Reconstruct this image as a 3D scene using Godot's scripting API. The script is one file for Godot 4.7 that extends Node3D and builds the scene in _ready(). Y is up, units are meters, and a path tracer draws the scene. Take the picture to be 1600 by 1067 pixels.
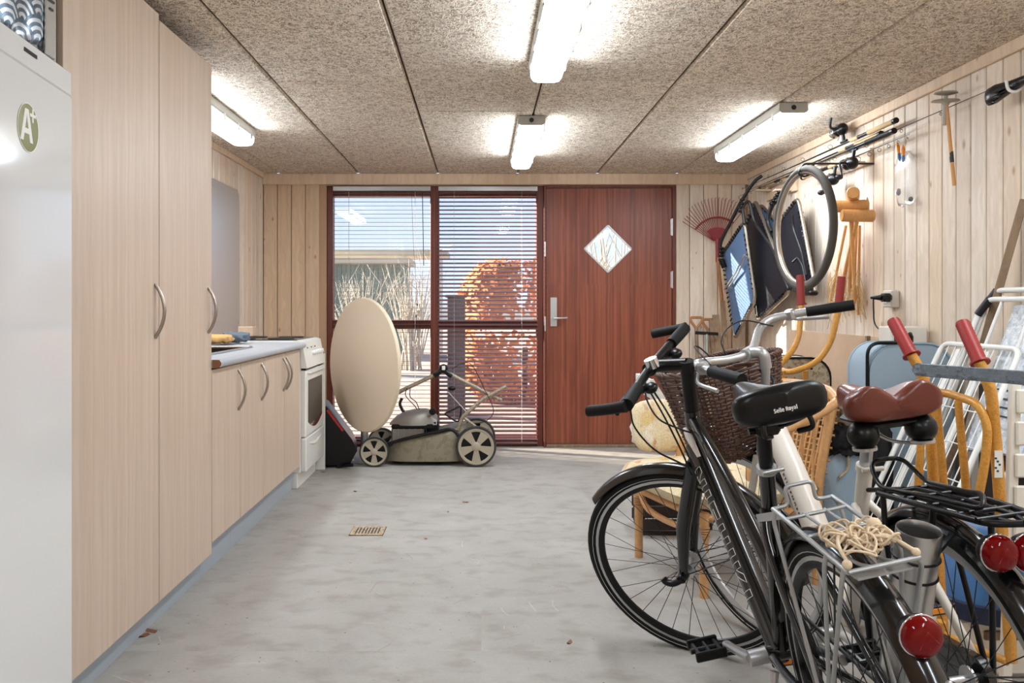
extends Node3D
# A garage workshop: kitchen units on the left, window and red-brown door at the back, bicycles and stored things on the right.
# Helper V(x, y, d): d is the distance into the room, away from the camera (world -z).

const BACK := 6.8
const LEFT := -1.783
const RIGHT := 2.18
const TOP := 2.235
const EYE := 1.15
const FOCAL := 1300.0

var M := {}
var taken := {}
var rng := RandomNumberGenerator.new()


class MB:
	var v := PackedVector3Array()
	var n := PackedVector3Array()
	var uv := PackedVector2Array()
	var xf := Transform3D()

	func tri(a: Vector3, b: Vector3, c: Vector3, na: Vector3, nb: Vector3, nc: Vector3, ua := Vector2.ZERO, ub := Vector2.ZERO, uc := Vector2.ZERO) -> void:
		var g := (b - a).cross(c - a)
		if g.length_squared() < 1e-18:
			return
		var swap := g.dot(na + nb + nc) > 0.0
		var nx := xf.basis
		v.append(xf * a); n.append((nx * na).normalized()); uv.append(ua)
		if swap:
			v.append(xf * c); n.append((nx * nc).normalized()); uv.append(uc)
			v.append(xf * b); n.append((nx * nb).normalized()); uv.append(ub)
		else:
			v.append(xf * b); n.append((nx * nb).normalized()); uv.append(ub)
			v.append(xf * c); n.append((nx * nc).normalized()); uv.append(uc)

	func quad(a: Vector3, b: Vector3, c: Vector3, d: Vector3, nn: Vector3) -> void:
		tri(a, b, c, nn, nn, nn, Vector2(0, 0), Vector2(1, 0), Vector2(1, 1))
		tri(a, c, d, nn, nn, nn, Vector2(0, 0), Vector2(1, 1), Vector2(0, 1))

	# box with chamfered edges
	func box(c: Vector3, s: Vector3, ch := 0.0) -> void:
		var h := s * 0.5
		ch = minf(ch, minf(h.x, minf(h.y, h.z)) * 0.9)
		var ax := [Vector3.RIGHT, Vector3.UP, Vector3.BACK]
		for i in 3:
			var j := (i + 1) % 3
			var k := (i + 2) % 3
			var ei: Vector3 = ax[i]
			var ej: Vector3 = ax[j]
			var ek: Vector3 = ax[k]
			for sg in [-1.0, 1.0]:
				var o: Vector3 = c + ei * h[i] * sg
				var a: Vector3 = ej * (h[j] - ch)
				var b: Vector3 = ek * (h[k] - ch)
				quad(o - a - b, o + a - b, o + a + b, o - a + b, ei * sg)
			if ch > 0.0:
				for sj in [-1.0, 1.0]:
					for sk in [-1.0, 1.0]:
						var p1: Vector3 = c + ej * h[j] * sj + ek * (h[k] - ch) * sk
						var p2: Vector3 = c + ej * (h[j] - ch) * sj + ek * h[k] * sk
						var l: Vector3 = ei * (h[i] - ch)
						quad(p1 - l, p1 + l, p2 + l, p2 - l, (ej * sj + ek * sk).normalized())
		if ch > 0.0:
			for sx in [-1.0, 1.0]:
				for sy in [-1.0, 1.0]:
					for sz in [-1.0, 1.0]:
						var q := Vector3(sx, sy, sz)
						var i1 := c + Vector3(h.x, h.y - ch, h.z - ch) * q
						var i2 := c + Vector3(h.x - ch, h.y, h.z - ch) * q
						var i3 := c + Vector3(h.x - ch, h.y - ch, h.z) * q
						var nn := q.normalized()
						tri(i1, i2, i3, nn, nn, nn)

	# bar of rectangular section from a to b; side is roughly the direction of the width
	func bar(a: Vector3, b: Vector3, w: float, t: float, side := Vector3.RIGHT, ch := 0.0) -> void:
		var y := (b - a).normalized()
		var z := side.cross(y).normalized()
		var x := y.cross(z).normalized()
		var keep := xf
		xf = xf * Transform3D(Basis(x, y, z), (a + b) * 0.5)
		box(Vector3.ZERO, Vector3(w, a.distance_to(b), t), ch)
		xf = keep

	func tube(pts: Array, r, sides := 8, closed := false, caps := true, flat := 1.0, up := Vector3.ZERO) -> void:
		var m := pts.size()
		if m < 2:
			return
		var nrm := Vector3.ZERO
		var rings := []
		var norms := []
		for i in m:
			var pv: Vector3 = pts[(i - 1 + m) % m] if closed or i > 0 else pts[0]
			var nx: Vector3 = pts[(i + 1) % m] if closed or i < m - 1 else pts[m - 1]
			var t := (nx - pv).normalized()
			if i == 0:
				nrm = t.cross(Vector3.UP if absf(t.y) < 0.9 else Vector3.RIGHT).normalized() if up == Vector3.ZERO else (up - t * up.dot(t)).normalized()
			else:
				nrm = (nrm - t * nrm.dot(t)).normalized()
			var bn := t.cross(nrm)
			var rr: float = r[i] if r is Array else r
			var ring := PackedVector3Array()
			var nn := PackedVector3Array()
			for k in sides:
				var an := TAU * k / sides
				var d := nrm * cos(an) + bn * sin(an) * flat
				ring.append(pts[i] + d * rr)
				nn.append((nrm * cos(an) * flat + bn * sin(an)).normalized())
			rings.append(ring)
			norms.append(nn)
		var last := m if closed else m - 1
		for i in last:
			var i2 := (i + 1) % m
			for k in sides:
				var k2 := (k + 1) % sides
				var a: Vector3 = rings[i][k]
				var b: Vector3 = rings[i][k2]
				var c: Vector3 = rings[i2][k2]
				var d: Vector3 = rings[i2][k]
				var u0 := float(k) / sides
				var u1 := float(k + 1) / sides
				var v0 := float(i) / last
				var v1 := float(i + 1) / last
				tri(a, b, c, norms[i][k], norms[i][k2], norms[i2][k2], Vector2(u0, v0), Vector2(u1, v0), Vector2(u1, v1))
				tri(a, c, d, norms[i][k], norms[i2][k2], norms[i2][k], Vector2(u0, v0), Vector2(u1, v1), Vector2(u0, v1))
		if caps and not closed:
			for e in [0, m - 1]:
				var o: Vector3 = pts[e]
				var nn: Vector3 = ((pts[0] - pts[1]) if e == 0 else (pts[m - 1] - pts[m - 2])).normalized()
				for k in sides:
					tri(o, rings[e][k], rings[e][(k + 1) % sides], nn, nn, nn)

	# profile of (radius, height) turned about the local y axis
	func lathe(prof: Array, seg := 20, arc := TAU, start := 0.0) -> void:
		var m := prof.size()
		var sn := []
		for i in m - 1:
			var d: Vector2 = prof[i + 1] - prof[i]
			sn.append(Vector2(d.y, -d.x).normalized())
		for i in m - 1:
			var n0: Vector2 = sn[i]
			var n1: Vector2 = sn[i]
			if i > 0 and sn[i - 1].dot(sn[i]) > 0.6:
				n0 = (sn[i - 1] + sn[i]).normalized()
			if i < m - 2 and sn[i + 1].dot(sn[i]) > 0.6:
				n1 = (sn[i + 1] + sn[i]).normalized()
			for k in seg:
				var a0 := start + arc * k / seg
				var a1 := start + arc * (k + 1) / seg
				var d0 := Vector3(cos(a0), 0, sin(a0))
				var d1 := Vector3(cos(a1), 0, sin(a1))
				var p: Vector2 = prof[i]
				var q: Vector2 = prof[i + 1]
				var up := Vector3.UP
				var A := d0 * p.x + up * p.y
				var B := d1 * p.x + up * p.y
				var C := d1 * q.x + up * q.y
				var D := d0 * q.x + up * q.y
				tri(A, B, C, d0 * n0.x + up * n0.y, d1 * n0.x + up * n0.y, d1 * n1.x + up * n1.y)
				tri(A, C, D, d0 * n0.x + up * n0.y, d1 * n1.x + up * n1.y, d0 * n1.x + up * n1.y)

	# polygon in the local xy plane, extruded from z0 to z1
	func prism(poly: PackedVector2Array, z0: float, z1: float, smooth := false) -> void:
		var idx := Geometry2D.triangulate_polygon(poly)
		for i in range(0, idx.size(), 3):
			for z in [z0, z1]:
				var nn := Vector3(0, 0, -1 if z == minf(z0, z1) else 1)
				var a := poly[idx[i]]
				var b := poly[idx[i + 1]]
				var c := poly[idx[i + 2]]
				tri(Vector3(a.x, a.y, z), Vector3(b.x, b.y, z), Vector3(c.x, c.y, z), nn, nn, nn, a, b, c)
		var m := poly.size()
		var s := -1.0 if Geometry2D.is_polygon_clockwise(poly) else 1.0
		var en := []
		for i in m:
			var d := poly[(i + 1) % m] - poly[i]
			en.append(Vector3(d.y, -d.x, 0).normalized() * s)
		for i in m:
			var a := poly[i]
			var b := poly[(i + 1) % m]
			var na: Vector3 = en[i]
			var nb: Vector3 = en[i]
			if smooth:
				var pn: Vector3 = en[(i - 1 + m) % m]
				var nx: Vector3 = en[(i + 1) % m]
				if pn.dot(na) > 0.5:
					na = (pn + na).normalized()
				if nx.dot(nb) > 0.5:
					nb = (nx + nb).normalized()
			var A := Vector3(a.x, a.y, z0)
			var B := Vector3(b.x, b.y, z0)
			var C := Vector3(b.x, b.y, z1)
			var D := Vector3(a.x, a.y, z1)
			tri(A, B, C, na, nb, nb)
			tri(A, C, D, na, nb, na)

	# smooth surface through rows of points; outward is found from the centre
	func skin(rows: Array, wrap := false, centre = null) -> void:
		var nr := rows.size()
		var nc: int = rows[0].size()
		var nn := []
		for i in nr:
			var row := PackedVector3Array()
			for j in nc:
				var du: Vector3
				if wrap:
					du = rows[i][(j + 1) % nc] - rows[i][(j - 1 + nc) % nc]
				else:
					du = rows[i][mini(j + 1, nc - 1)] - rows[i][maxi(j - 1, 0)]
				var dv: Vector3 = rows[mini(i + 1, nr - 1)][j] - rows[maxi(i - 1, 0)][j]
				var g := du.cross(dv)
				if g.length_squared() < 1e-16:
					g = rows[i][j] - (centre if centre != null else Vector3.ZERO)
				g = g.normalized()
				if centre != null and g.dot(rows[i][j] - centre) < 0.0:
					g = -g
				row.append(g)
			nn.append(row)
		for i in nr - 1:
			for j in (nc if wrap else nc - 1):
				var j2 := (j + 1) % nc
				var u0 := float(j) / (nc if wrap else nc - 1)
				var u1 := float(j + 1) / (nc if wrap else nc - 1)
				var v0 := float(i) / (nr - 1)
				var v1 := float(i + 1) / (nr - 1)
				tri(rows[i][j], rows[i][j2], rows[i + 1][j2], nn[i][j], nn[i][j2], nn[i + 1][j2], Vector2(u0, v0), Vector2(u1, v0), Vector2(u1, v1))
				tri(rows[i][j], rows[i + 1][j2], rows[i + 1][j], nn[i][j], nn[i + 1][j2], nn[i + 1][j], Vector2(u0, v0), Vector2(u1, v1), Vector2(u0, v1))

	func ball(c: Vector3, r: Vector3, seg := 14, power := 1.0) -> void:
		var rows := []
		for i in range(seg / 2 + 1):
			var la := -PI / 2 + PI * i / (seg / 2)
			var row := PackedVector3Array()
			for k in seg:
				var lo := TAU * k / seg
				var d := Vector3(cos(la) * cos(lo), sin(la), cos(la) * sin(lo))
				if power != 1.0:
					d = Vector3(signf(d.x) * absf(d.x) ** power, signf(d.y) * absf(d.y) ** power, signf(d.z) * absf(d.z) ** power)
				row.append(c + d * r)
			rows.append(row)
		skin(rows, true, c)

	func mesh() -> ArrayMesh:
		var a := []
		a.resize(Mesh.ARRAY_MAX)
		a[Mesh.ARRAY_VERTEX] = v
		a[Mesh.ARRAY_NORMAL] = n
		a[Mesh.ARRAY_TEX_UV] = uv
		var m := ArrayMesh.new()
		m.add_surface_from_arrays(Mesh.PRIMITIVE_TRIANGLES, a)
		return m


func V(x: float, y: float, d: float) -> Vector3:
	return Vector3(x, y, -d)


# the point that lies d metres into the room on the sight line through a photo pixel
func at(px: float, py: float, d: float) -> Vector3:
	return Vector3((px - 752.0) * d / FOCAL, EYE - (py - 479.0) * d / FOCAL, -d)


# the point of the photo on the plane x = X (the side walls and what hangs on them)
func on_x(px: float, py: float, X: float) -> Vector3:
	return at(px, py, FOCAL * X / (px - 752.0))


func numbered(called: String) -> String:
	var k: int = taken.get(called, 0)
	taken[called] = k + 1
	return called if k == 0 else "%s_%03d" % [called, k]


func thing(called: String, label: String, category: String, where := Vector3.ZERO, group := "") -> Node3D:
	var o := Node3D.new()
	o.name = numbered(called)
	add_child(o)
	o.position = where
	o.set_meta("label", label)
	o.set_meta("category", category)
	if group:
		o.set_meta("group", group)
	return o


func struct_node(called: String) -> Node3D:
	var o := Node3D.new()
	o.name = called
	add_child(o)
	o.set_meta("kind", "structure")
	return o


# a mesh builder that takes world coordinates for a part of t
func world_mb(t: Node3D) -> MB:
	var b := MB.new()
	b.xf = t.transform.affine_inverse()
	return b


func part(called: String, b: MB, m: Material, parent: Node, label := "") -> MeshInstance3D:
	var o := MeshInstance3D.new()
	o.name = called
	o.mesh = b.mesh()
	o.material_override = m
	parent.add_child(o, true)
	if label:
		o.set_meta("label", label)
	return o


func solid(called: String, b: MB, m: Material, label: String, category: String, group := "") -> MeshInstance3D:
	var o := MeshInstance3D.new()
	o.name = numbered(called)
	o.mesh = b.mesh()
	o.material_override = m
	add_child(o)
	o.set_meta("label", label)
	o.set_meta("category", category)
	if group:
		o.set_meta("group", group)
	return o


func shared(called: String, mesh: Mesh, m: Material, parent: Node, xf: Transform3D) -> MeshInstance3D:
	var o := MeshInstance3D.new()
	o.name = called
	o.mesh = mesh
	o.material_override = m
	o.transform = xf
	parent.add_child(o, true)
	return o


# smooth curve through points
func curve(pts: Array, per := 6, closed := false) -> Array:
	var out := []
	var m := pts.size()
	var last := m if closed else m - 1
	for i in last:
		var p0: Vector3 = pts[(i - 1 + m) % m] if closed or i > 0 else pts[0] * 2.0 - pts[1]
		var p1: Vector3 = pts[i]
		var p2: Vector3 = pts[(i + 1) % m]
		var p3: Vector3 = pts[(i + 2) % m] if closed or i < m - 2 else p2 * 2.0 - p1
		for k in per:
			out.append(p1.cubic_interpolate(p2, p0, p3, float(k) / per))
	if not closed:
		out.append(pts[m - 1])
	return out


# polyline with rounded corners of radius r
func bent(pts: Array, r: float, seg := 5, closed := false) -> Array:
	var out := []
	var m := pts.size()
	for i in m:
		if not closed and (i == 0 or i == m - 1):
			out.append(pts[i])
			continue
		var p: Vector3 = pts[i]
		var a: Vector3 = pts[(i - 1 + m) % m] - p
		var b: Vector3 = pts[(i + 1) % m] - p
		var rr := minf(r, minf(a.length(), b.length()) * 0.48)
		var s: Vector3 = p + a.normalized() * rr
		var e: Vector3 = p + b.normalized() * rr
		for k in seg + 1:
			var t := float(k) / seg
			out.append(s.lerp(p, t).lerp(p.lerp(e, t), t))
	return out


func ring(c: Vector3, x: Vector3, y: Vector3, r: float, seg := 32, a0 := 0.0, a1 := TAU) -> Array:
	var out := []
	var full := absf(a1 - a0 - TAU) < 1e-4
	for k in (seg if full else seg + 1):
		var a := a0 + (a1 - a0) * k / seg
		out.append(c + (x * cos(a) + y * sin(a)) * r)
	return out


func rounded(w: float, h: float, r: float, seg := 4) -> PackedVector2Array:
	var p := PackedVector2Array()
	for q in [[1, 1, 0], [-1, 1, 1], [-1, -1, 2], [1, -1, 3]]:
		for k in seg + 1:
			var a: float = (q[2] + float(k) / seg) * PI / 2
			p.append(Vector2(q[0] * (w / 2 - r) + cos(a) * r, q[1] * (h / 2 - r) + sin(a) * r))
	return p


func mat(c: Color, rough := 0.7, metal := 0.0, tex: Texture2D = null, scale := 1.0, world := false) -> StandardMaterial3D:
	var m := StandardMaterial3D.new()
	m.albedo_color = c
	m.roughness = rough
	m.metallic = metal
	if tex:
		m.albedo_texture = tex
		m.uv1_triplanar = true
		m.uv1_world_triplanar = world
		m.uv1_scale = Vector3.ONE * scale
	return m


func rgb(r: int, g: int, b: int) -> Color:
	return Color(r / 255.0, g / 255.0, b / 255.0)


func noise(sd: int, freq: float, oct := 3) -> FastNoiseLite:
	var f := FastNoiseLite.new()
	f.seed = sd
	f.frequency = freq
	f.noise_type = FastNoiseLite.TYPE_SIMPLEX_SMOOTH
	f.fractal_octaves = oct
	return f


# grain that runs along the image's v axis; tileable in v by mirroring
func grain_image(w: int, h: int, sd: int, lo: Color, hi: Color, fu: float, fv: float, knots: int, knot: Color, streak := 0.5, bend := 1.5) -> ImageTexture:
	var im := Image.create(w, h, false, Image.FORMAT_RGB8)
	var a := noise(sd, 1.0, 3)
	var b := noise(sd + 7, 1.0, 2)
	var r := RandomNumberGenerator.new()
	r.seed = sd
	var ks := []
	for k in knots:
		ks.append([r.randf() * w, r.randf() * h, r.randf_range(3.0, 7.5)])
	for y in h:
		for x in w:
			var cu := float(x) / w * TAU
			var warp := b.get_noise_2d(x * fu * 0.15, y * fv * 2.0) * bend
			var t := a.get_noise_3d(cos(cu) * w * fu / TAU + warp, sin(cu) * w * fu / TAU, sin(float(y) / h * TAU) * h * fv / TAU) * streak + 0.5
			t += b.get_noise_2d(x * fu * 6.0, y * fv * 6.0) * 0.15
			im.set_pixel(x, y, lo.lerp(hi, clampf(t, 0, 1)))
	for k in ks:
		var kr: float = k[2]
		for y in range(int(k[1] - kr * 3), int(k[1] + kr * 3)):
			for x in range(int(k[0] - kr * 1.6), int(k[0] + kr * 1.6)):
				var d := Vector2((x - k[0]) / 1.0, (y - k[1]) / 1.8).length() / kr
				if d < 1.6:
					var px := posmod(x, w)
					var py := posmod(y, h)
					var w8 := clampf(1.25 - d, 0, 1) * 0.75
					im.set_pixel(px, py, im.get_pixel(px, py).lerp(knot, w8))
	im.generate_mipmaps()
	return ImageTexture.create_from_image(im)


func fibre_images(size: int) -> Array:
	var im := Image.create(size, size, false, Image.FORMAT_RGB8)
	var hm := Image.create(size, size, false, Image.FORMAT_RGB8)
	im.fill(rgb(172, 158, 142))
	hm.fill(Color(0.15, 0.15, 0.15))
	var r := RandomNumberGenerator.new()
	r.seed = 21
	for k in 15000:
		var p := Vector2(r.randf() * size, r.randf() * size)
		var an := r.randf() * TAU
		var bend := r.randf_range(-0.09, 0.09)
		var t := r.randf()
		var c := rgb(228, 216, 200).lerp(rgb(255, 251, 240), t)
		if r.randf() < 0.07:
			c = rgb(122, 110, 98)
		var hh := 0.25 + 0.7 * k / 15000.0
		for s in r.randi_range(14, 34):
			var q := Vector2(-sin(an), cos(an))
			for o in [-1.0, 0.0, 1.0]:
				var x := posmod(int(p.x + q.x * o), size)
				var y := posmod(int(p.y + q.y * o), size)
				im.set_pixel(x, y, c)
				hm.set_pixel(x, y, Color(hh, hh, hh))
			p += Vector2(cos(an), sin(an))
			an += bend
	return [ImageTexture.create_from_image(im), ImageTexture.create_from_image(hm)]


func concrete_image(size: int) -> ImageTexture:
	var im := Image.create(size, size, false, Image.FORMAT_RGB8)
	var a := noise(3, 0.006, 5)
	var b := noise(4, 0.02, 4)
	var c := noise(5, 0.16, 2)
	var e := noise(6, 0.012, 4)
	for y in size:
		for x in size:
			var cu := Vector2(cos(float(x) / size * TAU), sin(float(x) / size * TAU)) * size / TAU
			var t := 0.5 + a.get_noise_3d(cu.x, cu.y, y) * 0.45 + b.get_noise_2d(x, y) * 0.16 + c.get_noise_2d(x, y) * 0.16
			var col := rgb(156, 151, 144).lerp(rgb(178, 174, 168), clampf(t, 0, 1))
			var st := e.get_noise_2d(x + 900, y * 1.6)
			col = col.lerp(rgb(138, 128, 116), smoothstep(-0.1, 0.7, st) * 0.4)
			im.set_pixel(x, y, col)
	var r := RandomNumberGenerator.new()
	r.seed = 5
	for k in 900:
		var x := r.randi() % size
		var y := r.randi() % size
		var dk := rgb(120, 110, 98).lerp(rgb(70, 62, 55), r.randf() * r.randf())
		var n2 := 1 if r.randf() < 0.85 else 2
		for i in n2:
			for j in n2:
				im.set_pixel((x + i) % size, (y + j) % size, dk)
	for k in 60:
		var p := Vector2(r.randf() * size, r.randf() * size)
		var an := r.randf() * TAU
		var light := r.randf() < 0.6
		for s in r.randi_range(10, 45):
			var x := posmod(int(p.x), size)
			var y := posmod(int(p.y), size)
			im.set_pixel(x, y, im.get_pixel(x, y).lerp(rgb(214, 210, 202) if light else rgb(128, 118, 106), 0.6))
			p += Vector2(cos(an), sin(an))
			an += r.randf_range(-0.06, 0.06)
	return ImageTexture.create_from_image(im)


func blotch_image(size: int, sd: int, base: Color, cols: Array, freq: float, cut: float) -> ImageTexture:
	var im := Image.create(size, size, false, Image.FORMAT_RGB8)
	var fine := noise(sd + 50, 0.2, 2)
	var ns := []
	for k in cols.size():
		ns.append(noise(sd + k, freq * (1.0 + 0.35 * k), 3))
	for y in size:
		for x in size:
			var c := base
			for k in cols.size():
				var t: float = ns[k].get_noise_2d(x, y)
				if t > cut:
					c = c.lerp(cols[k], clampf((t - cut) * 5.0, 0, 0.9))
			c = c.lerp(Color.BLACK, clampf(fine.get_noise_2d(x, y) * 0.16 + 0.05, 0, 0.2))
			im.set_pixel(x, y, c)
	return ImageTexture.create_from_image(im)


# overlapping fans of arcs, the print on the foil pack
func fan_image() -> ImageTexture:
	var w := 512
	var h := 512
	var im := Image.create(w, h, false, Image.FORMAT_RGB8)
	var R := 64.0
	var ns := noise(9, 0.02, 3)
	for y in h:
		for x in w:
			var best := -1.0
			for row in range(int(y / 32.0) - 1, int(y / 32.0) + 4):
				var cy := row * 32.0 + 16.0
				var off := 64.0 if posmod(row, 2) == 1 else 0.0
				var cx: float = roundf((x - off) / 128.0) * 128.0 + off
				var d := Vector2(x - cx, y - cy).length()
				if d < R:
					best = d
			var k := int(best / 9.2) if best >= 0 else 0
			var col := rgb(205, 208, 212)
			if k % 2 == 0:
				col = rgb(62, 78, 92).lerp(rgb(92, 112, 128), 0.5 + ns.get_noise_2d(x, y))
			im.set_pixel(x, y, col)
	return ImageTexture.create_from_image(im)


func _ready() -> void:
	rng.seed = 11
	set_stage()
	make_materials()
	build_shell()
	build_window_and_door()
	build_lamps()
	build_outside()
	build_kitchen()
	build_back_left()
	build_mower()
	build_bike_black()
	build_bike_white()
	build_bike_extras()
	build_rattan_chair()
	build_wall_things()
	build_loungers()
	build_stored_things()
	build_floor_bits()


# camera, sky, sun, exposure
func set_stage() -> void:
	var cam := Camera3D.new()
	cam.name = "camera"
	cam.position = Vector3(0, EYE, 0)
	cam.projection = Camera3D.PROJECTION_FRUSTUM
	cam.near = 0.05
	cam.far = 200.0
	cam.size = 1067.0 / FOCAL * cam.near
	cam.frustum_offset = Vector2((800.0 - 752.0) / FOCAL, -(533.5 - 479.0) / FOCAL) * cam.near
	cam.current = true
	add_child(cam)

	var env := Environment.new()
	var sky := Sky.new()
	var ps := ProceduralSkyMaterial.new()
	ps.sky_top_color = rgb(150, 184, 228)
	ps.sky_horizon_color = rgb(208, 222, 240)
	ps.sky_curve = 0.18
	ps.sky_energy_multiplier = 0.92
	ps.ground_bottom_color = rgb(120, 112, 104)
	ps.ground_horizon_color = rgb(176, 176, 174)
	sky.sky_material = ps
	env.background_mode = Environment.BG_SKY
	env.sky = sky
	env.tonemap_mode = Environment.TONE_MAPPER_LINEAR
	env.tonemap_exposure = 1.9
	env.sdfgi_enabled = true
	env.ssao_enabled = true
	env.ssil_enabled = true
	var we := WorldEnvironment.new()
	we.name = "environment"
	we.environment = env
	add_child(we)

	# low sun, outside the window and far to the left
	var sun := DirectionalLight3D.new()
	sun.name = "sun"
	sun.light_color = rgb(255, 244, 226)
	sun.light_energy = 6.0
	sun.light_angular_distance = 0.6
	sun.shadow_enabled = true
	add_child(sun)
	sun.look_at_from_position(Vector3.ZERO, -V(-0.90, 0.26, 0.35), Vector3.UP)


func make_materials() -> void:
	var pine := grain_image(768, 768, 31, rgb(214, 201, 187), rgb(232, 222, 211), 0.055, 0.004, 18, rgb(166, 132, 102), 0.8, 0.8)
	for k in 5:
		var m := mat([rgb(255, 250, 244), rgb(248, 240, 230), rgb(255, 246, 236), rgb(244, 236, 226), rgb(252, 240, 224)][k], 0.62, 0.0, pine, 0.72, true)
		m.uv1_offset = Vector3(0.17 * k, 0.37 * k, 0.29 * k)
		M["pine%d" % k] = m
		var w := mat([rgb(240, 220, 196), rgb(234, 212, 186), rgb(238, 216, 190), rgb(232, 210, 186), rgb(240, 218, 192)][k], 0.62, 0.0, pine, 0.72, true)
		w.uv1_offset = Vector3(0.21 * k + 0.4, 0.43 * k, 0.31 * k)
		M["pine_back%d" % k] = w
	M.pine_groove_shade = mat(rgb(176, 142, 112), 0.7)  # wall core browned to paint shade into the grooves between boards
	M.pine_trim = mat(rgb(246, 228, 206), 0.6, 0.0, pine, 0.6, true)
	var lam := grain_image(512, 512, 77, rgb(196, 177, 159), rgb(208, 191, 175), 0.09, 0.004, 0, Color.BLACK, 0.9, 0.3)
	M.laminate = mat(rgb(255, 250, 246), 0.42, 0.0, lam, 0.9, true)
	M.laminate_edge = mat(rgb(128, 84, 56), 0.55)
	var mah := grain_image(768, 768, 55, rgb(106, 53, 36), rgb(152, 84, 58), 0.07, 0.0012, 0, Color.BLACK, 0.85, 0.35)
	M.mahogany = mat(rgb(255, 250, 250), 0.38, 0.0, mah, 0.75, true)
	M.mahogany_frame = mat(rgb(206, 184, 176), 0.45, 0.0, mah, 1.3, true)
	var fib := fibre_images(1024)
	for k in 3:
		var m := mat([rgb(255, 250, 244), rgb(244, 238, 232), rgb(250, 242, 234)][k], 0.95, 0.0, fib[0], 0.95, true)
		m.uv1_offset = Vector3(0.31 * k, 0, 0.47 * k)
		m.heightmap_enabled = true
		m.heightmap_texture = fib[1]
		m.heightmap_scale = 0.22
		M["woodwool%d" % k] = m
	M.dark_gap = mat(rgb(104, 90, 78), 0.95)
	var con := concrete_image(1024)
	M.concrete = mat(Color.WHITE, 0.72, 0.0, con, 0.36, true)
	M.slab = mat(rgb(240, 228, 222), 0.85, 0.0, con, 0.5, true)
	M.white_gloss = mat(rgb(226, 226, 225), 0.09)
	M.white_gloss.metallic_specular = 0.6
	M.white_enamel = mat(rgb(236, 234, 228), 0.25)
	M.white_paint = mat(rgb(232, 230, 224), 0.4)
	M.white_plastic = mat(rgb(226, 224, 218), 0.45)
	M.white_box = mat(rgb(226, 220, 208), 0.6)
	M.kick = mat(rgb(160, 168, 176), 0.4)
	M.speckle = mat(Color.WHITE, 0.35, 0.0, blotch_image(256, 61, rgb(188, 189, 192), [rgb(112, 114, 120), rgb(224, 224, 226)], 0.12, 0.28), 6.0, true)
	M.steel = mat(rgb(200, 200, 200), 0.28, 0.95)
	M.brushed = mat(rgb(226, 230, 234), 0.36, 0.9)
	M.chrome = mat(rgb(220, 220, 222), 0.12, 1.0)
	M.nickel = mat(rgb(168, 158, 146), 0.32, 0.9)
	M.alu = mat(rgb(192, 192, 192), 0.36, 0.8)
	M.grey_metal = mat(rgb(176, 178, 178), 0.4, 0.6)
	M.dark_metal = mat(rgb(56, 56, 58), 0.4, 0.7)
	M.blue_steel = mat(rgb(150, 160, 170), 0.42, 0.5, blotch_image(256, 91, rgb(225, 228, 232), [rgb(150, 150, 150), rgb(250, 250, 250)], 0.03, 0.2), 4.0)
	M.black = mat(rgb(12, 12, 13), 0.32)
	M.black.metallic_specular = 0.4
	M.black_gloss = mat(rgb(11, 11, 12), 0.2)
	M.black_gloss.clearcoat_enabled = true
	M.black_gloss.clearcoat = 0.6
	M.black_gloss.clearcoat_roughness = 0.1
	M.rubber = mat(rgb(14, 14, 14), 0.6)
	M.rubber.metallic_specular = 0.35
	M.rubber_old = mat(rgb(72, 66, 58), 0.8)
	M.cable = mat(rgb(22, 22, 22), 0.5)
	M.glass = mat(Color(0.93, 0.97, 0.97, 0.06), 0.02)
	M.glass.transparency = BaseMaterial3D.TRANSPARENCY_ALPHA
	M.oven_glass = mat(rgb(52, 52, 52), 0.08)
	M.slat = mat(rgb(118, 82, 80), 0.4)
	M.cord = mat(rgb(214, 206, 200), 0.7)
	M.lens = mat(rgb(240, 238, 230), 0.4)
	M.lens.emission_enabled = true
	M.lens.emission = rgb(246, 250, 255)
	M.lens.emission_energy_multiplier = 2.2
	M.lamp_body = mat(rgb(176, 174, 166), 0.55)
	M.olive = mat(rgb(146, 146, 100), 0.5)
	M.foil = mat(rgb(255, 255, 255), 0.28, 0.55, fan_image(), 1.9)
	M.foil_edge = mat(rgb(214, 216, 214), 0.22, 0.8)
	M.ink = mat(rgb(50, 50, 54), 0.6)
	M.beige_top = mat(rgb(222, 200, 174), 0.4)
	M.beige_edge = mat(rgb(224, 206, 178), 0.5)
	M.orange = mat(rgb(228, 164, 72), 0.34, 0.0, blotch_image(256, 81, rgb(246, 244, 240), [rgb(228, 216, 198)], 0.04, 0.25), 3.0)
	M.red_grip = mat(rgb(148, 34, 30), 0.45)
	M.red = mat(rgb(178, 36, 34), 0.5)
	M.rake = mat(rgb(138, 40, 46), 0.42)
	M.red_lens = mat(rgb(112, 3, 6), 0.06)
	M.red_lens.metallic_specular = 0.4
	M.amber = mat(rgb(232, 140, 40), 0.15)
	M.brown_leather = mat(rgb(118, 58, 44), 0.3, 0.0, blotch_image(256, 41, rgb(250, 244, 240), [rgb(200, 160, 140)], 0.15, 0.2), 10.0)
	M.white_bike = mat(rgb(226, 218, 206), 0.3)
	M.wood_handle = mat(rgb(255, 246, 236), 0.6, 0.0, grain_image(256, 256, 19, rgb(150, 100, 62), rgb(190, 138, 94), 0.08, 0.008, 0, Color.BLACK), 3.0)
	M.croquet = mat(rgb(255, 246, 236), 0.42, 0.0, grain_image(256, 256, 23, rgb(196, 142, 84), rgb(224, 174, 112), 0.08, 0.008, 0, Color.BLACK), 4.0)
	M.old_wood = mat(rgb(255, 250, 244), 0.8, 0.0, grain_image(256, 256, 29, rgb(112, 92, 74), rgb(158, 136, 112), 0.07, 0.006, 3, rgb(70, 54, 42)), 2.0)
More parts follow.
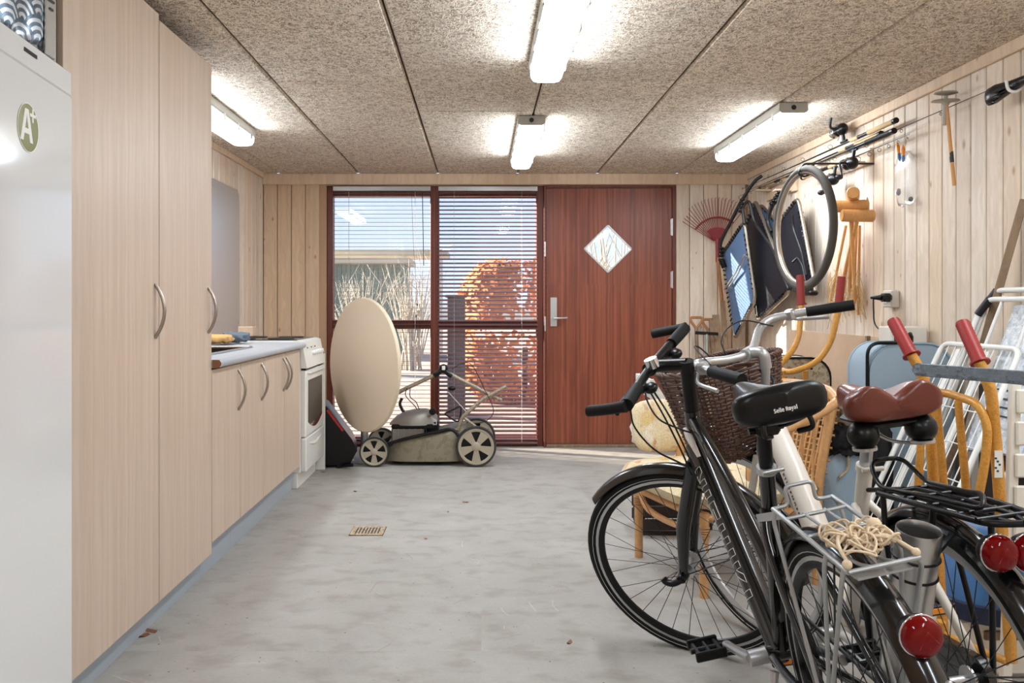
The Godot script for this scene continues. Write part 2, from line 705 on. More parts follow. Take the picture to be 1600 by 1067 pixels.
	M.rattan = mat(rgb(255, 250, 244), 0.36, 0.0, grain_image(256, 256, 37, rgb(190, 140, 90), rgb(220, 176, 124), 0.05, 0.01, 0, Color.BLACK), 4.0)
	M.wicker = mat(rgb(255, 246, 240), 0.5, 0.0, grain_image(256, 256, 43, rgb(60, 38, 30), rgb(112, 78, 60), 0.09, 0.02, 0, Color.BLACK), 6.0)
	M.floral = mat(Color.WHITE, 0.9, 0.0, blotch_image(512, 101, rgb(234, 216, 178), [rgb(228, 194, 122), rgb(242, 236, 222), rgb(206, 140, 104)], 0.008, 0.3), 1.2)
	M.blue_canvas = mat(rgb(84, 112, 148), 0.6)
	M.blue_canvas.rim_enabled = true
	M.blue_canvas.rim = 0.3
	M.navy_canvas = mat(rgb(17, 19, 30), 0.5)
	M.sky_suitcase = mat(rgb(178, 197, 210), 0.7, 0.0, blotch_image(256, 111, rgb(246, 248, 250), [rgb(214, 222, 230)], 0.2, 0.1), 8.0)
	M.tan_canvas = mat(rgb(204, 188, 164), 0.85, 0.0, blotch_image(256, 121, rgb(244, 240, 234), [rgb(206, 196, 180), rgb(186, 168, 144)], 0.03, 0.2), 3.0)
	M.ply = mat(rgb(255, 250, 244), 0.7, 0.0, grain_image(256, 256, 131, rgb(206, 176, 148), rgb(228, 204, 180), 0.03, 0.004, 0, Color.BLACK), 1.2)
	M.coat = mat(rgb(20, 18, 18), 0.85)
	M.fur = mat(rgb(140, 122, 100), 0.95, 0.0, blotch_image(256, 141, rgb(240, 232, 220), [rgb(150, 130, 110), rgb(90, 76, 64)], 0.08, 0.1), 6.0)
	M.blue_tub = mat(rgb(70, 112, 160), 0.22)
	M.navy_tub = mat(rgb(30, 42, 70), 0.3)
	M.cork = mat(rgb(188, 158, 116), 0.8)
	M.clear_bag = mat(Color(0.94, 0.94, 0.92, 0.14), 0.2)
	M.clear_bag.transparency = BaseMaterial3D.TRANSPARENCY_ALPHA
	M.wrap = mat(Color.WHITE, 0.25, 0.1, blotch_image(256, 151, rgb(214, 218, 222), [rgb(176, 186, 196), rgb(240, 242, 244)], 0.03, 0.05), 3.0)
	M.bore_shade = mat(rgb(92, 88, 84), 0.6, 0.6)  # darker than the outside: shade deep in the tube painted in
	M.dark_box = mat(rgb(58, 46, 40), 0.8)
	M.rope = mat(rgb(226, 204, 172), 0.8)
	M.jute = mat(rgb(196, 160, 108), 0.9)
	M.cloth_yellow = mat(rgb(200, 156, 96), 0.9)
	M.cloth_blue = mat(rgb(98, 108, 118), 0.9)
	M.mower_deck = mat(rgb(158, 150, 132), 0.45, 0.35, blotch_image(256, 161, rgb(240, 238, 232), [rgb(226, 219, 206), rgb(214, 204, 188)], 0.012, 0.15), 2.5)
	M.mower_tube = mat(rgb(188, 178, 160), 0.4, 0.4, blotch_image(256, 171, rgb(240, 236, 230), [rgb(180, 160, 132)], 0.05, 0.2), 4.0)
	M.mower_dark = mat(rgb(48, 46, 44), 0.4)
	M.mower_wheel = mat(rgb(168, 156, 136), 0.55)
	M.engine = mat(rgb(150, 146, 138), 0.45, 0.5)
	M.shed = mat(rgb(112, 134, 120), 0.8)
	M.shed_roof = mat(rgb(206, 192, 168), 0.7)
	M.hedge = mat(rgb(196, 120, 66), 0.8)
	M.hedge.backlight_enabled = true
	M.hedge.backlight = rgb(120, 70, 30)
	M.twig = mat(rgb(176, 168, 152), 0.85)
	M.trunk = mat(rgb(46, 52, 58), 0.8)


# ---------------------------------------------------------------- room shell

func slab_structure(called: String, c: Vector3, s: Vector3, m: Material) -> MeshInstance3D:
	var b := MB.new()
	b.box(Vector3.ZERO, s)
	var o := MeshInstance3D.new()
	o.name = called
	o.mesh = b.mesh()
	o.material_override = m
	o.position = c
	o.set_meta("kind", "structure")
	add_child(o)
	return o


func build_shell() -> void:
	var z0 := -1.6
	var zc := (BACK + 0.14 + z0) / 2
	var zl := BACK + 0.14 - z0
	slab_structure("floor", V((LEFT + RIGHT) / 2, -0.06, zc), Vector3(RIGHT - LEFT + 0.3, 0.12, zl), M.concrete)
	# side walls with vertical tongue-and-groove boards
	var pitch := 0.1145
	var b := MB.new()
	b.box(Vector3.ZERO, Vector3(0.016, TOP, pitch - 0.006), 0.004)
	var board := b.mesh()
	b = MB.new()
	b.box(Vector3.ZERO, Vector3(pitch - 0.005, TOP, 0.016), 0.004)
	var board_back := b.mesh()
	var wl := slab_structure("wall_left", V(LEFT - 0.076, TOP / 2, zc), Vector3(0.12, TOP, zl), M.pine_groove_shade)
	var wr := slab_structure("wall_right", V(RIGHT + 0.076, TOP / 2, zc), Vector3(0.12, TOP, zl), M.pine_groove_shade)
	var k := 0
	var d := BACK - pitch / 2
	while d > z0 + pitch:
		if d > 3.2:
			shared("board", board, M["pine%d" % (k * 3 % 5)], wl, Transform3D(Basis(), V(LEFT - 0.008, TOP / 2, d) - wl.position))
		shared("board", board, M["pine%d" % ((k * 2 + 1) % 5)], wr, Transform3D(Basis(), V(RIGHT + 0.008, TOP / 2, d) - wr.position))
		d -= pitch
		k += 1
	slab_structure("wall_front", V((LEFT + RIGHT) / 2, TOP / 2, z0 - 0.06), Vector3(RIGHT - LEFT + 0.3, TOP, 0.12), M.pine2)
	# back wall round the opening for window and door
	var wb := struct_node("wall_back")
	b = MB.new()
	b.box(V((LEFT - 0.15 - 1.27) / 2, TOP / 2, BACK + 0.076), Vector3(-1.27 - LEFT + 0.15, TOP, 0.12))
	b.box(V((RIGHT + 0.15 + 1.59) / 2, TOP / 2, BACK + 0.076), Vector3(RIGHT + 0.15 - 1.59, TOP, 0.12))
	b.box(V(0.16, (2.14 + TOP) / 2, BACK + 0.076), Vector3(2.86, TOP - 2.14, 0.12))
	part("wall_core", b, M.pine_groove_shade, wb)
	var x := LEFT + pitch / 2
	k = 0
	while x < -1.27 - 0.02:
		shared("board", board_back, M["pine_back%d" % (k * 2 % 5)], wb, Transform3D(Basis(), V(x, TOP / 2, BACK + 0.008)))
		x += pitch
		k += 1
	x = 1.59 + pitch / 2
	while x < RIGHT:
		shared("board", board_back, M["pine%d" % (k * 2 % 5)], wb, Transform3D(Basis(), V(x, TOP / 2, BACK + 0.008)))
		x += pitch
		k += 1
	var tr := struct_node("trim_1")
	b = MB.new()
	b.box(V((LEFT + RIGHT) / 2, 2.19, BACK - 0.012), Vector3(RIGHT - LEFT, 0.088, 0.022), 0.004)
	part("head_board", b, M.pine_trim, tr)
	tr = struct_node("trim_2")
	b = MB.new()
	b.box(V(RIGHT - 0.011, TOP - 0.026, zc), Vector3(0.022, 0.052, zl - 0.3), 0.004)
	part("cornice_strip", b, M.pine_trim, tr)
	tr = struct_node("trim_3")
	b = MB.new()
	b.box(V(LEFT + 0.011, TOP - 0.02, 5.0), Vector3(0.022, 0.04, 3.5), 0.004)
	part("cornice_strip", b, M.pine_trim, tr)
	# ceiling of wood-wool panels with bevelled joints
	var ce := slab_structure("ceiling", V((LEFT + RIGHT) / 2, TOP + 0.09, zc), Vector3(RIGHT - LEFT + 0.3, 0.12, zl), M.dark_gap)
	var edges := [LEFT, -1.654, -1.004, -0.354, 0.296, 0.946, 1.596, RIGHT]
	for c in 7:
		var cuts := [BACK]
		var first: float = 6.27 if c == 0 else (6.46 if c % 2 == 0 else 4.62)
		while first > -1.6:
			cuts.append(first)
			first -= 2.45
		cuts.append(-1.6)
		for j in cuts.size() - 1:
			var w: float = edges[c + 1] - edges[c] - 0.008
			var l: float = cuts[j] - cuts[j + 1] - 0.003
			b = MB.new()
			b.box(Vector3.ZERO, Vector3(w, 0.025, l), 0.010)
			shared("ceiling_panel", b.mesh(), M["woodwool%d" % ((c * 2 + j) % 3)], ce, Transform3D(Basis(), V((edges[c] + edges[c + 1]) / 2, TOP + 0.0125, (cuts[j] + cuts[j + 1]) / 2) - ce.position))


func build_window_and_door() -> void:
	var fr: Material = M.mahogany_frame
	# window: two lights side by side with a transom at handle height
	var w := struct_node("window_1")
	var zf := BACK + 0.09
	var xs := [-1.268, -1.222, -0.42, -0.348, 0.452, 0.512]
	var y0 := 0.0
	var y1 := 2.14
	for j in [[xs[0], xs[1]], [xs[2], xs[3]], [xs[4], xs[5]]]:
		var b := MB.new()
		b.box(V((j[0] + j[1]) / 2, (y0 + y1) / 2, zf), Vector3(j[1] - j[0], y1 - y0, 0.1), 0.004)
		part("window_frame", b, fr, w)
	for seg in [[xs[1], xs[2]], [xs[3], xs[4]]]:
		for yy in [[0.0, 0.075], [0.965, 1.04], [2.06, 2.14]]:
			var b := MB.new()
			b.box(V((seg[0] + seg[1]) / 2, (yy[0] + yy[1]) / 2, zf), Vector3(seg[1] - seg[0], yy[1] - yy[0], 0.09), 0.004)
			part("transom", b, fr, w)
		for yy in [[0.075, 0.965], [1.04, 2.06]]:
			var b := MB.new()
			b.box(V((seg[0] + seg[1]) / 2, (yy[0] + yy[1]) / 2, zf + 0.015), Vector3(seg[1] - seg[0], yy[1] - yy[0], 0.006))
			part("pane", b, M.glass, w)
	# venetian blinds, the left one flat open, the right one tilted
	for s in 2:
		var xa: float = [-1.214, -0.352][s]
		var xb: float = [-0.414, 0.462][s]
		var wd := xb - xa
		var cx := (xa + xb) / 2
		var t := thing("venetian_blind", ["venetian blind with slats turned flat open in front of the blue sky", "venetian blind with tilted reddish slats beside the wooden door"][s], "blind", V(cx, 0.02, BACK + 0.02), "venetian blinds at the window")
		var b := world_mb(t)
		b.box(V(cx, 2.115, BACK + 0.018), Vector3(wd, 0.04, 0.034), 0.003)
		part("head_rail", b, M.alu, t)
		b = world_mb(t)
		b.box(V(cx, 0.035, BACK + 0.02), Vector3(wd, 0.022, 0.026), 0.004)
		part("bottom_rail", b, M.slat, t)
		b = MB.new()
		var prof := PackedVector2Array()
		for i in 5:
			var u := i / 4.0 - 0.5
			prof.append(Vector2(u * 0.035, 0.0022 * (1.0 - 4.0 * u * u)))
		for i in 5:
			var u := 0.5 - i / 4.0
			prof.append(Vector2(u * 0.035, 0.0022 * (1.0 - 4.0 * u * u) - 0.0007))
		b.xf = Transform3D(Basis(Vector3(0, 0, 1), Vector3(0, 1, 0), Vector3(-1, 0, 0)), Vector3.ZERO)
		b.prism(prof, -wd / 2, wd / 2)
		var slat := b.mesh()
		var y := 2.075
		var k := 0
		while y > 0.06:
			var tilt: float = [0.02, 0.42][s] + rng.randf_range(-0.02, 0.02) + (0.03 if s == 1 and y < 1.0 else 0.0)
			var roll := rng.randf_range(-0.002, 0.002)
			if s == 1 and absf(y - 0.66) < 0.02:
				roll = 0.014
			shared("slat", slat, M.slat, t, Transform3D(Basis(Vector3.BACK, roll) * Basis(Vector3.RIGHT, tilt), Vector3(0, y - 0.02, 0)))
			y -= 0.0335
			k += 1
		for u in [0.16, 0.84]:
			b = world_mb(t)
			for dz in [-0.013, 0.013]:
				b.tube([V(xa + wd * u, 2.1, BACK + 0.02 + dz), V(xa + wd * u, 0.04, BACK + 0.02 + dz)], 0.0009, 4)
			part("ladder_cord", b, M.cord, t)
		if s == 0:
			b = world_mb(t)
			b.tube([on_back(660, 301, 0.0), on_back(662, 415, 0.0)], 0.0035, 6)
			part("tilt_wand", b, M.black, t)
			b = world_mb(t)
			b.tube(curve([on_back(643, 300, 0.0), on_back(646, 380, 0.0), on_back(652, 470, 0.0), on_back(651, 493, 0.0)]), 0.0012, 4)
			b.ball(on_back(652, 476, 0.0), Vector3(0.006, 0.011, 0.006), 8)
			b.ball(on_back(650, 494, 0.0), Vector3(0.006, 0.011, 0.006), 8)
			part("pull_cord", b, M.cable, t)
	# door with a diamond light
	var d := struct_node("door_1")
	var b := MB.new()
	b.box(V(0.5205, 1.07, BACK + 0.05), Vector3(0.017, 2.14, 0.11), 0.002)
	part("door_frame", b, fr, d)
	b = MB.new()
	b.box(V(1.576, 1.07, BACK + 0.05), Vector3(0.028, 2.14, 0.11), 0.002)
	part("door_frame", b, fr, d)
	b = MB.new()
	b.box(V(1.046, 2.13, BACK + 0.05), Vector3(1.03, 0.02, 0.11), 0.002)
	part("door_frame", b, fr, d)
	b = MB.new()
	b.box(V(1.046, 0.0125, BACK + 0.045), Vector3(1.03, 0.025, 0.11), 0.003)
	part("threshold", b, M.old_wood, d)
	var x0 := 0.533
	var x1 := 1.558
	var yb := 0.03
	var yt := 2.116
	var cx2 := 1.036
	var cy := 1.622
	var h := 0.198
	b = MB.new()
	b.prism(PackedVector2Array([Vector2(x0, yb), Vector2(cx2, yb), Vector2(cx2, cy - h), Vector2(cx2 - h, cy), Vector2(cx2, cy + h), Vector2(cx2, yt), Vector2(x0, yt)]), -(BACK + 0.01), -(BACK + 0.05))
	b.prism(PackedVector2Array([Vector2(x1, yb), Vector2(cx2, yb), Vector2(cx2, cy - h), Vector2(cx2 + h, cy), Vector2(cx2, cy + h), Vector2(cx2, yt), Vector2(x1, yt)]), -(BACK + 0.01), -(BACK + 0.05))
	var leaf := part("door_leaf", b, M.mahogany, d)
	b = MB.new()
	for q in [[-1, 1], [1, 1], [1, -1], [-1, -1]]:
		var p1 := V(cx2 + q[0] * (h - 0.006), cy, BACK + 0.01)
		var p2 := V(cx2, cy + q[1] * (h - 0.006), BACK + 0.01)
		b.bar(p1, p2, 0.014, 0.014, V(0, 0, -1).cross(p2 - p1).normalized(), 0.002)
	part("glazing_bead", b, M.alu, leaf)
	b = MB.new()
	b.prism(PackedVector2Array([Vector2(cx2 - h + 0.004, cy), Vector2(cx2, cy + h - 0.004), Vector2(cx2 + h - 0.004, cy), Vector2(cx2, cy - h + 0.004)]), -(BACK + 0.028), -(BACK + 0.033))
	part("pane", b, M.glass, leaf)
	b = MB.new()
	b.prism(translated(rounded(0.052, 0.235, 0.004), Vector2(0.592, 1.107)), -(BACK + 0.011), -(BACK + 0.001))
	var hp := part("lock_plate", b, M.alu, d, "brushed silver lock plate with lever")
	b = MB.new()
	b.tube([V(0.594, 1.055, BACK + 0.002), V(0.594, 1.055, BACK - 0.045)], 0.009, 10)
	b.tube(bent([V(0.594, 1.055, BACK - 0.045), V(0.62, 1.056, BACK - 0.05), V(0.70, 1.058, BACK - 0.05)], 0.01), 0.0085, 10)
	part("lever_handle", b, M.steel, hp)
	for yy in [2.0 - 0.2, 1.0 + 0.37]:
		b = MB.new()
		b.tube([V(1.563, yy - 0.07, BACK + 0.003), V(1.563, yy + 0.07, BACK + 0.003)], 0.009, 10)
		b.box(V(1.563, yy, BACK + 0.006), Vector3(0.03, 0.13, 0.006), 0.001)
		part("hinge", b, M.alu, d)
	for yy in [1.01, 1.62]:
		b = MB.new()
		b.box(V(0.522, yy, BACK - 0.006), Vector3(0.012, 0.12, 0.004), 0.001)
		part("strike_plate", b, M.alu, d)


func on_back(px: float, py: float, out: float) -> Vector3:
	return at(px, py, BACK - 0.02 - out)


func translated(p: PackedVector2Array, o: Vector2) -> PackedVector2Array:
	var q := PackedVector2Array()
	for v in p:
		q.append(v + o)
	return q


# sealed fluorescent battens under the ceiling
func build_lamps() -> void:
	var spots := [
		[0.285, 2.42, "long fluorescent batten over the middle of the floor, its end plate hidden"],
		[0.285, 4.72, "short-looking fluorescent batten in front of the red-brown door"],
		[1.66, 4.42, "fluorescent batten above the fishing rods by the boarded wall"],
		[-1.46, 3.86, "fluorescent batten half hidden behind the tall cabinets"],
		[1.66, 1.2, "added unseen fluorescent batten over the bicycles for fill light"],  # this and the next two are added out of view as fill light
		[-0.6, -0.6, "added unseen fluorescent batten behind the camera for fill light"],
		[1.3, -0.9, "added unseen fluorescent batten at the near end of the garage for fill light"],
	]
	for s in spots:
		var l := 1.24
		var t := thing("ceiling_lamp", s[2], "lamp", V(s[0], TOP - 0.1, s[1] + l / 2), "fluorescent battens on the ceiling")
		var b := MB.new()
		var up := Basis()
		b.xf = Transform3D(up, Vector3.ZERO)
		b.prism(PackedVector2Array([Vector2(-0.062, 0.045), Vector2(0.062, 0.045), Vector2(0.078, 0.058), Vector2(0.075, 0.098), Vector2(-0.075, 0.098), Vector2(-0.078, 0.058)]), -l / 2, l / 2)
		var body := part("housing", b, M.lamp_body, t)
		for e in [-1, 1]:
			b = MB.new()
			b.tube([Vector3(0, 0.073, e * l / 2), Vector3(0, 0.073, e * (l / 2 + 0.004))], 0.013, 12)
			part("cable_entry", b, M.dark_metal, body)
		b = MB.new()
		b.prism(PackedVector2Array([Vector2(-0.07, 0.05), Vector2(-0.068, 0.02), Vector2(-0.056, 0.003), Vector2(-0.035, -0.002), Vector2(0.035, -0.002), Vector2(0.056, 0.003), Vector2(0.068, 0.02), Vector2(0.07, 0.05)]), -l / 2 + 0.006, l / 2 - 0.006, true)
		part("diffuser", b, M.lens, t)
		for e in [-1, 1]:
			for k in 5:
				b = MB.new()
				b.box(Vector3(e * 0.077, 0.042, -l / 2 + 0.1 + k * (l - 0.2) / 4), Vector3(0.008, 0.036, 0.022), 0.002)
				part("clip", b, M.steel, t)
		var a := AreaLight3D.new()
		a.name = "tube_light"
		a.area_size = Vector2(0.12, l - 0.04)
		a.area_normalize_energy = true
		a.light_color = rgb(232, 244, 255)
		a.light_energy = 0.9
		a.area_range = 12.0
		a.shadow_enabled = true
		a.position = Vector3(0, -0.006, 0)
		a.rotation_degrees = Vector3(-90, 0, 0)
		t.add_child(a)
		for e in [-1, 1]:
			var sl := AreaLight3D.new()
			sl.name = "tube_light"
			sl.area_size = Vector2(0.04, l - 0.04)
			sl.area_normalize_energy = true
			sl.light_color = rgb(232, 244, 255)
			sl.light_energy = 0.29
			sl.area_range = 12.0
			sl.shadow_enabled = true
			sl.position = Vector3(e * 0.084, 0.03, 0)
			sl.basis = Basis(Vector3.UP, -e * PI / 2) * Basis(Vector3.BACK, PI / 2)
			t.add_child(sl)


func build_outside() -> void:
	var g := slab_structure("outside_ground", V(0, -0.12, 36.0), Vector3(70, 0.1, 58), M.slab)
	g.set_meta("kind", "structure")
	# paving slabs near the window
	# shed across the yard
	var t := thing("garden_shed", "grey-green flat-roofed shed across the yard seen through the window", "shed", V(-3.2, -0.07, 21.0))
	for k in 26:
		var b := world_mb(t)
		b.box(V(-4.62 + k * 0.11, 1.05, 20.0), Vector3(0.1, 2.24, 0.03), 0.004)
		part("cladding_board", b, M.shed, t)
	var b := world_mb(t)
	b.box(V(-3.24, 1.05, 20.8), Vector3(2.8, 2.24, 1.5))
	part("body", b, M.shed, t)
	b = world_mb(t)
	b.box(V(-3.2, 2.24, 20.7), Vector3(3.0, 0.14, 1.9), 0.01)
	part("roof", b, M.shed_roof, t)
	t = thing("carport", "pale carport roof on a white post behind the shed", "carport", V(-2.2, -0.07, 22.5))
	b = world_mb(t)
	b.box(V(-2.6, 2.58, 23.0), Vector3(3.4, 0.16, 2.0), 0.01)
	part("roof", b, M.shed_roof, t)
	for x in [-4.0, -2.05, -1.1]:
		b = world_mb(t)
		b.box(V(x, 1.2, 22.3), Vector3(0.14, 2.54, 0.14), 0.01)
		part("post", b, M.white_paint, t)
	# bare shrubs in front of it
	for q in [[-2.2, 15.0, 1.9, 1], [-1.35, 16.0, 2.2, 2], [2.45, 8.6, 2.3, 3]]:
		t = thing("bare_shrub", ["leafless twiggy shrub growing before the grey-green shed wall", "taller leafless shrub growing before the white carport post", "leafless shrub growing just outside the diamond pane"][q[3] - 1], "shrub", V(q[0] * (1.0 if q[0] < 0 else 0.56), -0.07, q[1]), "bare shrubs outside")
		b = MB.new()
		var r := RandomNumberGenerator.new()
		r.seed = q[3]
		for k in 46:
			var an := r.randf() * TAU
			var sp := r.randf_range(0.1, 0.75)
			var hgt: float = q[2] * r.randf_range(0.6, 1.0)
			var top := Vector3(cos(an) * sp, hgt, sin(an) * sp)
			var mid := top * 0.5 + Vector3(r.randf_range(-0.08, 0.08), 0.1, r.randf_range(-0.08, 0.08))
			b.tube([Vector3(cos(an) * 0.22 * r.randf(), 0, sin(an) * 0.22 * r.randf()), mid, top], [0.016, 0.011, 0.004], 4, false, false)
			for j in 3:
				var s2 := mid.lerp(top, r.randf())
				b.tube([s2, s2 + Vector3(r.randf_range(-0.25, 0.25), r.randf_range(0.1, 0.35), r.randf_range(-0.25, 0.25))], [0.006, 0.003], 3, false, false)
		part("twigs", b, M.twig, t)
	# russet beech bush outside the right-hand window
	t = thing("beech_hedge", "russet-leaved clipped beech hedge behind the tilted blind", "hedge", V(0.54, -0.07, 10.6))
	b = MB.new()
	var r2 := RandomNumberGenerator.new()
	r2.seed = 8
	for k in 6500:
		var d := Vector3(r2.randfn(), r2.randfn(), r2.randfn()).normalized()
		var e := Vector3(signf(d.x) * pow(absf(d.x), 0.6), signf(d.y) * pow(absf(d.y), 0.6), signf(d.z) * pow(absf(d.z), 0.6))
		var p := Vector3(e.x * 0.8, 0.9 + e.y * 0.88, e.z * 0.5) + Vector3(r2.randfn(), r2.randfn(), r2.randfn()) * 0.03
		var u := Vector3(r2.randfn(), r2.randfn(), r2.randfn()).normalized() * 0.05
		var w := u.cross(d).normalized() * 0.03
		b.tri(p - u, p + w, p + u, d, d, d)
		b.tri(p - u, p - w, p + u, d, d, d)
	part("foliage", b, M.hedge, t).set_meta("kind", "stuff")
	b = MB.new()
	b.tube([Vector3.ZERO, Vector3(0.02, 0.7, 0)], [0.05, 0.035], 8)
	b.tube([Vector3(-0.5, 0, 0), Vector3(-0.48, 0.7, 0)], [0.05, 0.035], 8)
	b.tube([Vector3(0.5, 0, 0), Vector3(0.52, 0.7, 0)], [0.05, 0.035], 8)
	part("stems", b, M.trunk, t)
	t = thing("dark_post", "dark post standing outside beside the russet bush", "post", V(-0.28, -0.07, 9.3))
	b = MB.new()
	b.box(Vector3(0, 0.66, 0), Vector3(0.2, 1.32, 0.2), 0.01)
	part("shaft", b, M.trunk, t)
	b = MB.new()
	b.box(Vector3(0, 1.335, 0), Vector3(0.24, 0.03, 0.24), 0.008)
	part("cap", b, M.trunk, t)


# ---------------------------------------------------------------- kitchen units on the left

# bow handle on a front that faces +x
func bow_handle(t: Node3D, parent: Node3D, x: float, y: float, d: float, l := 0.19) -> void:
	var b := world_mb(t)
	var pts := []
	for k in 9:
		var u := k / 8.0 * 2.0 - 1.0
		pts.append(V(x + 0.034 * (1.0 - u * u * 0.97), y + u * l / 2, d))
	b.tube(pts, 0.0065, 8, false, true, 1.0)
	part("handle", b, M.nickel, parent, "curved brushed metal bow handle")


func cabinet_door(t: Node3D, x: float, y0: float, y1: float, d0: float, d1: float, hy: float, hd: float) -> void:
	var b := world_mb(t)
	b.box(V(x - 0.009, (y0 + y1) / 2, (d0 + d1) / 2), Vector3(0.018, y1 - y0, d1 - d0 - 0.006), 0.0012)
	var dr := part("door", b, M.laminate, t)
	bow_handle(t, dr, x, hy, hd)


func build_kitchen() -> void:
	var fx := -1.14
	# refrigerator
	var d0 := 1.60
	var d1 := 2.235
	var xf := -1.10
	var t := thing("refrigerator", "tall glossy white refrigerator with a round green energy badge", "refrigerator", V(-1.42, 0, (d0 + d1) / 2))
	var fridge := t
	var b := world_mb(t)
	b.box(V(-1.455, 0.89, (d0 + d1) / 2), Vector3(0.6, 1.74, d1 - d0), 0.01)
	part("body", b, M.white_gloss, t)
	b = MB.new()
	b.xf = t.transform.affine_inverse() * Transform3D(Basis(Vector3(0, 0, -1), Vector3(0, 1, 0), Vector3(1, 0, 0)), V(xf, 0, (d0 + d1) / 2))
	b.prism(translated(rounded(d1 - d0, 1.67, 0.012), Vector2(0, 0.875)), -0.055, 0.0)
	part("door", b, M.white_gloss, t)
	b = world_mb(t)
	b.box(V(xf - 0.03, 1.745, (d0 + d1) / 2), Vector3(0.06, 0.066, d1 - d0 - 0.002), 0.004)
	var top := part("top_panel", b, M.white_gloss, t)
	b = world_mb(t)
	b.box(V(xf, 1.752, 1.975), Vector3(0.004, 0.009, 0.07))
	part("slot", b, M.black, top)
	b = MB.new()
	b.xf = t.transform.affine_inverse() * Transform3D(Basis(Vector3(0, 0, -1), Vector3(1, 0, 0), Vector3(0, -1, 0)), V(xf, 1.572, 1.962))
	b.lathe([Vector2(0, 0.0012), Vector2(0.056, 0.0012), Vector2(0.0575, 0.0005), Vector2(0.0575, -0.001)], 36)
	var badge := part("energy_badge", b, M.olive, t, "round olive badge reading A+")
	b = MB.new()
	b.xf = t.transform.affine_inverse() * Transform3D(Basis(Vector3(0, 0, -1), Vector3(1, 0, 0), Vector3(0, -1, 0)), V(xf, 1.572, 1.962))
	b.lathe([Vector2(0.056, 0.0014), Vector2(0.0585, 0.0014)], 36)
	part("badge_ring", b, M.white_paint, badge)
	lettering("A", 0.075, V(xf + 0.0016, 1.512, 1.952), Basis(Vector3(0, 0, -1), Vector3(0, 1, 0), Vector3(1, 0, 0)), M.white_paint, badge, t)
	lettering("+", 0.05, V(xf + 0.0016, 1.562, 1.985), Basis(Vector3(0, 0, -1), Vector3(0, 1, 0), Vector3(1, 0, 0)), M.white_paint, badge, t)
	# the cabinet stands a little askew, turned about its far front corner
	var corner := V(xf, 0, d1)
	fridge.transform = Transform3D(Basis(), corner) * Transform3D(Basis(Vector3.UP, 0.11), Vector3.ZERO) * Transform3D(Basis(), -corner) * fridge.transform
	# foil pack on top of it
	t = thing("foil_pack", "silvery foil pack printed with blue wave fans lying on the refrigerator", "pack", V(-1.3, 1.781, 2.0))
	b = world_mb(t)
	var rows := []
	for i in 13:
		var dd := 1.72 + 0.5 * i / 12.0
		var row := PackedVector3Array()
		for k in 20:
			var a := TAU * k / 20
			var pinch := 1.0 - 0.75 * absf(i / 6.0 - 1.0) ** 8
			var wob := 1.0 + 0.03 * sin(i * 2.1 + k * 1.3)
			var yy := signf(sin(a)) * absf(sin(a)) ** 0.35
			var xx := signf(cos(a)) * absf(cos(a)) ** 0.35
			row.append(V(-1.3 + xx * 0.165 * wob, 1.781 + 0.19 + yy * 0.19 * wob * (0.55 + 0.45 * pinch), dd))
		rows.append(row)
	b.skin(rows, true, V(-1.3, 1.97, 1.97))
	part("pouch", b, M.foil, t)
	b = world_mb(t)
	b.box(V(-1.16, 1.965, 2.218), Vector3(0.05, 0.34, 0.012), 0.003)
	b.box(V(-1.133, 1.97, 2.185), Vector3(0.006, 0.33, 0.05), 0.002)
	part("seam", b, M.foil_edge, t)
	b = world_mb(t)
	for k in 9:
		b.box(V(-1.1285, 1.93 + k * 0.022, 2.185), Vector3(0.002, 0.006, 0.018 + 0.012 * (k % 3)))
	part("print", b, M.ink, t)

	# two tall cabinets
	for k in 2:
		var da: float = [2.265, 2.945][k]
		var db: float = [2.945, 3.52][k]
		var yt: float = [2.185, 2.165][k]
		t = thing("tall_cabinet", ["tall pale wood cabinet standing against the refrigerator", "tall pale wood cabinet standing against the worktop"][k], "cabinet", V((LEFT + fx) / 2, 0, (da + db) / 2), "tall cabinets")
		b = world_mb(t)
		b.box(V((LEFT + 0.03 + fx - 0.02) / 2, (0.1 + yt) / 2, (da + db) / 2), Vector3(fx - 0.05 - LEFT, yt - 0.1, db - da - 0.002), 0.001)
		part("body", b, M.laminate_edge, t)
		cabinet_door(t, fx, 0.105, yt, da, db, 1.135, db - 0.04 if k == 0 else db - 0.05)
		b = world_mb(t)
		b.box(V(fx - 0.058, 0.05, (da + db) / 2), Vector3(0.016, 0.1, db - da), 0.001)
		b.box(V((LEFT + fx) / 2 - 0.04, 0.05, (da + db) / 2), Vector3(0.4, 0.1, 0.04))
		part("plinth", b, M.kick, t)
	# base cabinets
	var ds := [[3.522, 3.94], [3.94, 4.35], [4.35, 5.235]]
	for k in 3:
		var da: float = ds[k][0]
		var db: float = ds[k][1]
		t = thing("base_cabinet", ["pale wood base cabinet directly beside the tall cabinets", "narrow pale wood base cabinet, middle one of three", "two-door pale wood base cabinet beside the white cooker"][k], "cabinet", V((LEFT + fx) / 2, 0, (da + db) / 2), "base cabinets")
		b = world_mb(t)
		b.box(V((LEFT + 0.03 + fx - 0.02) / 2, 0.515, (da + db) / 2), Vector3(fx - 0.05 - LEFT, 0.75, db - da - 0.002), 0.001)
		part("body", b, M.laminate_edge, t)
		if k < 2:
			cabinet_door(t, fx, 0.15, 0.882, da, db, 0.76, db - 0.04)
		else:
			var mid := (da + db) / 2 + 0.03
			cabinet_door(t, fx, 0.15, 0.882, da, mid, 0.76, mid - 0.04)
			cabinet_door(t, fx, 0.15, 0.882, mid, db, 0.76, mid + 0.04)
		b = world_mb(t)
		b.box(V(fx - 0.058, 0.07, (da + db) / 2), Vector3(0.016, 0.14, db - da), 0.001)
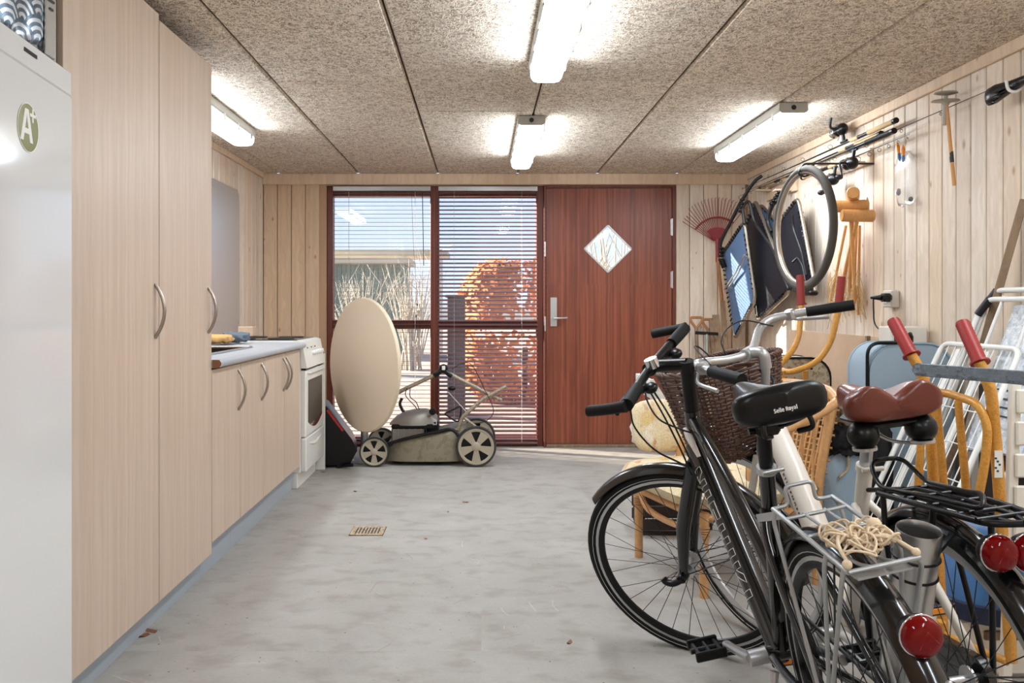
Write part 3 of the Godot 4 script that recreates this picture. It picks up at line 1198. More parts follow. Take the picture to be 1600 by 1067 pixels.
		b.box(V((LEFT + fx) / 2 - 0.04, 0.07, (da + db) / 2), Vector3(0.4, 0.14, 0.04))
		part("plinth", b, M.kick, t)
	# worktop with a sink let in
	t = thing("worktop", "speckled grey worktop with a brown cut end over the base cabinets", "worktop", V(-1.45, 0.89, 4.38))
	b = world_mb(t)
	var wx0 := LEFT + 0.004
	var wx1 := -1.118
	# four strips round the sink cut-out
	var s0 := 3.78
	var s1 := 4.6
	b.box(V((wx0 + wx1) / 2, 0.9075, (3.522 + s0) / 2), Vector3(wx1 - wx0, 0.035, s0 - 3.522), 0.0)
	b.box(V((wx0 + wx1) / 2, 0.9075, (5.235 + s1) / 2), Vector3(wx1 - wx0, 0.035, 5.235 - s1), 0.0)
	b.box(V((wx1 - 1.25) / 2, 0.9075, (s0 + s1) / 2), Vector3(wx1 + 1.25, 0.035, s1 - s0), 0.0)
	b.box(V((wx0 - 1.68) / 2, 0.9075, (s0 + s1) / 2), Vector3(-1.68 - wx0, 0.035, s1 - s0), 0.0)
	part("top", b, M.speckle, t)
	b = world_mb(t)
	b.box(V(wx1 - 0.004, 0.9075, 3.521), Vector3(0.03, 0.033, 0.003), 0.0)
	b.tube([V(wx1, 0.9075, 3.524), V(wx1, 0.9075, 3.522)], 0.0168, 12)
	part("cut_end", b, M.laminate_edge, t)
	b = world_mb(t)
	b.tube([V(wx1, 0.9075, 3.524), V(wx1, 0.9075, 5.235)], 0.0175, 14)
	part("rounded_front", b, M.speckle, t)
	b = world_mb(t)
	b.box(V(LEFT + 0.012, 0.945, 4.38), Vector3(0.016, 0.04, 1.71), 0.002)
	part("upstand", b, M.laminate_edge, t)
	t = thing("sink", "dark rimmed sink let into the worktop", "sink", V(-1.465, 0.76, 4.2))
	b = world_mb(t)
	var sx := -1.465
	b.box(V(sx, 0.765, (s0 + s1) / 2), Vector3(0.40, 0.006, 0.80))
	for e in [-1, 1]:
		b.box(V(sx + e * 0.2, 0.845, (s0 + s1) / 2), Vector3(0.006, 0.155, 0.80))
		b.box(V(sx, 0.845, (s0 + s1) / 2 + e * 0.4), Vector3(0.40, 0.155, 0.006))
	part("basin", b, M.dark_metal, t)
	b = world_mb(t)
	b.tube(bent([V(sx - 0.205, 0.928, s0 + 0.015), V(sx + 0.205, 0.928, s0 + 0.015), V(sx + 0.205, 0.928, s1 - 0.015), V(sx - 0.205, 0.928, s1 - 0.015)], 0.03, 4, true), 0.007, 8, true)
	part("rim", b, M.steel, t)
	b = world_mb(t)
	b.tube([V(sx, 0.7685, 4.2), V(sx, 0.773, 4.2)], 0.035, 16)
	part("drain", b, M.steel, t)
	# cloths by the sink
	t = thing("yellow_cloth", "crumpled yellow cloth lying on the worktop beyond the sink", "cloth", V(-1.54, 0.926, 4.86))
	b = world_mb(t)
	crumple(b, V(-1.54, 0.961, 4.86), Vector3(0.085, 0.026, 0.10), 3, 0.35, 24)
	part("fabric", b, M.cloth_yellow, t)
	t = thing("blue_cloth", "crumpled grey-blue cloth on the worktop next to the yellow one", "cloth", V(-1.47, 0.926, 5.06))
	b = world_mb(t)
	crumple(b, V(-1.50, 0.964, 5.06), Vector3(0.09, 0.03, 0.075), 5, 0.35, 24)
	part("fabric", b, M.cloth_blue, t)
	# splashback
	t = thing("splashback", "bright sheet-steel splashback with rounded corners screwed to the left wall", "splashback", V(LEFT + 0.004, 0.97, 4.8))
	b = MB.new()
	b.xf = Transform3D(Basis(Vector3(0, 0, -1), Vector3(0, 1, 0), Vector3(1, 0, 0)), Vector3.ZERO)
	b.prism(translated(rounded(2.56, 1.03, 0.07, 6), Vector2(0.03, 0.515)), 0.0, 0.004)
	part("sheet", b, M.brushed, t)
	b = MB.new()
	for q in [[1.27, 0.06], [1.27, 0.97], [0.1, 0.97], [0.7, 0.985]]:
		b.ball(Vector3(0.005, q[1], -q[0]), Vector3(0.003, 0.006, 0.006), 8)
	part("screws", b, M.steel, t)
	# cooker
	d0 = 5.245
	d1 = 5.845
	var cx := -1.11
	var dm := (d0 + d1) / 2
	t = thing("cooker", "white freestanding cooker with a dark glass oven window", "cooker", V(-1.43, 0, dm))
	b = world_mb(t)
	b.box(V((LEFT + 0.04 + cx - 0.03) / 2, 0.5, dm), Vector3(cx - 0.03 - LEFT - 0.04, 0.8, d1 - d0 - 0.004), 0.004)
	part("body", b, M.white_enamel, t)
	b = world_mb(t)
	b.box(V((LEFT + 0.04 + cx - 0.05) / 2, 0.05, dm - 0.01), Vector3(cx - 0.05 - LEFT - 0.04, 0.1, d1 - d0 - 0.03), 0.003)
	part("plinth", b, M.white_enamel, t)
	b = MB.new()
	b.xf = t.transform.affine_inverse() * Transform3D(Basis(Vector3(1, 0, 0), Vector3(0, 1, 0), Vector3(0, 0, 1)), V(0, 0, dm))
	b.prism(PackedVector2Array([Vector2(LEFT + 0.04, 0.9), Vector2(LEFT + 0.04, 0.935), Vector2(cx - 0.05, 0.935), Vector2(cx - 0.02, 0.925), Vector2(cx + 0.012, 0.76), Vector2(cx - 0.03, 0.76), Vector2(cx - 0.03, 0.9)]), -(d1 - d0) / 2, (d1 - d0) / 2)
	var pan := part("control_panel", b, M.white_enamel, t)
	for k in 5:
		b = world_mb(t)
		var kd := 5.50 + k * 0.065
		b.tube([V(cx - 0.006, 0.845, kd), V(cx + 0.018, 0.85, kd)], [0.018, 0.014], 14)
		part("knob", b, M.white_plastic, pan)
	b = world_mb(t)
	for k in 3:
		b.ball(V(cx - 0.009, 0.885, 5.36 + k * 0.12), Vector3(0.004, 0.005, 0.005), 8)
	part("indicator", b, M.black, pan)
	b = world_mb(t)
	b.box(V(cx - 0.012, 0.752, d0 + 0.18), Vector3(0.03, 0.008, 0.34))
	b.box(V(cx - 0.012, 0.752, d1 - 0.09), Vector3(0.03, 0.008, 0.1))
	part("vent_slot", b, M.black, pan)
	b = world_mb(t)
	b.box(V(cx - 0.015, 0.535, dm), Vector3(0.036, 0.42, d1 - d0 - 0.01), 0.005)
	var od := part("oven_door", b, M.white_enamel, t)
	b = MB.new()
	b.xf = t.transform.affine_inverse() * Transform3D(Basis(Vector3(0, 0, -1), Vector3(0, 1, 0), Vector3(1, 0, 0)), V(cx + 0.003, 0, dm))
	var gp := PackedVector2Array([Vector2(-0.225, 0.68), Vector2(-0.225, 0.41)])
	for k in 9:
		var u := k / 8.0
		gp.append(Vector2(-0.225 + 0.45 * u, 0.41 - 0.05 * sin(PI * u)))
	gp.append(Vector2(0.225, 0.68))
	b.prism(gp, 0.0, 0.003)
	part("oven_window", b, M.oven_glass, od)
	b = world_mb(t)
	b.tube(bent([V(cx, 0.728, d0 + 0.06), V(cx + 0.018, 0.728, d0 + 0.07), V(cx + 0.018, 0.728, d1 - 0.07), V(cx, 0.728, d1 - 0.06)], 0.01), 0.007, 8)
	part("door_handle", b, M.white_enamel, od)
	b = world_mb(t)
	b.box(V(cx - 0.012, 0.212, dm), Vector3(0.036, 0.21, d1 - d0 - 0.01), 0.005)
	var dw := part("drawer", b, M.white_enamel, t)
	b = world_mb(t)
	b.tube(curve([V(cx, 0.27, d0 + 0.12), V(cx + 0.006, 0.255, d0 + 0.22), V(cx + 0.008, 0.25, dm), V(cx + 0.006, 0.255, d1 - 0.22), V(cx, 0.27, d1 - 0.12)]), 0.009, 8)
	part("drawer_pull", b, M.white_enamel, dw)
	b = world_mb(t)
	b.box(V(-1.42, 0.938, dm), Vector3(0.5, 0.006, 0.54), 0.002)
	part("hob", b, M.black_gloss, t)
	for q in [[-1.55, 5.4], [-1.55, 5.69], [-1.3, 5.4], [-1.3, 5.69]]:
		b = world_mb(t)
		b.tube([V(q[0], 0.94, q[1]), V(q[0], 0.946, q[1])], 0.085, 22)
		part("hot_plate", b, M.dark_metal, t)
	b = MB.new()
	b.box(Vector3(0, 0.034, 0), Vector3(0.1, 0.066, 0.1), 0.004)
	var wb2 := solid("wooden_block", b, M.ply, "small pale wooden block lying at the back of the cooker", "block")
	wb2.position = V(-1.7, 0.935, 5.6)
	wb2.position = V(-1.60, 0.947, 5.69)
	b = MB.new()
	b.box(Vector3(0, 0.02, 0), Vector3(0.62, 0.82, 0.018), 0.002)
	var pb := solid("white_board", b, M.white_enamel, "white board standing against the far side of the cooker", "board")
	pb.position = V(-1.41, 0.392, 5.862)


# rounded lump with folds
func crumple(b: MB, c: Vector3, r: Vector3, sd: int, amount := 0.2, seg := 18) -> void:
	var ns := noise(sd, 1.4, 3)
	var rows := []
	for i in seg / 2 + 1:
		var la := -PI / 2 + PI * i / (seg / 2)
		var row := PackedVector3Array()
		for k in seg:
			var lo := TAU * k / seg
			var d := Vector3(cos(la) * cos(lo), sin(la), cos(la) * sin(lo))
			var s := 1.0 + amount * ns.get_noise_3d(d.x * 2.0, d.y * 2.0, d.z * 2.0)
			d = Vector3(signf(d.x) * absf(d.x) ** 0.7, signf(d.y) * absf(d.y) ** 0.7, signf(d.z) * absf(d.z) ** 0.7)
			row.append(c + d * r * s)
		rows.append(row)
	b.skin(rows, true, c)


func lettering(text: String, height: float, where: Vector3, basis: Basis, m: Material, parent: Node3D, t: Node3D, depth := 0.0012) -> MeshInstance3D:
	var tm := TextMesh.new()
	var f := SystemFont.new()
	f.font_names = PackedStringArray(["Droid Sans"])
	f.font_weight = 700
	tm.font = f
	tm.text = text
	tm.font_size = 64
	tm.pixel_size = height / 46.0
	tm.depth = depth
	tm.horizontal_alignment = HORIZONTAL_ALIGNMENT_CENTER
	tm.vertical_alignment = VERTICAL_ALIGNMENT_BOTTOM
	var o := MeshInstance3D.new()
	o.name = "lettering"
	o.mesh = tm
	o.material_override = m
	parent.add_child(o, true)
	o.transform = t.transform.affine_inverse() * Transform3D(basis, where)
	return o


# ---------------------------------------------------------------- against the window

func build_back_left() -> void:
	# round table with its top swung upright
	var c := at(568, 570, 5.93)
	var t := thing("folding_table", "round beige table with its top folded upright in front of the window", "table", V(c.x, 0, 5.95))
	var b := MB.new()
	var yaw := -0.9
	var bs := Basis(Vector3.UP, yaw) * Basis(Vector3.RIGHT, PI / 2)
	b.xf = t.transform.affine_inverse() * Transform3D(bs, c)
	b.lathe([Vector2(0, 0.014), Vector2(0.472, 0.014)], 64)
	b.lathe([Vector2(0.472, -0.014), Vector2(0, -0.014)], 64)
	part("table_top", b, M.beige_top, t)
	b = MB.new()
	b.xf = t.transform.affine_inverse() * Transform3D(bs, c)
	b.lathe([Vector2(0.471, -0.0145), Vector2(0.477, -0.011), Vector2(0.479, 0.0), Vector2(0.477, 0.011), Vector2(0.471, 0.0145)], 64)
	part("edge_band", b, M.beige_edge, t)
	var nrm := bs * Vector3(0, 1, 0)
	var back := nrm if nrm.z < 0 else -nrm
	var pc := V(-0.87, c.y, 6.2)
	b = world_mb(t)
	b.tube([Vector3(pc.x, 0.03, pc.z), Vector3(pc.x, c.y + 0.05, pc.z)], 0.028, 14)
	part("pedestal", b, M.grey_metal, t)
	b = world_mb(t)
	var side := Vector3.UP.cross(nrm).normalized()
	b.bar(Vector3(pc.x, c.y + 0.03, pc.z) - side * 0.2, Vector3(pc.x, c.y + 0.03, pc.z) + side * 0.2, 0.05, 0.03, Vector3.UP)
	b.bar(Vector3(pc.x, c.y + 0.03, pc.z), c + back * 0.012 + Vector3(0, 0.03, 0), 0.05, 0.03, Vector3.UP)
	part("bracket", b, M.grey_metal, t)
	b = MB.new()
	b.xf = t.transform.affine_inverse() * Transform3D(Basis(), Vector3(pc.x, 0, pc.z))
	b.lathe([Vector2(0.0, 0.0), Vector2(0.14, 0.0), Vector2(0.142, 0.01), Vector2(0.1, 0.022), Vector2(0.03, 0.045)], 28)
	part("foot_plate", b, M.grey_metal, t)
	# black grass box behind the cooker
	t = thing("grass_box", "black plastic grass collecting box with a red stripe beside the cooker", "box", V(-1.07, 0, 6.12))
	b = MB.new()
	b.xf = Transform3D(Basis(Vector3.UP, 0.15), Vector3.ZERO)
	b.prism(PackedVector2Array([Vector2(-0.16, 0.02), Vector2(0.10, 0.02), Vector2(0.155, 0.12), Vector2(0.12, 0.2), Vector2(-0.06, 0.44), Vector2(-0.11, 0.46), Vector2(-0.17, 0.40)]), -0.2, 0.2, true)
	part("shell", b, M.black, t)
	b = MB.new()
	b.xf = Transform3D(Basis(Vector3.UP, 0.15), Vector3.ZERO)
	b.bar(Vector3(0.055, 0.265, 0.203), Vector3(-0.055, 0.415, 0.203), 0.016, 0.008, Vector3.RIGHT)
	part("stripe", b, M.red, t)
	b = MB.new()
	b.tube([Vector3(0.08, 0.02, 0.2), Vector3(0.16, 0.03, 0.24)], 0.012, 8)
	b.tube([Vector3(-0.12, 0.0, 0.15), Vector3(-0.12, 0.03, 0.15)], 0.014, 8)
	b.tube([Vector3(0.05, 0.0, 0.19), Vector3(0.05, 0.03, 0.19)], 0.014, 8)
	b.tube([Vector3(-0.05, 0.0, -0.15), Vector3(-0.05, 0.03, -0.15)], 0.014, 8)
	part("feet", b, M.black, t)
	# offcut on the floor
	b = MB.new()
	b.box(Vector3(0, 0.012, 0), Vector3(0.15, 0.024, 0.06), 0.002)
	var o := solid("wood_offcut", b, M.ply, "pale wood offcut lying on the concrete beside the mower wheel", "offcut")
	o.position = at(556, 712, 6.16) * Vector3(1, 0, 1)
	o.rotation.y = 0.4


func mower_wheel(t: Node3D, c: Vector3, r: float, w: float, front: bool) -> void:
	# c: centre; axle along z (world)
	var b := MB.new()
	b.xf = t.transform.affine_inverse() * Transform3D(Basis(Vector3.RIGHT, PI / 2), c)
	b.lathe([Vector2(r * 0.86, -w / 2), Vector2(r * 0.97, -w / 2), Vector2(r, -w * 0.3), Vector2(r, w * 0.3), Vector2(r * 0.97, w / 2), Vector2(r * 0.86, w / 2)], 32)
	var wh := part("wheel", b, M.mower_dark, t)
	b = MB.new()
	b.xf = t.transform.affine_inverse() * Transform3D(Basis(Vector3.RIGHT, PI / 2), c)
	b.lathe([Vector2(r * 0.74, w * 0.42), Vector2(r * 0.8, w * 0.52), Vector2(r * 0.88, w * 0.52), Vector2(r * 0.9, w * 0.4)], 32)
	b.lathe([Vector2(0, w * 0.6), Vector2(r * 0.14, w * 0.6), Vector2(r * 0.2, w * 0.52), Vector2(r * 0.24, w * 0.42)], 20)
	for k in 5:
		var a := TAU * k / 5 + 0.3
		var dirv := Vector3(cos(a), 0, sin(a))
		var sd := Vector3(-sin(a), 0, cos(a))
		var y := w * 0.48
		var p := [dirv * r * 0.15 - sd * r * 0.1, dirv * r * 0.15 + sd * r * 0.1, dirv * r * 0.78 + sd * r * 0.24, dirv * r * 0.78 - sd * r * 0.24]
		for i in 4:
			p[i] += Vector3(0, y, 0)
		b.quad(p[0], p[1], p[2], p[3], Vector3.UP)
		b.quad(p[1], p[1] - Vector3(0, 0.008, 0), p[2] - Vector3(0, 0.008, 0), p[2], sd)
		b.quad(p[0], p[0] - Vector3(0, 0.008, 0), p[3] - Vector3(0, 0.008, 0), p[3], -sd)
	part("hub_cap", b, M.mower_wheel, wh)
	b = MB.new()
	b.xf = t.transform.affine_inverse() * Transform3D(Basis(Vector3.RIGHT, PI / 2), c)
	b.lathe([Vector2(0, w * 0.1), Vector2(r * 0.86, w * 0.1)], 24)
	part("wheel_disc", b, M.black, wh)


func build_mower() -> void:
	var dn := 5.98
	var df := 6.42
	var dm := (dn + df) / 2
	var rf := 0.108
	var rr := 0.146
	var pf := at(585, 707, dn)
	var pr := at(744, 698, dn)
	var t := thing("lawn_mower", "dusty silver-grey petrol lawn mower with folded handle before the window", "lawn mower", V(-0.4, 0, dm))
	mower_wheel(t, V(pf.x, rf, dn), rf, 0.045, true)
	mower_wheel(t, V(pf.x, rf, df), rf, 0.045, true)
	mower_wheel(t, V(pr.x, rr, dn), rr, 0.05, false)
	mower_wheel(t, V(pr.x, rr, df), rr, 0.05, false)
	# deck: side outline swept across with rounded flanks
	var xs := [610, 640, 670, 700, 725]
	var tops := [684, 684, 676, 672, 668]
	var b := world_mb(t)
	var rows := []
	for i in 9:
		var v := i / 8.0
		var px := lerpf(604, 728, v)
		var pt := lerpf(699, 667, pow(v, 0.8)) if v < 0.5 else lerpf(684, 669, (v - 0.5) * 2)
		var p := at(px, pt, dn + 0.03)
		var lowp := at(px, 721, dn + 0.03)
		var row := PackedVector3Array()
		var hw := 0.20 - 0.05 * pow(absf(v - 0.5) * 2, 4)
		for k in 13:
			var u := k / 12.0 * 2 - 1
			var prof := 1.0 - pow(absf(u), 6)
			row.append(V(p.x, lerpf(lowp.y, p.y + 0.02, pow(prof, 0.5)), dm + signf(u) * hw * pow(absf(u), 0.55)))
		rows.append(row)
	b.skin(rows, false, V(-0.4, 0.05, dm))
	# rounded nose and tail
	part("deck", b, M.mower_deck, t)
	b = world_mb(t)
	for e in [0, 8]:
		var cc := Vector3.ZERO
		for p in rows[e]:
			cc += p / 13.0
		for k in 12:
			var nn := Vector3(-1 if e == 0 else 1, 0, 0)
			b.tri(cc, rows[e][k], rows[e][k + 1], nn, nn, nn)
		b.tri(cc, rows[e][0], rows[e][12], Vector3(-1 if e == 0 else 1, 0, 0), Vector3(-1 if e == 0 else 1, 0, 0), Vector3(-1 if e == 0 else 1, 0, 0))
	part("deck_ends", b, M.mower_deck, t)
	b = world_mb(t)
	for d in [dn + 0.045, df - 0.045]:
		b.tube([V(pf.x, rf, d), V(pf.x + 0.12, 0.16, d)], 0.016, 8)
		b.tube([V(pr.x, rr, d), V(pr.x - 0.12, 0.18, d)], 0.018, 8)
	b.tube([V(pf.x, rf, dn), V(pf.x, rf, df)], 0.008, 8)
	b.tube([V(pr.x, rr, dn), V(pr.x, rr, df)], 0.009, 8)
	part("axle", b, M.dark_metal, t)
	b = world_mb(t)
	b.tube(curve([at(600, 695, dn + 0.03), at(640, 684, dn + 0.03), at(690, 673, dn + 0.05), at(706, 671, dn + 0.06), at(718, 682, dn + 0.05)]), 0.012, 8)
	part("black_rail", b, M.black, t)
	# engine: block, cowl, cover
	b = world_mb(t)
	b.box((at(614, 665, dm) + at(664, 690, dm)) / 2, Vector3(0.24, 0.12, 0.22), 0.01)
	for k in 5:
		b.box(at(622 + k * 9, 676, dm - 0.115), Vector3(0.008, 0.06, 0.012))
	part("engine_block", b, M.engine, t)
	b = world_mb(t)
	b.box((at(615, 655, dm) + at(684, 690, dm)) / 2 + Vector3(0.13, 0.01, 0), Vector3(0.09, 0.17, 0.2), 0.02)
	b.box((at(613, 660, dm) + at(680, 666, dm)) / 2, Vector3(0.31, 0.035, 0.25), 0.01)
	part("air_duct", b, M.black, t)
	b = world_mb(t)
	var cr := []
	for i in 9:
		var v := i / 8.0
		var px := lerpf(611, 684, v)
		var ptop: float = [658, 649, 644, 641, 639, 638, 638, 641, 650][i]
		var row := PackedVector3Array()
		var a := at(px, ptop, dm)
		var l := at(px, 661, dm)
		for k in 11:
			var an := PI * k / 10.0
			row.append(V(a.x, l.y + (a.y - l.y) * pow(sin(an), 0.6), dm - cos(an) * 0.145 * (0.55 + 0.45 * sin(PI * clampf(v, 0.1, 0.9)))))
		cr.append(row)
	b.skin(cr, false, V(-0.47, 0.3, dm))
	part("engine_cowl", b, M.engine, t)
	b = world_mb(t)
	b.box(at(676, 643, dm - 0.12), Vector3(0.05, 0.05, 0.05), 0.015)
	part("fuel_cap", b, M.black, t)
	# lower and upper handle tubes, folded forward
	for e in [[dn + 0.06, 0], [df - 0.06, 1]]:
		var d: float = e[0]
		b = world_mb(t)
		b.tube(bent([at(716, 672, d), at(722, 652, d), at(754, 624, d), at(792, 603, d)], 0.03), 0.015, 10)
		b.tube([at(722, 650, d), at(745, 668, d)], 0.011, 8)
		part("lower_handle", b, M.mower_tube, t)
		b = world_mb(t)
		b.tube(bent([at(783, 625, d + 0.02), at(710, 588, d + 0.02), at(690, 577, d + 0.02), at(675, 588, d + 0.02), at(634, 607, d + 0.02), at(615, 617, d + 0.02)], 0.04), 0.015, 10)
		part("upper_handle", b, M.mower_tube, t)
		b = world_mb(t)
		b.ball(at(693, 576, d + 0.02), Vector3(0.034, 0.034, 0.024), 12)
		b.tube([at(678, 587, d + 0.02), at(692, 577, d + 0.02), at(706, 588, d + 0.02)], 0.021, 8)
		part("joint", b, M.black, t)
	b = world_mb(t)
	b.tube([at(783, 625, dn + 0.08), at(783, 625, df - 0.04)], 0.0125, 10)
	part("cross_tube", b, M.mower_tube, t)
	b = world_mb(t)
	b.box(at(693, 575, dn + 0.052), Vector3(0.024, 0.03, 0.006), 0.003)
	part("joint_plate", b, M.white_plastic, t)
	b = world_mb(t)
	b.tube(curve([at(706, 577, dn), at(722, 568, dn), at(738, 571, dn), at(756, 606, dn), at(771, 640, dn), at(762, 656, dn), at(745, 662, dn + 0.05)]), 0.0028, 5)
	b.tube(curve([at(636, 606, dn + 0.05), at(634, 618, dn), at(648, 634, dn), at(652, 640, dn + 0.05)]), 0.0035, 5)
	b.tube(curve([at(641, 606, dn + 0.05), at(641, 620, dn), at(650, 628, dn), at(655, 640, dn + 0.05)]), 0.0035, 5)
	b.tube(curve([at(628, 622, dm), at(625, 632, dm), at(632, 646, dm)]), 0.012, 6)
	b.tube(curve([at(695, 646, dm), at(708, 640, dm), at(720, 636, dm), at(716, 658, dm), at(700, 650, dm), at(695, 646, dm)]), 0.007, 6)
	part("cables", b, M.cable, t)
	b = world_mb(t)
	b.tube([at(700, 612, dm), at(731, 646, dm)], 0.004, 5)
	part("starter_cord", b, M.cord, t)
	b = world_mb(t)
	b.ball(at(706, 607, dm), Vector3(0.03, 0.018, 0.015), 10)
	part("starter_grip", b, M.black, t)


# ---------------------------------------------------------------- bicycles
# own axes of a bicycle: x forward, y up, z to the rider's right; origin where the rear tyre meets the floor

func bike_root(called: String, label: String, rx: float, rd: float, heading: float, lean: float) -> Node3D:
	var t := thing(called, label, "bicycle", V(rx, 0, rd), "bicycles")
	t.basis = Basis(Vector3.UP, PI - heading) * Basis(Vector3.RIGHT, -lean)
	return t


func steer_xf(a0: Vector3, axis: Vector3, angle: float) -> Transform3D:
	var bs := Basis(axis.normalized(), angle)
	return Transform3D(bs, a0 - bs * a0)


func bike_wheel(t: Node3D, called: String, xf: Transform3D, c: Vector3, stripe: Material, rim_m: Material) -> void:
	var across := Transform3D(Basis(Vector3.RIGHT, PI / 2), Vector3.ZERO)
	var o := Node3D.new()
	o.name = called
	t.add_child(o, true)
	o.transform = xf * Transform3D(Basis(), c)
	var b := MB.new()
	b.tube(ring(Vector3.ZERO, Vector3.RIGHT, Vector3.UP, 0.3265, 64), 0.0185, 12, true)
	part("tyre", b, M.rubber, o)
	b = MB.new()
	for e in [-1.0, 1.0]:
		b.tube(ring(Vector3(0, 0, e * 0.0155), Vector3.RIGHT, Vector3.UP, 0.3225, 64), 0.0024, 6, true)
	part("reflective_stripe", b, stripe, o)
	b = MB.new()
	b.xf = across
	b.lathe([Vector2(0.315, 0.0115), Vector2(0.3035, 0.0117), Vector2(0.3035, 0.010)], 64)
	b.lathe([Vector2(0.3035, -0.010), Vector2(0.3035, -0.0117), Vector2(0.315, -0.0115)], 64)
	part("brake_track", b, M.alu, o)
	b = MB.new()
	b.xf = across
	b.lathe([Vector2(0.3035, 0.0112), Vector2(0.294, 0.0095), Vector2(0.286, 0.004), Vector2(0.286, -0.004), Vector2(0.294, -0.0095), Vector2(0.3035, -0.0112)], 64)
	part("rim", b, rim_m, o)
	b = MB.new()
	for k in 32:
		var a := TAU * k / 32
		var sd := 1.0 if k % 2 == 0 else -1.0
		var tw := 0.55 * (1.0 if (k / 2) % 2 == 0 else -1.0)
		b.tube([Vector3(cos(a + tw) * 0.026, sin(a + tw) * 0.026, sd * 0.03), Vector3(cos(a) * 0.294, sin(a) * 0.294, sd * 0.003)], 0.0012, 4, false, false)
	part("spokes", b, M.dark_metal, o)
	b = MB.new()
	b.tube([Vector3(0, 0, -0.055), Vector3(0, 0, 0.055)], 0.011, 12)
	for e in [-1.0, 1.0]:
		b.tube([Vector3(0, 0, e * 0.028), Vector3(0, 0, e * 0.033)], 0.03, 18)
		b.tube([Vector3(0, 0, e * 0.055), Vector3(0, 0, e * 0.068)], 0.008, 8)
	part("hub", b, M.alu, o)


func fender(b: MB, c: Vector3, r: float, hw: float, a0: float, a1: float) -> void:
	var out := []
	var inn := []
	var seg := 26
	for i in seg + 1:
		var a := deg_to_rad(lerpf(a0, a1, float(i) / seg))
		var rad := Vector3(cos(a), sin(a), 0)
		var row := PackedVector3Array()
		var row2 := PackedVector3Array()
		for k in 9:
			var u := k / 8.0 * 2 - 1
			var f := r - 0.02 * pow(absf(u), 2.4)
			row.append(c + rad * f + Vector3(0, 0, u * hw))
			row2.append(c + rad * (f - 0.002) + Vector3(0, 0, u * hw))
		out.append(row)
		inn.append(row2)
	b.skin(out, false, c)
	b.skin(inn, false, c)


func stays(b: MB, hub: Vector3, c: Vector3, r: float, angles: Array) -> void:
	for a in angles:
		var an := deg_to_rad(a)
		for e in [-1.0, 1.0]:
			b.tube([hub + Vector3(0, 0, e * 0.062), c + Vector3(cos(an) * r, sin(an) * r, e * 0.026)], 0.0022, 5)


func saddle_shape(b: MB, o: Vector3, pitch: float, l: float, w: float, h: float, twin: bool) -> void:
	var keep := b.xf
	b.xf = b.xf * Transform3D(Basis(Vector3.BACK, pitch), o)
	var rows := []
	var n := 22
	for i in n + 1:
		var u := float(i) / n
		var x := l * (0.5 - u)
		var hw: float
		if u < 0.45:
			hw = lerpf(0.024, 0.044, smoothstep(0.0, 0.45, u))
		else:
			hw = lerpf(0.044, w / 2, smoothstep(0.42, 0.82, u))
		var endr := 1.0
		if u < 0.06:
			endr = sqrt(1.0 - pow(1.0 - u / 0.06, 2))
		if u > 0.86:
			endr = sqrt(maxf(0.0, 1.0 - pow((u - 0.86) / 0.14, 2)))
		var lift := 0.012 * smoothstep(0.5, 0.95, u) - 0.004 * sin(PI * u)
		var row := PackedVector3Array()
		for k in 24:
			var a := TAU * k / 24
			var cz := signf(cos(a)) * pow(absf(cos(a)), 0.75)
			var sy := sin(a)
			var z := cz * hw * endr
			var y := lift
			if sy >= 0:
				y += h * 0.45 * pow(sy, 0.7) * (0.35 + 0.65 * endr)
			else:
				y -= h * (0.55 if u > 0.4 else 0.4) * pow(-sy, 0.6) * (0.3 + 0.7 * endr)
			if twin and u > 0.35 and sy > 0:
				y -= 0.022 * exp(-pow(z / 0.024, 2)) * smoothstep(0.35, 0.6, u)
				y += 0.012 * exp(-pow((absf(z) - w * 0.28) / 0.03, 2)) * smoothstep(0.45, 0.7, u)
			row.append(Vector3(x + (0.02 * exp(-pow(z / 0.03, 2)) * smoothstep(0.8, 1.0, u) if twin else 0.0), y, z))
		rows.append(row)
	b.skin(rows, true, Vector3(0, 0, 0))
	b.xf = keep


const GLYPHS := {
	"I": [0.3, [[0, 0], [0.3, 0], [0.3, 1], [0, 1]]],
	"N": [0.92, [[0, 0], [0.28, 0], [0.28, 0.52], [0.62, 0], [0.92, 0], [0.92, 1], [0.64, 1], [0.64, 0.48], [0.3, 1], [0, 1]]],
	"S": [0.82, [[0, 0], [0.82, 0], [0.82, 0.6], [0.3, 0.6], [0.3, 0.76], [0.82, 0.76], [0.82, 1], [0, 1], [0, 0.4], [0.52, 0.4], [0.52, 0.24], [0, 0.24]]],
	"H": [0.88, [[0, 0], [0.28, 0], [0.28, 0.38], [0.6, 0.38], [0.6, 0], [0.88, 0], [0.88, 1], [0.6, 1], [0.6, 0.62], [0.28, 0.62], [0.28, 1], [0, 1]]],
	"K": [0.96, [[0, 0], [0.28, 0], [0.28, 0.35], [0.6, 0], [0.96, 0], [0.5, 0.5], [0.96, 1], [0.6, 1], [0.28, 0.65], [0.28, 1], [0, 1]]],
}


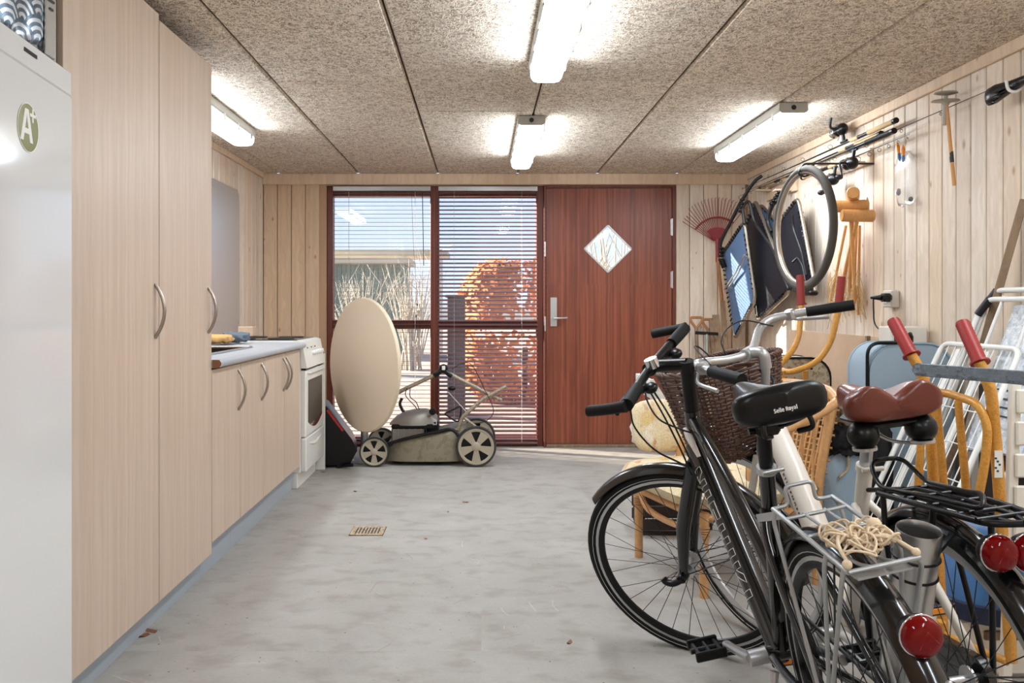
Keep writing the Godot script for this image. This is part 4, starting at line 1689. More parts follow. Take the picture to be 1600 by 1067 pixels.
# outlined capitals wrapped on the left flank of a tube from p towards q
func outline_word(b: MB, word: String, p: Vector3, q: Vector3, tube_r: float, h: float, gap: float, pen: float, stretch := 1.0) -> void:
	var e1 := (q - p).normalized()
	var side := Vector3(0, 0, -1)
	var e2 := side.cross(e1).normalized()
	side = e1.cross(e2).normalized()
	var x := 0.0
	for ch in word:
		var g: Array = GLYPHS[ch]
		var poly: Array = g[1]
		var pts := []
		for i in poly.size():
			var a := Vector2(poly[i][0], poly[i][1])
			var c := Vector2(poly[(i + 1) % poly.size()][0], poly[(i + 1) % poly.size()][1])
			var m := maxi(1, int(absf(c.y - a.y) * 6))
			for k in m:
				var uv := a.lerp(c, float(k) / m)
				var an := (uv.y - 0.5) * h / tube_r
				pts.append(p + e1 * (x + uv.x * h * stretch) + (e2 * sin(an) + side * cos(an)) * (tube_r + 0.0006))
		b.tube(pts, pen, 4, true)
		x += g[0] * h * stretch + gap


func build_bike_black() -> void:
	var t := bike_root("black_bicycle", "black city bicycle with grey wire rear rack and turned front wheel", 0.8322, 1.6542, 1.5304, 0.1988)
	var axis := Vector3(-0.287, 0.958, 0).normalized()
	var a0 := Vector3(0.886, 0.698, 0)
	var st := steer_xf(a0, axis, 0.97)
	var hub := Vector3(1.064, 0.345, 0)
	var rear := Vector3(0, 0.345, 0)
	var bb := Vector3(0.45, 0.285, 0)
	var on_axis := func(y: float) -> Vector3: return a0 + axis * ((y - a0.y) / axis.y)
	bike_wheel(t, "front_wheel", st, hub, M.alu, M.black)
	bike_wheel(t, "rear_wheel", Transform3D(), rear, M.alu, M.black)
	# frame
	var b := MB.new()
	b.tube([on_axis.call(0.715), on_axis.call(0.86)], 0.024, 14)
	b.tube([on_axis.call(0.745), bb], 0.0315, 18)
	b.tube(curve([on_axis.call(0.835), Vector3(0.571, 0.658, 0), Vector3(0.38, 0.50, 0)]), 0.019, 14)
	var sd := Vector3(-0.3, 0.954, 0)
	b.tube([bb - sd * 0.02, bb + sd * 0.53], 0.0185, 14)
	b.tube([bb + Vector3(0, 0, -0.036), bb + Vector3(0, 0, 0.036)], 0.022, 14)
	for e in [-1.0, 1.0]:
		b.tube(curve([bb + Vector3(-0.02, 0, e * 0.03), Vector3(0.25, 0.31, e * 0.052), rear + Vector3(0, 0, e * 0.066)]), 0.0115, 8)
		b.tube(curve([bb + sd * 0.42 + Vector3(0, 0, e * 0.015), Vector3(0.24, 0.60, e * 0.045), rear + Vector3(0, 0, e * 0.066)]), 0.010, 8)
	var fr := part("frame", b, M.black_gloss, t)
	b = MB.new()
	var p0: Vector3 = on_axis.call(0.745)
	var dn := (bb - p0).normalized()
	outline_word(b, "NISHIKI", p0 + dn * 0.085, bb, 0.0318, 0.054, 0.018, 0.0011, 1.2)
	part("lettering", b, M.white_paint, fr)
	b = MB.new()
	var c0 := Vector3(0.30, 0.305, -0.062)
	outline_word(b, "NISHIKI", Vector3(0.285, 0.60, -0.045) * 0.8 + rear * 0.2 + Vector3(0, 0, -0.004), rear + Vector3(0, 0, -0.066), 0.0105, 0.012, 0.003, 0.0014)
	part("lettering", b, M.white_paint, fr)
	# pale insert on the top of the frame
	b = MB.new()
	b.tube([p0 + Vector3(-0.02, 0.062, -0.027), p0 + Vector3(-0.05, 0.04, -0.0285), p0 + Vector3(-0.10, -0.012, -0.024)], [0.007, 0.012, 0.006], 10, false, true, 0.35)
	part("inlay", b, M.white_bike, fr)
	# fork
	b = MB.new()
	b.xf = st
	b.tube([on_axis.call(0.66), on_axis.call(0.72)], 0.026, 14)
	for e in [-1.0, 1.0]:
		b.tube([on_axis.call(0.705) + Vector3(0.0, 0, e * 0.045), hub.lerp(on_axis.call(0.705), 0.45) + Vector3(0.015, 0, e * 0.053), hub + Vector3(0, 0, e * 0.056)], [0.024, 0.023, 0.014], 12)
	b.tube([on_axis.call(0.705) + Vector3(0, 0, -0.05), on_axis.call(0.705) + Vector3(0, 0, 0.05)], 0.022, 12)
	part("fork", b, M.black_gloss, t)
	b = MB.new()
	b.xf = st
	b.tube([hub + Vector3(0, 0, -0.05), hub + Vector3(0, 0, -0.082)], [0.018, 0.014], 12)
	b.tube(curve([hub + Vector3(0, -0.004, -0.075), hub + Vector3(0.03, -0.008, -0.085), hub + Vector3(0.052, 0.0, -0.084), hub + Vector3(0.058, 0.012, -0.082)]), 0.013, 8, false, true, 0.7)
	part("quick_release", b, M.black, t)
	# mudguards
	b = MB.new()
	b.xf = st
	fender(b, hub, 0.368, 0.027, 52, 196)
	stays(b, hub, hub, 0.352, [170])
	part("front_mudguard", b, M.black_gloss, t)
	b = MB.new()
	fender(b, rear, 0.372, 0.031, 8, 205)
	stays(b, rear, rear, 0.355, [100, 165])
	part("rear_mudguard", b, M.black_gloss, t)
	# seat post, clamp, saddle
	var clamp_at := bb + sd * 0.53
	b = MB.new()
	b.tube([clamp_at, bb + sd * 0.645], 0.0165, 14)
	part("seat_post", b, M.black, t)
	b = MB.new()
	b.tube([clamp_at - sd * 0.012, clamp_at + sd * 0.004], 0.023, 14)
	b.tube([clamp_at + Vector3(-0.025, -0.004, -0.02), clamp_at + Vector3(-0.025, -0.004, 0.03)], 0.006, 8)
	part("seat_clamp", b, M.alu, t)
	var so := Vector3(0.225, 0.955, 0)
	b = MB.new()
	saddle_shape(b, so, -0.03, 0.285, 0.205, 0.085, false)
	var sa := part("saddle", b, M.black, t, "wide padded black saddle")
	b = MB.new()
	for e in [-1.0, 1.0]:
		b.tube(curve([so + Vector3(0.11, -0.03, e * 0.01), so + Vector3(0.05, -0.055, e * 0.022), so + Vector3(-0.03, -0.055, e * 0.024), so + Vector3(-0.1, -0.03, e * 0.045)]), 0.0045, 6)
		b.tube(curve([so + Vector3(-0.11, -0.02, e * 0.05), so + Vector3(-0.115, -0.05, e * 0.052), so + Vector3(-0.09, -0.06, e * 0.03)]), 0.006, 6)
	b.box(so + Vector3(0.02, -0.062, 0), Vector3(0.05, 0.035, 0.055), 0.008)
	b.tube([so + Vector3(0.02, -0.065, -0.04), so + Vector3(0.02, -0.065, 0.04)], 0.008, 8)
	part("saddle_clamp", b, M.black, sa)
	var lx := t.basis.inverse()
	var tmo := lettering_local("Selle Royal", 0.0085, so + Vector3(-0.1445, -0.004, -0.008), Basis(Vector3(0.05, 0.0, 1).normalized(), Vector3(0.1, 1, 0).normalized(), Vector3(-1, 0.1, 0.05).normalized()), M.white_paint, sa)
	tmo.scale = Vector3(0.85, 1, 1)
	# stem and handlebar
	var top: Vector3 = on_axis.call(1.0)
	var clampp := top + Vector3(0.105, 0.022, 0)
	b = MB.new()
	b.xf = st
	b.tube([on_axis.call(0.855), top + axis * 0.012], 0.0215, 14)
	b.tube([top, clampp], 0.0195, 14)
	b.tube([clampp + Vector3(0, 0, -0.026), clampp + Vector3(0, 0, 0.026)], 0.022, 14)
	var stem := part("stem", b, M.black, t)
	b = MB.new()
	b.xf = st
	b.tube([clampp + Vector3(-0.03, 0.012, -0.052), clampp + Vector3(-0.03, 0.04, -0.052)], 0.02, 18)
	part("bell", b, M.chrome, t, "small silver bell")
	b = MB.new()
	b.xf = st
	var barp := []
	for k in 13:
		var u := k / 12.0 * 2 - 1
		barp.append(clampp + Vector3(-0.025 * u * u, 0.004 * u * u, u * 0.285))
	b.tube(barp, 0.0135, 12)
	var hb := part("handlebar", b, M.black, t)
	for e in [-1.0, 1.0]:
		b = MB.new()
		b.xf = st
		b.tube([clampp + Vector3(-0.012, 0.002, e * 0.165), clampp + Vector3(-0.018, 0.003, e * 0.22), clampp + Vector3(-0.024, 0.004, e * 0.285)], [0.0175, 0.0185, 0.0185], 12)
		part("grip", b, M.rubber, hb)
		b = MB.new()
		b.xf = st
		b.tube(curve([clampp + Vector3(-0.025, 0.004, e * 0.292), clampp + Vector3(0.03, 0.008, e * 0.294), clampp + Vector3(0.092, 0.014, e * 0.29)]), [0.02, 0.019, 0.018, 0.018, 0.018, 0.018, 0.018, 0.018, 0.018, 0.018, 0.018, 0.018, 0.017], 12, false, true, 0.85)
		part("bar_end", b, M.rubber, hb)
		b = MB.new()
		b.xf = st
		b.tube(curve([clampp + Vector3(0.012, -0.012, e * 0.13), clampp + Vector3(0.045, -0.022, e * 0.15), clampp + Vector3(0.04, -0.032, e * 0.24)]), 0.0065, 6)
		b.box(clampp + Vector3(0.0, -0.012, e * 0.13), Vector3(0.04, 0.03, 0.04), 0.008)
		b.ball(clampp + Vector3(-0.03, -0.022, e * 0.125), Vector3(0.022, 0.016, 0.022), 10)
		part("brake_lever", b, M.black, hb)
	# cables
	b = MB.new()
	b.xf = t.transform.affine_inverse()
	b.tube(curve([at(985, 640, 2.36), at(992, 668, 2.38), at(1022, 702, 2.42), at(1060, 722, 2.45), at(1082, 733, 2.47)]), 0.0028, 6)
	b.tube(curve([at(1007, 604, 2.46), at(1012, 628, 2.43), at(1030, 655, 2.42), at(1062, 670, 2.43), at(1080, 676, 2.45)]), 0.0028, 6)
	b.tube(curve([at(1010, 602, 2.46), at(1040, 655, 2.43), at(1068, 712, 2.44), at(1080, 742, 2.46)]), 0.0028, 6)
	b.tube(curve([at(1014, 600, 2.46), at(1046, 650, 2.42), at(1072, 704, 2.43), at(1086, 735, 2.45)]), 0.0028, 6)
	part("cables", b, M.cable, t)
	# crank, pedals, chain guard, stand
	b = MB.new()
	var cdir := Vector3(0.985, -0.17, 0)
	b.tube([bb + Vector3(0, 0, -0.04), bb + Vector3(0, 0, -0.085)], 0.021, 14)
	b.tube([bb + Vector3(0, 0, -0.078), bb + cdir * 0.09 + Vector3(0, 0, -0.088), bb + cdir * 0.165 + Vector3(0, 0, -0.094)], [0.017, 0.013, 0.014], 10, false, true, 0.7)
	part("crank", b, M.alu, t)
	b = MB.new()
	b.tube([bb + Vector3(0, 0, 0.075), bb - cdir * 0.165 + Vector3(0, 0, 0.09)], [0.016, 0.013], 10)
	part("crank", b, M.alu, t)
	for e in [-1.0, 1.0]:
		var pc: Vector3 = bb + cdir * 0.165 * -e + Vector3(0, 0, e * 0.148)
		b = MB.new()
		pedal_shape(b, pc)
		b.tube([pc + Vector3(0, 0, -e * 0.052), pc + Vector3(0, 0, e * 0.045)], 0.008, 8)
		part("pedal", b, M.black, t)
	b = MB.new()
	b.xf = Transform3D(Basis(Vector3.RIGHT, PI / 2), bb + Vector3(0, 0, 0.05))
	b.lathe([Vector2(0.03, 0.0), Vector2(0.1, 0.0), Vector2(0.104, 0.004), Vector2(0.1, 0.008), Vector2(0.03, 0.008)], 30)
	part("chain_ring", b, M.dark_metal, t)
	b = MB.new()
	b.tube([bb + Vector3(0, 0.1, 0.054), rear + Vector3(0, 0.035, 0.054)], 0.005, 5)
	b.tube([bb + Vector3(0, -0.1, 0.054), rear + Vector3(0, -0.035, 0.054)], 0.005, 5)
	part("chain", b, M.dark_metal, t)
	b = MB.new()
	b.tube([bb + Vector3(-0.06, -0.015, -0.045), Vector3(0.34, 0.02, -0.135)], [0.011, 0.009], 8)
	part("kickstand", b, M.alu, t)
	# wire rack
	b = MB.new()
	var rr := 0.0048
	for e in [-1.0, 1.0]:
		b.tube([Vector3(0.112, 0.75, e * 0.065), Vector3(-0.205, 0.716, e * 0.065)], rr, 8)
		for q in [[0.10, 0.748], [-0.125, 0.724], [-0.19, 0.717]]:
			b.tube(bent([Vector3(q[0], q[1], e * 0.065), Vector3(q[0], q[1] - 0.02, e * 0.073), rear + Vector3(0.01 if q[0] > 0 else -0.012, 0.02, e * 0.076)], 0.015), rr * 0.95, 8)
	b.tube([Vector3(-0.205, 0.716, -0.065), Vector3(-0.205, 0.716, 0.065)], rr, 8)
	b.tube(bent([Vector3(0.112, 0.75, -0.065), Vector3(0.114, 0.75, -0.03), Vector3(0.116, 0.79, -0.03), Vector3(0.116, 0.79, 0.03), Vector3(0.114, 0.75, 0.03), Vector3(0.112, 0.75, 0.065)], 0.012), rr * 0.9, 8)
	for x in [0.05, -0.045]:
		b.tube([Vector3(x, 0.744 - (0.05 - x) * 0.107, -0.065), Vector3(x, 0.744 - (0.05 - x) * 0.107, 0.065)], rr * 0.85, 8)
	for z in [-0.022, 0.022]:
		b.tube(curve([Vector3(0.06, 0.745, z), Vector3(-0.05, 0.735, z), Vector3(-0.10, 0.708, z), Vector3(-0.15, 0.706, z), Vector3(-0.2, 0.716, z)]), rr * 0.7, 6)
	var rk := part("rear_rack", b, M.grey_metal, t, "grey wire luggage rack")
	b = MB.new()
	b.bar(Vector3(0.335, 0.665, -0.03), Vector3(0.10, 0.738, -0.055), 0.018, 0.003, Vector3(0.2, 1, 0))
	part("rack_bracket", b, M.grey_metal, rk)
	b = MB.new()
	b.bar(Vector3(-0.19, 0.70, -0.05), Vector3(-0.19, 0.70, 0.05), 0.004, 0.03, Vector3(0, 1, 0))
	part("rack_bracket", b, M.grey_metal, rk)
	tail_light(t, Vector3(-0.283, 0.622, 0), 133, 0.033)
	b = MB.new()
	b.ball(Vector3(-0.322, 0.555, 0.012), Vector3(0.006, 0.007, 0.007), 8)
	b.ball(Vector3(-0.322, 0.555, -0.022), Vector3(0.006, 0.007, 0.007), 8)
	part("bolts", b, M.alu, t)


func tail_light(t: Node3D, p: Vector3, angle: float, r: float) -> void:
	var a := deg_to_rad(angle)
	var b := MB.new()
	var tr := Transform3D(Basis(Vector3.BACK, PI / 2) , p)
	b.xf = tr
	b.lathe([Vector2(0, -0.03), Vector2(r * 0.8, -0.026), Vector2(r, -0.012), Vector2(r * 1.05, 0.0)], 24)
	var o := part("rear_light", b, M.black, t)
	b = MB.new()
	b.xf = tr
	b.lathe([Vector2(r * 1.04, 0.0), Vector2(r * 1.0, 0.012), Vector2(r * 0.8, 0.02), Vector2(r * 0.4, 0.024), Vector2(0, 0.025)], 24)
	part("red_lens", b, M.red_lens, o, "red rear light lens")
	b = MB.new()
	b.xf = tr
	for q in [[-0.5, -0.35, 0.05, 0.45], [0.05, 0.45, 0.55, -0.3], [0.05, 0.4, 0.0, -0.45]]:
		b.tube([Vector3(q[1] * r, 0.0235, q[0] * r), Vector3(q[3] * r, 0.0235, q[2] * r)], 0.001, 4)
	part("reflector_facets", b, M.amber if r > 0.1 else M.red_grip, o)
	b = MB.new()
	b.tube(ring(p, Vector3(0, 1, 0), Vector3(0, 0, 1), r * 1.04, 24), 0.002, 6, true)
	part("bezel", b, M.chrome, o)


func pedal_shape(b: MB, c: Vector3) -> void:
	for x in [-0.042, 0.042]:
		b.box(c + Vector3(x, 0, 0), Vector3(0.012, 0.026, 0.085), 0.003)
	for z in [-0.03, 0.0, 0.03]:
		b.box(c + Vector3(0, 0, z), Vector3(0.084, 0.014, 0.012), 0.003)


func lettering_local(text: String, height: float, where: Vector3, basis: Basis, m: Material, parent: Node3D) -> MeshInstance3D:
	var dummy := Node3D.new()
	var o := lettering(text, height, where, basis.orthonormalized(), m, parent, dummy)
	dummy.free()
	return o


func build_bike_white() -> void:
	var t := bike_root("white_bicycle", "white step-through bicycle with wicker front basket and brown saddle", 1.0595, 1.7936, 1.4949, 0.1145)
	var a0 := Vector3(0.90, 0.69, 0)
	var axis := Vector3(-0.30, 0.954, 0).normalized()
	var st := steer_xf(a0, axis, 0.36)
	var hub := Vector3(1.055, 0.345, 0)
	var rear := Vector3(0, 0.345, 0)
	var bb := Vector3(0.45, 0.28, 0)
	var on_axis := func(y: float) -> Vector3: return a0 + axis * ((y - a0.y) / axis.y)
	bike_wheel(t, "front_wheel", st, hub, M.white_bike, M.alu)
	bike_wheel(t, "rear_wheel", Transform3D(), rear, M.rubber, M.alu)
	var sd := Vector3(-0.34, 0.94, 0).normalized()
	var b := MB.new()
	b.tube([on_axis.call(0.70), on_axis.call(0.875)], 0.023, 14)
	b.tube(curve([on_axis.call(0.82) + Vector3(-0.01, 0, 0), Vector3(0.70, 0.665, 0), Vector3(0.545, 0.46, 0), bb + Vector3(0.01, 0.01, 0)]), 0.038, 18, false, true, 0.82)
	b.tube([bb, bb + sd * 0.51], 0.0185, 14)
	b.tube([bb + Vector3(0, 0, -0.038), bb + Vector3(0, 0, 0.038)], 0.024, 14)
	for e in [-1.0, 1.0]:
		b.tube(curve([bb + Vector3(-0.02, 0, e * 0.03), Vector3(0.25, 0.31, e * 0.056), rear + Vector3(0, 0, e * 0.068)]), 0.0125, 8)
		b.tube(curve([bb + sd * 0.40 + Vector3(0, 0, e * 0.018), Vector3(0.19, 0.56, e * 0.055), rear + Vector3(0, 0, e * 0.068)]), 0.0105, 8)
	var fr := part("frame", b, M.white_bike, t)
	var dn := Vector3(-0.60, -0.80, 0).normalized()
	var lo := lettering_local("K I L D E M O E S", 0.0125, Vector3(0.655, 0.605, -0.0365), Basis(dn, Vector3(0, 0, -1).cross(dn).normalized(), Vector3(0, 0, -1)), M.ink, fr)
	b = MB.new()
	for k in 5:
		var a := TAU * k / 5
		var c := Vector3(0.775, 0.765, -0.034) + (dn * cos(a) + Vector3(-dn.y, dn.x, 0) * sin(a)) * 0.011
		b.tube(ring(c, dn, Vector3(-dn.y, dn.x, 0), 0.0065, 12), 0.0013, 4, true)
	part("flower_emblem", b, M.ink, fr)
	b = MB.new()
	b.xf = st
	b.tube([on_axis.call(0.66), on_axis.call(0.705)], 0.024, 12)
	for e in [-1.0, 1.0]:
		b.tube(curve([on_axis.call(0.68) + Vector3(0, 0, e * 0.03), on_axis.call(0.55) + Vector3(0.005, 0, e * 0.05), hub + Vector3(-0.03, 0.1, e * 0.055), hub + Vector3(0, 0, e * 0.057)]), 0.0125, 10)
	part("fork", b, M.white_bike, t)
	b = MB.new()
	b.xf = st
	fender(b, hub, 0.372, 0.03, 60, 200)
	stays(b, hub, hub, 0.355, [165])
	part("front_mudguard", b, M.black_gloss, t)
	b = MB.new()
	fender(b, rear, 0.374, 0.032, 15, 205)
	stays(b, rear, rear, 0.357, [155])
	part("rear_mudguard", b, M.black_gloss, t)
	var clamp_at := bb + sd * 0.51
	b = MB.new()
	b.tube([clamp_at, bb + sd * 0.60], 0.0148, 14)
	part("seat_post", b, M.alu, t)
	b = MB.new()
	b.tube([clamp_at - sd * 0.012, clamp_at + sd * 0.004], 0.022, 14)
	b.tube([clamp_at + Vector3(-0.02, -0.004, -0.02), clamp_at + Vector3(-0.028, -0.004, 0.03)], 0.006, 8)
	part("seat_clamp", b, M.white_bike, t)
	# sprung brown saddle
	var so := Vector3(0.213, 0.928, 0)
	b = MB.new()
	saddle_shape(b, so, -0.02, 0.27, 0.23, 0.078, true)
	var sa := part("saddle", b, M.brown_leather, t, "brown sprung comfort saddle with two lobes")
	b = MB.new()
	for e in [-1.0, 1.0]:
		b.ball(so + Vector3(-0.075, -0.06, e * 0.07), Vector3(0.036, 0.034, 0.036), 16)
	b.box(so + Vector3(-0.02, -0.04, 0), Vector3(0.15, 0.02, 0.12), 0.008)
	part("spring_cover", b, M.black, sa)
	b = MB.new()
	for e in [-1.0, 1.0]:
		b = MB.new()
		b.tube([so + Vector3(-0.075, -0.088, e * 0.07), so + Vector3(-0.075, -0.095, e * 0.07)], 0.027, 18)
		b.tube(curve([so + Vector3(-0.075, -0.098, e * 0.07), so + Vector3(0.0, -0.095, e * 0.03), so + Vector3(0.08, -0.06, e * 0.015)]), 0.0045, 6)
		part("saddle_rail", b, M.steel, sa)
	# chrome stem and swept handlebar
	var bs := steer_xf(a0, axis, 0.68)
	var top: Vector3 = on_axis.call(1.0)
	var cl := top + Vector3(0.055, 0.018, 0)
	b = MB.new()
	b.xf = bs
	b.tube([on_axis.call(0.86), on_axis.call(0.985)], 0.0135, 12)
	b.tube(curve([on_axis.call(0.965), top + Vector3(0.01, 0.012, 0), cl]), 0.0185, 12)
	b.tube([cl + Vector3(0, 0, -0.028), cl + Vector3(0, 0, 0.028)], 0.02, 12)
	part("stem", b, M.alu, t)
	b = MB.new()
	b.xf = bs
	var left := [cl, cl + Vector3(0.02, 0.008, -0.08), cl + Vector3(0.045, 0.03, -0.165), cl + Vector3(0.038, 0.045, -0.232), cl + Vector3(-0.012, 0.043, -0.276), cl + Vector3(-0.08, 0.037, -0.315), cl + Vector3(-0.18, 0.028, -0.362)]
	var pts := []
	for k in range(6, 0, -1):
		pts.append(left[k])
	for k in 7:
		pts.append(left[k] * Vector3(1, 1, -1))
	b.tube(curve(pts, 5), 0.0132, 12)
	var hb := part("handlebar", b, M.alu, t)
	for e in [-1.0, 1.0]:
		var q := Vector3(1, 1, -e)
		b = MB.new()
		b.xf = bs
		b.tube([left[5] * q + (left[4] - left[5]) * q * 0.3, (left[5] * 0.5 + left[6] * 0.5) * q, left[6] * q + (left[6] - left[5]) * q * 0.12], [0.0165, 0.018, 0.0175], 12)
		part("grip", b, M.rubber, hb)
		b = MB.new()
		b.xf = bs
		var p4: Vector3 = left[4] * q
		b.box(p4 + Vector3(-0.004, 0, 0), Vector3(0.032, 0.036, 0.03), 0.006)
		b.tube(curve([p4 + Vector3(0.012, -0.012, 0.012 * e), p4 + Vector3(-0.01, -0.03, 0.05 * e), p4 + Vector3(-0.09, -0.045, 0.085 * e)]), 0.006, 8)
		part("brake_lever", b, M.alu, hb)
	b = MB.new()
	b.xf = bs
	for e in [-1.0, 1.0]:
		b.tube(curve([cl + Vector3(0.01, 0.03, e * 0.2), cl + Vector3(0.09, 0.075, e * 0.14), cl + Vector3(0.12, 0.03, e * 0.05), cl + Vector3(0.05, -0.12, e * 0.02), on_axis.call(0.8) + Vector3(0.03, 0, 0)]), 0.0026, 6)
	part("cables", b, M.cable, t)
	# wicker basket on the front
	wicker_basket(t, st, Vector3(1.035, 0.68, 0))
	# cranks, chain case, stand
	b = MB.new()
	var cdir := Vector3(0.80, -0.6, 0)
	b.tube([bb + Vector3(0, 0, -0.04), bb + Vector3(0, 0, -0.085)], 0.02, 14)
	b.tube([bb + Vector3(0, 0, -0.08), bb + cdir * 0.165 + Vector3(0, 0, -0.095)], [0.016, 0.013], 10)
	part("crank", b, M.alu, t)
	b = MB.new()
	b.tube([bb + Vector3(0, 0, 0.08), bb - cdir * 0.165 + Vector3(0, 0, 0.095)], [0.016, 0.013], 10)
	part("crank", b, M.alu, t)
	for e in [-1.0, 1.0]:
		var pc: Vector3 = bb + cdir * 0.165 * -e + Vector3(0, 0, e * 0.148)
		b = MB.new()
		pedal_shape(b, pc)
		var pe := part("pedal", b, M.black, t)
		b = MB.new()
		b.box(pc + Vector3(-0.049, 0, 0), Vector3(0.003, 0.014, 0.06), 0.001)
		part("pedal_reflector", b, M.amber, pe)
		b = MB.new()
		b.box(pc + Vector3(0.049, 0, 0), Vector3(0.003, 0.014, 0.06), 0.001)
		part("pedal_reflector", b, M.amber, pe)
	b = MB.new()
	var cc := PackedVector2Array()
	for k in 13:
		var a := -PI / 2 + PI * k / 12
		cc.append(Vector2(bb.x + cos(a) * 0.105, bb.y + sin(a) * 0.105))
	for k in 9:
		var a := PI / 2 + PI * k / 8
		cc.append(Vector2(rear.x + cos(a) * 0.05, rear.y + sin(a) * 0.05))
	b.prism(cc, 0.045, 0.062, true)
	part("chain_case", b, M.black_gloss, t)
	b = MB.new()
	b.tube([rear + Vector3(0.02, -0.02, -0.085), Vector3(0.13, 0.012, -0.13)], [0.012, 0.009], 8)
	part("kickstand", b, M.dark_metal, t)
	# black rear rack
	b = MB.new()
	for e in [-1.0, 1.0]:
		b.tube(bent([Vector3(0.12, 0.735, e * 0.06), Vector3(-0.10, 0.752, e * 0.062), Vector3(-0.24, 0.757, e * 0.05), Vector3(-0.262, 0.757, 0)], 0.03), 0.007, 8)
		b.tube(curve([Vector3(0.10, 0.737, e * 0.06), Vector3(0.07, 0.60, e * 0.078), rear + Vector3(0.01, 0.01, e * 0.08)]), 0.0065, 8)
		b.tube([Vector3(-0.09, 0.75, e * 0.062), rear + Vector3(-0.01, 0.01, e * 0.08)], 0.0065, 8)
		b.tube(bent([Vector3(0.11, 0.736, e * 0.025), Vector3(-0.06, 0.75, e * 0.028), Vector3(-0.2, 0.757, e * 0.024), Vector3(-0.255, 0.757, e * 0.01)], 0.02), 0.0055, 8)
	for x in [0.118, 0.03, -0.06, -0.16, -0.22]:
		b.tube([Vector3(x, 0.735 + (0.12 - x) * 0.075, -0.06), Vector3(x, 0.735 + (0.12 - x) * 0.075, 0.06)], 0.0055, 8)
	b.tube([Vector3(0.118, 0.737, 0), Vector3(0.275, 0.70, 0)], 0.006, 8)
	part("rear_rack", b, M.black, t)
	b = MB.new()
	b.tube(bent([Vector3(0.14, 0.742, -0.045), Vector3(0.20, 0.79, -0.03), Vector3(0.20, 0.79, 0.05), Vector3(0.1, 0.752, 0.045), Vector3(-0.08, 0.772, 0.02), Vector3(-0.16, 0.79, 0.0), Vector3(-0.2, 0.772, -0.03), Vector3(-0.05, 0.765, -0.045)], 0.03, 4, true), 0.0055, 8, true)
	part("spring_clip", b, M.black, t)
	tail_light(t, Vector3(-0.232, 0.69, 0.03), 133, 0.036)
	tail_light(t, Vector3(-0.236, 0.70, -0.035), 133, 0.033)


func wicker_basket(t: Node3D, xf: Transform3D, o: Vector3) -> void:
	var h := 0.30
	var tx := 0.145
	var tz := 0.185
	var bx := 0.105
	var bz := 0.13
	var root := Node3D.new()
	root.name = "wicker_basket"
	t.add_child(root, true)
	root.transform = xf * Transform3D(Basis(), o)
	var at_v := func(v: float, s: float) -> Array:
		# point and outward direction on the rounded rectangle at height v
		var hx := lerpf(bx, tx, v)
		var hz := lerpf(bz, tz, v)
		var a := s * TAU
		var c := Vector3(signf(cos(a)) * pow(absf(cos(a)), 0.45) * hx, v * h, signf(sin(a)) * pow(absf(sin(a)), 0.45) * hz)
		return [c, Vector3(cos(a) / hx, 0, sin(a) / hz).normalized()]
	var stakes := 36
	var rowsn := 26
	var b := MB.new()
	for r in rowsn:
		var v := (r + 0.5) / rowsn
		var pts := []
		for k in stakes * 2:
			var q: Array = at_v.call(v, float(k) / (stakes * 2))
			var ph := 1.0 if (k / 2 + r) % 2 == 0 else -1.0
			if k % 2 == 1:
				ph = 0.0
			pts.append(q[0] + q[1] * ph * 0.0045)
		b.tube(pts, 0.0046, 5, true)
	part("woven_wall", b, M.wicker, root)
	b = MB.new()
	for k in stakes:
		var q0: Array = at_v.call(0.0, float(k) / stakes)
		var q1: Array = at_v.call(1.0, float(k) / stakes)
		b.tube([q0[0], q1[0]], 0.003, 5)
	part("stakes", b, M.wicker, root)
	b = MB.new()
	for s in 3:
		var pts := []
		for k in 96:
			var q: Array = at_v.call(1.0, k / 96.0)
			var ph := k / 96.0 * TAU * 22 + s * TAU / 3
			pts.append(q[0] + q[1] * cos(ph) * 0.006 + Vector3(0, sin(ph) * 0.006, 0))
		b.tube(pts, 0.0055, 5, true)
	part("braided_rim", b, M.wicker, root)
	b = MB.new()
	for k in 12:
		var z := lerpf(-bz, bz, (k + 0.5) / 12)
		b.tube([Vector3(-bx, 0.004, z), Vector3(bx, 0.004, z)], 0.008, 5)
	part("base", b, M.wicker, root)
	b = MB.new()
	b.tube(bent([Vector3(-tx + 0.02, h * 0.9, -0.05), Vector3(-tx - 0.06, h * 0.8, -0.04), Vector3(-tx - 0.075, h * 0.62, 0)], 0.02), 0.006, 6)
	b.tube(bent([Vector3(-tx + 0.02, h * 0.9, 0.05), Vector3(-tx - 0.06, h * 0.8, 0.04), Vector3(-tx - 0.075, h * 0.62, 0)], 0.02), 0.006, 6)
	part("bracket", b, M.dark_metal, root)


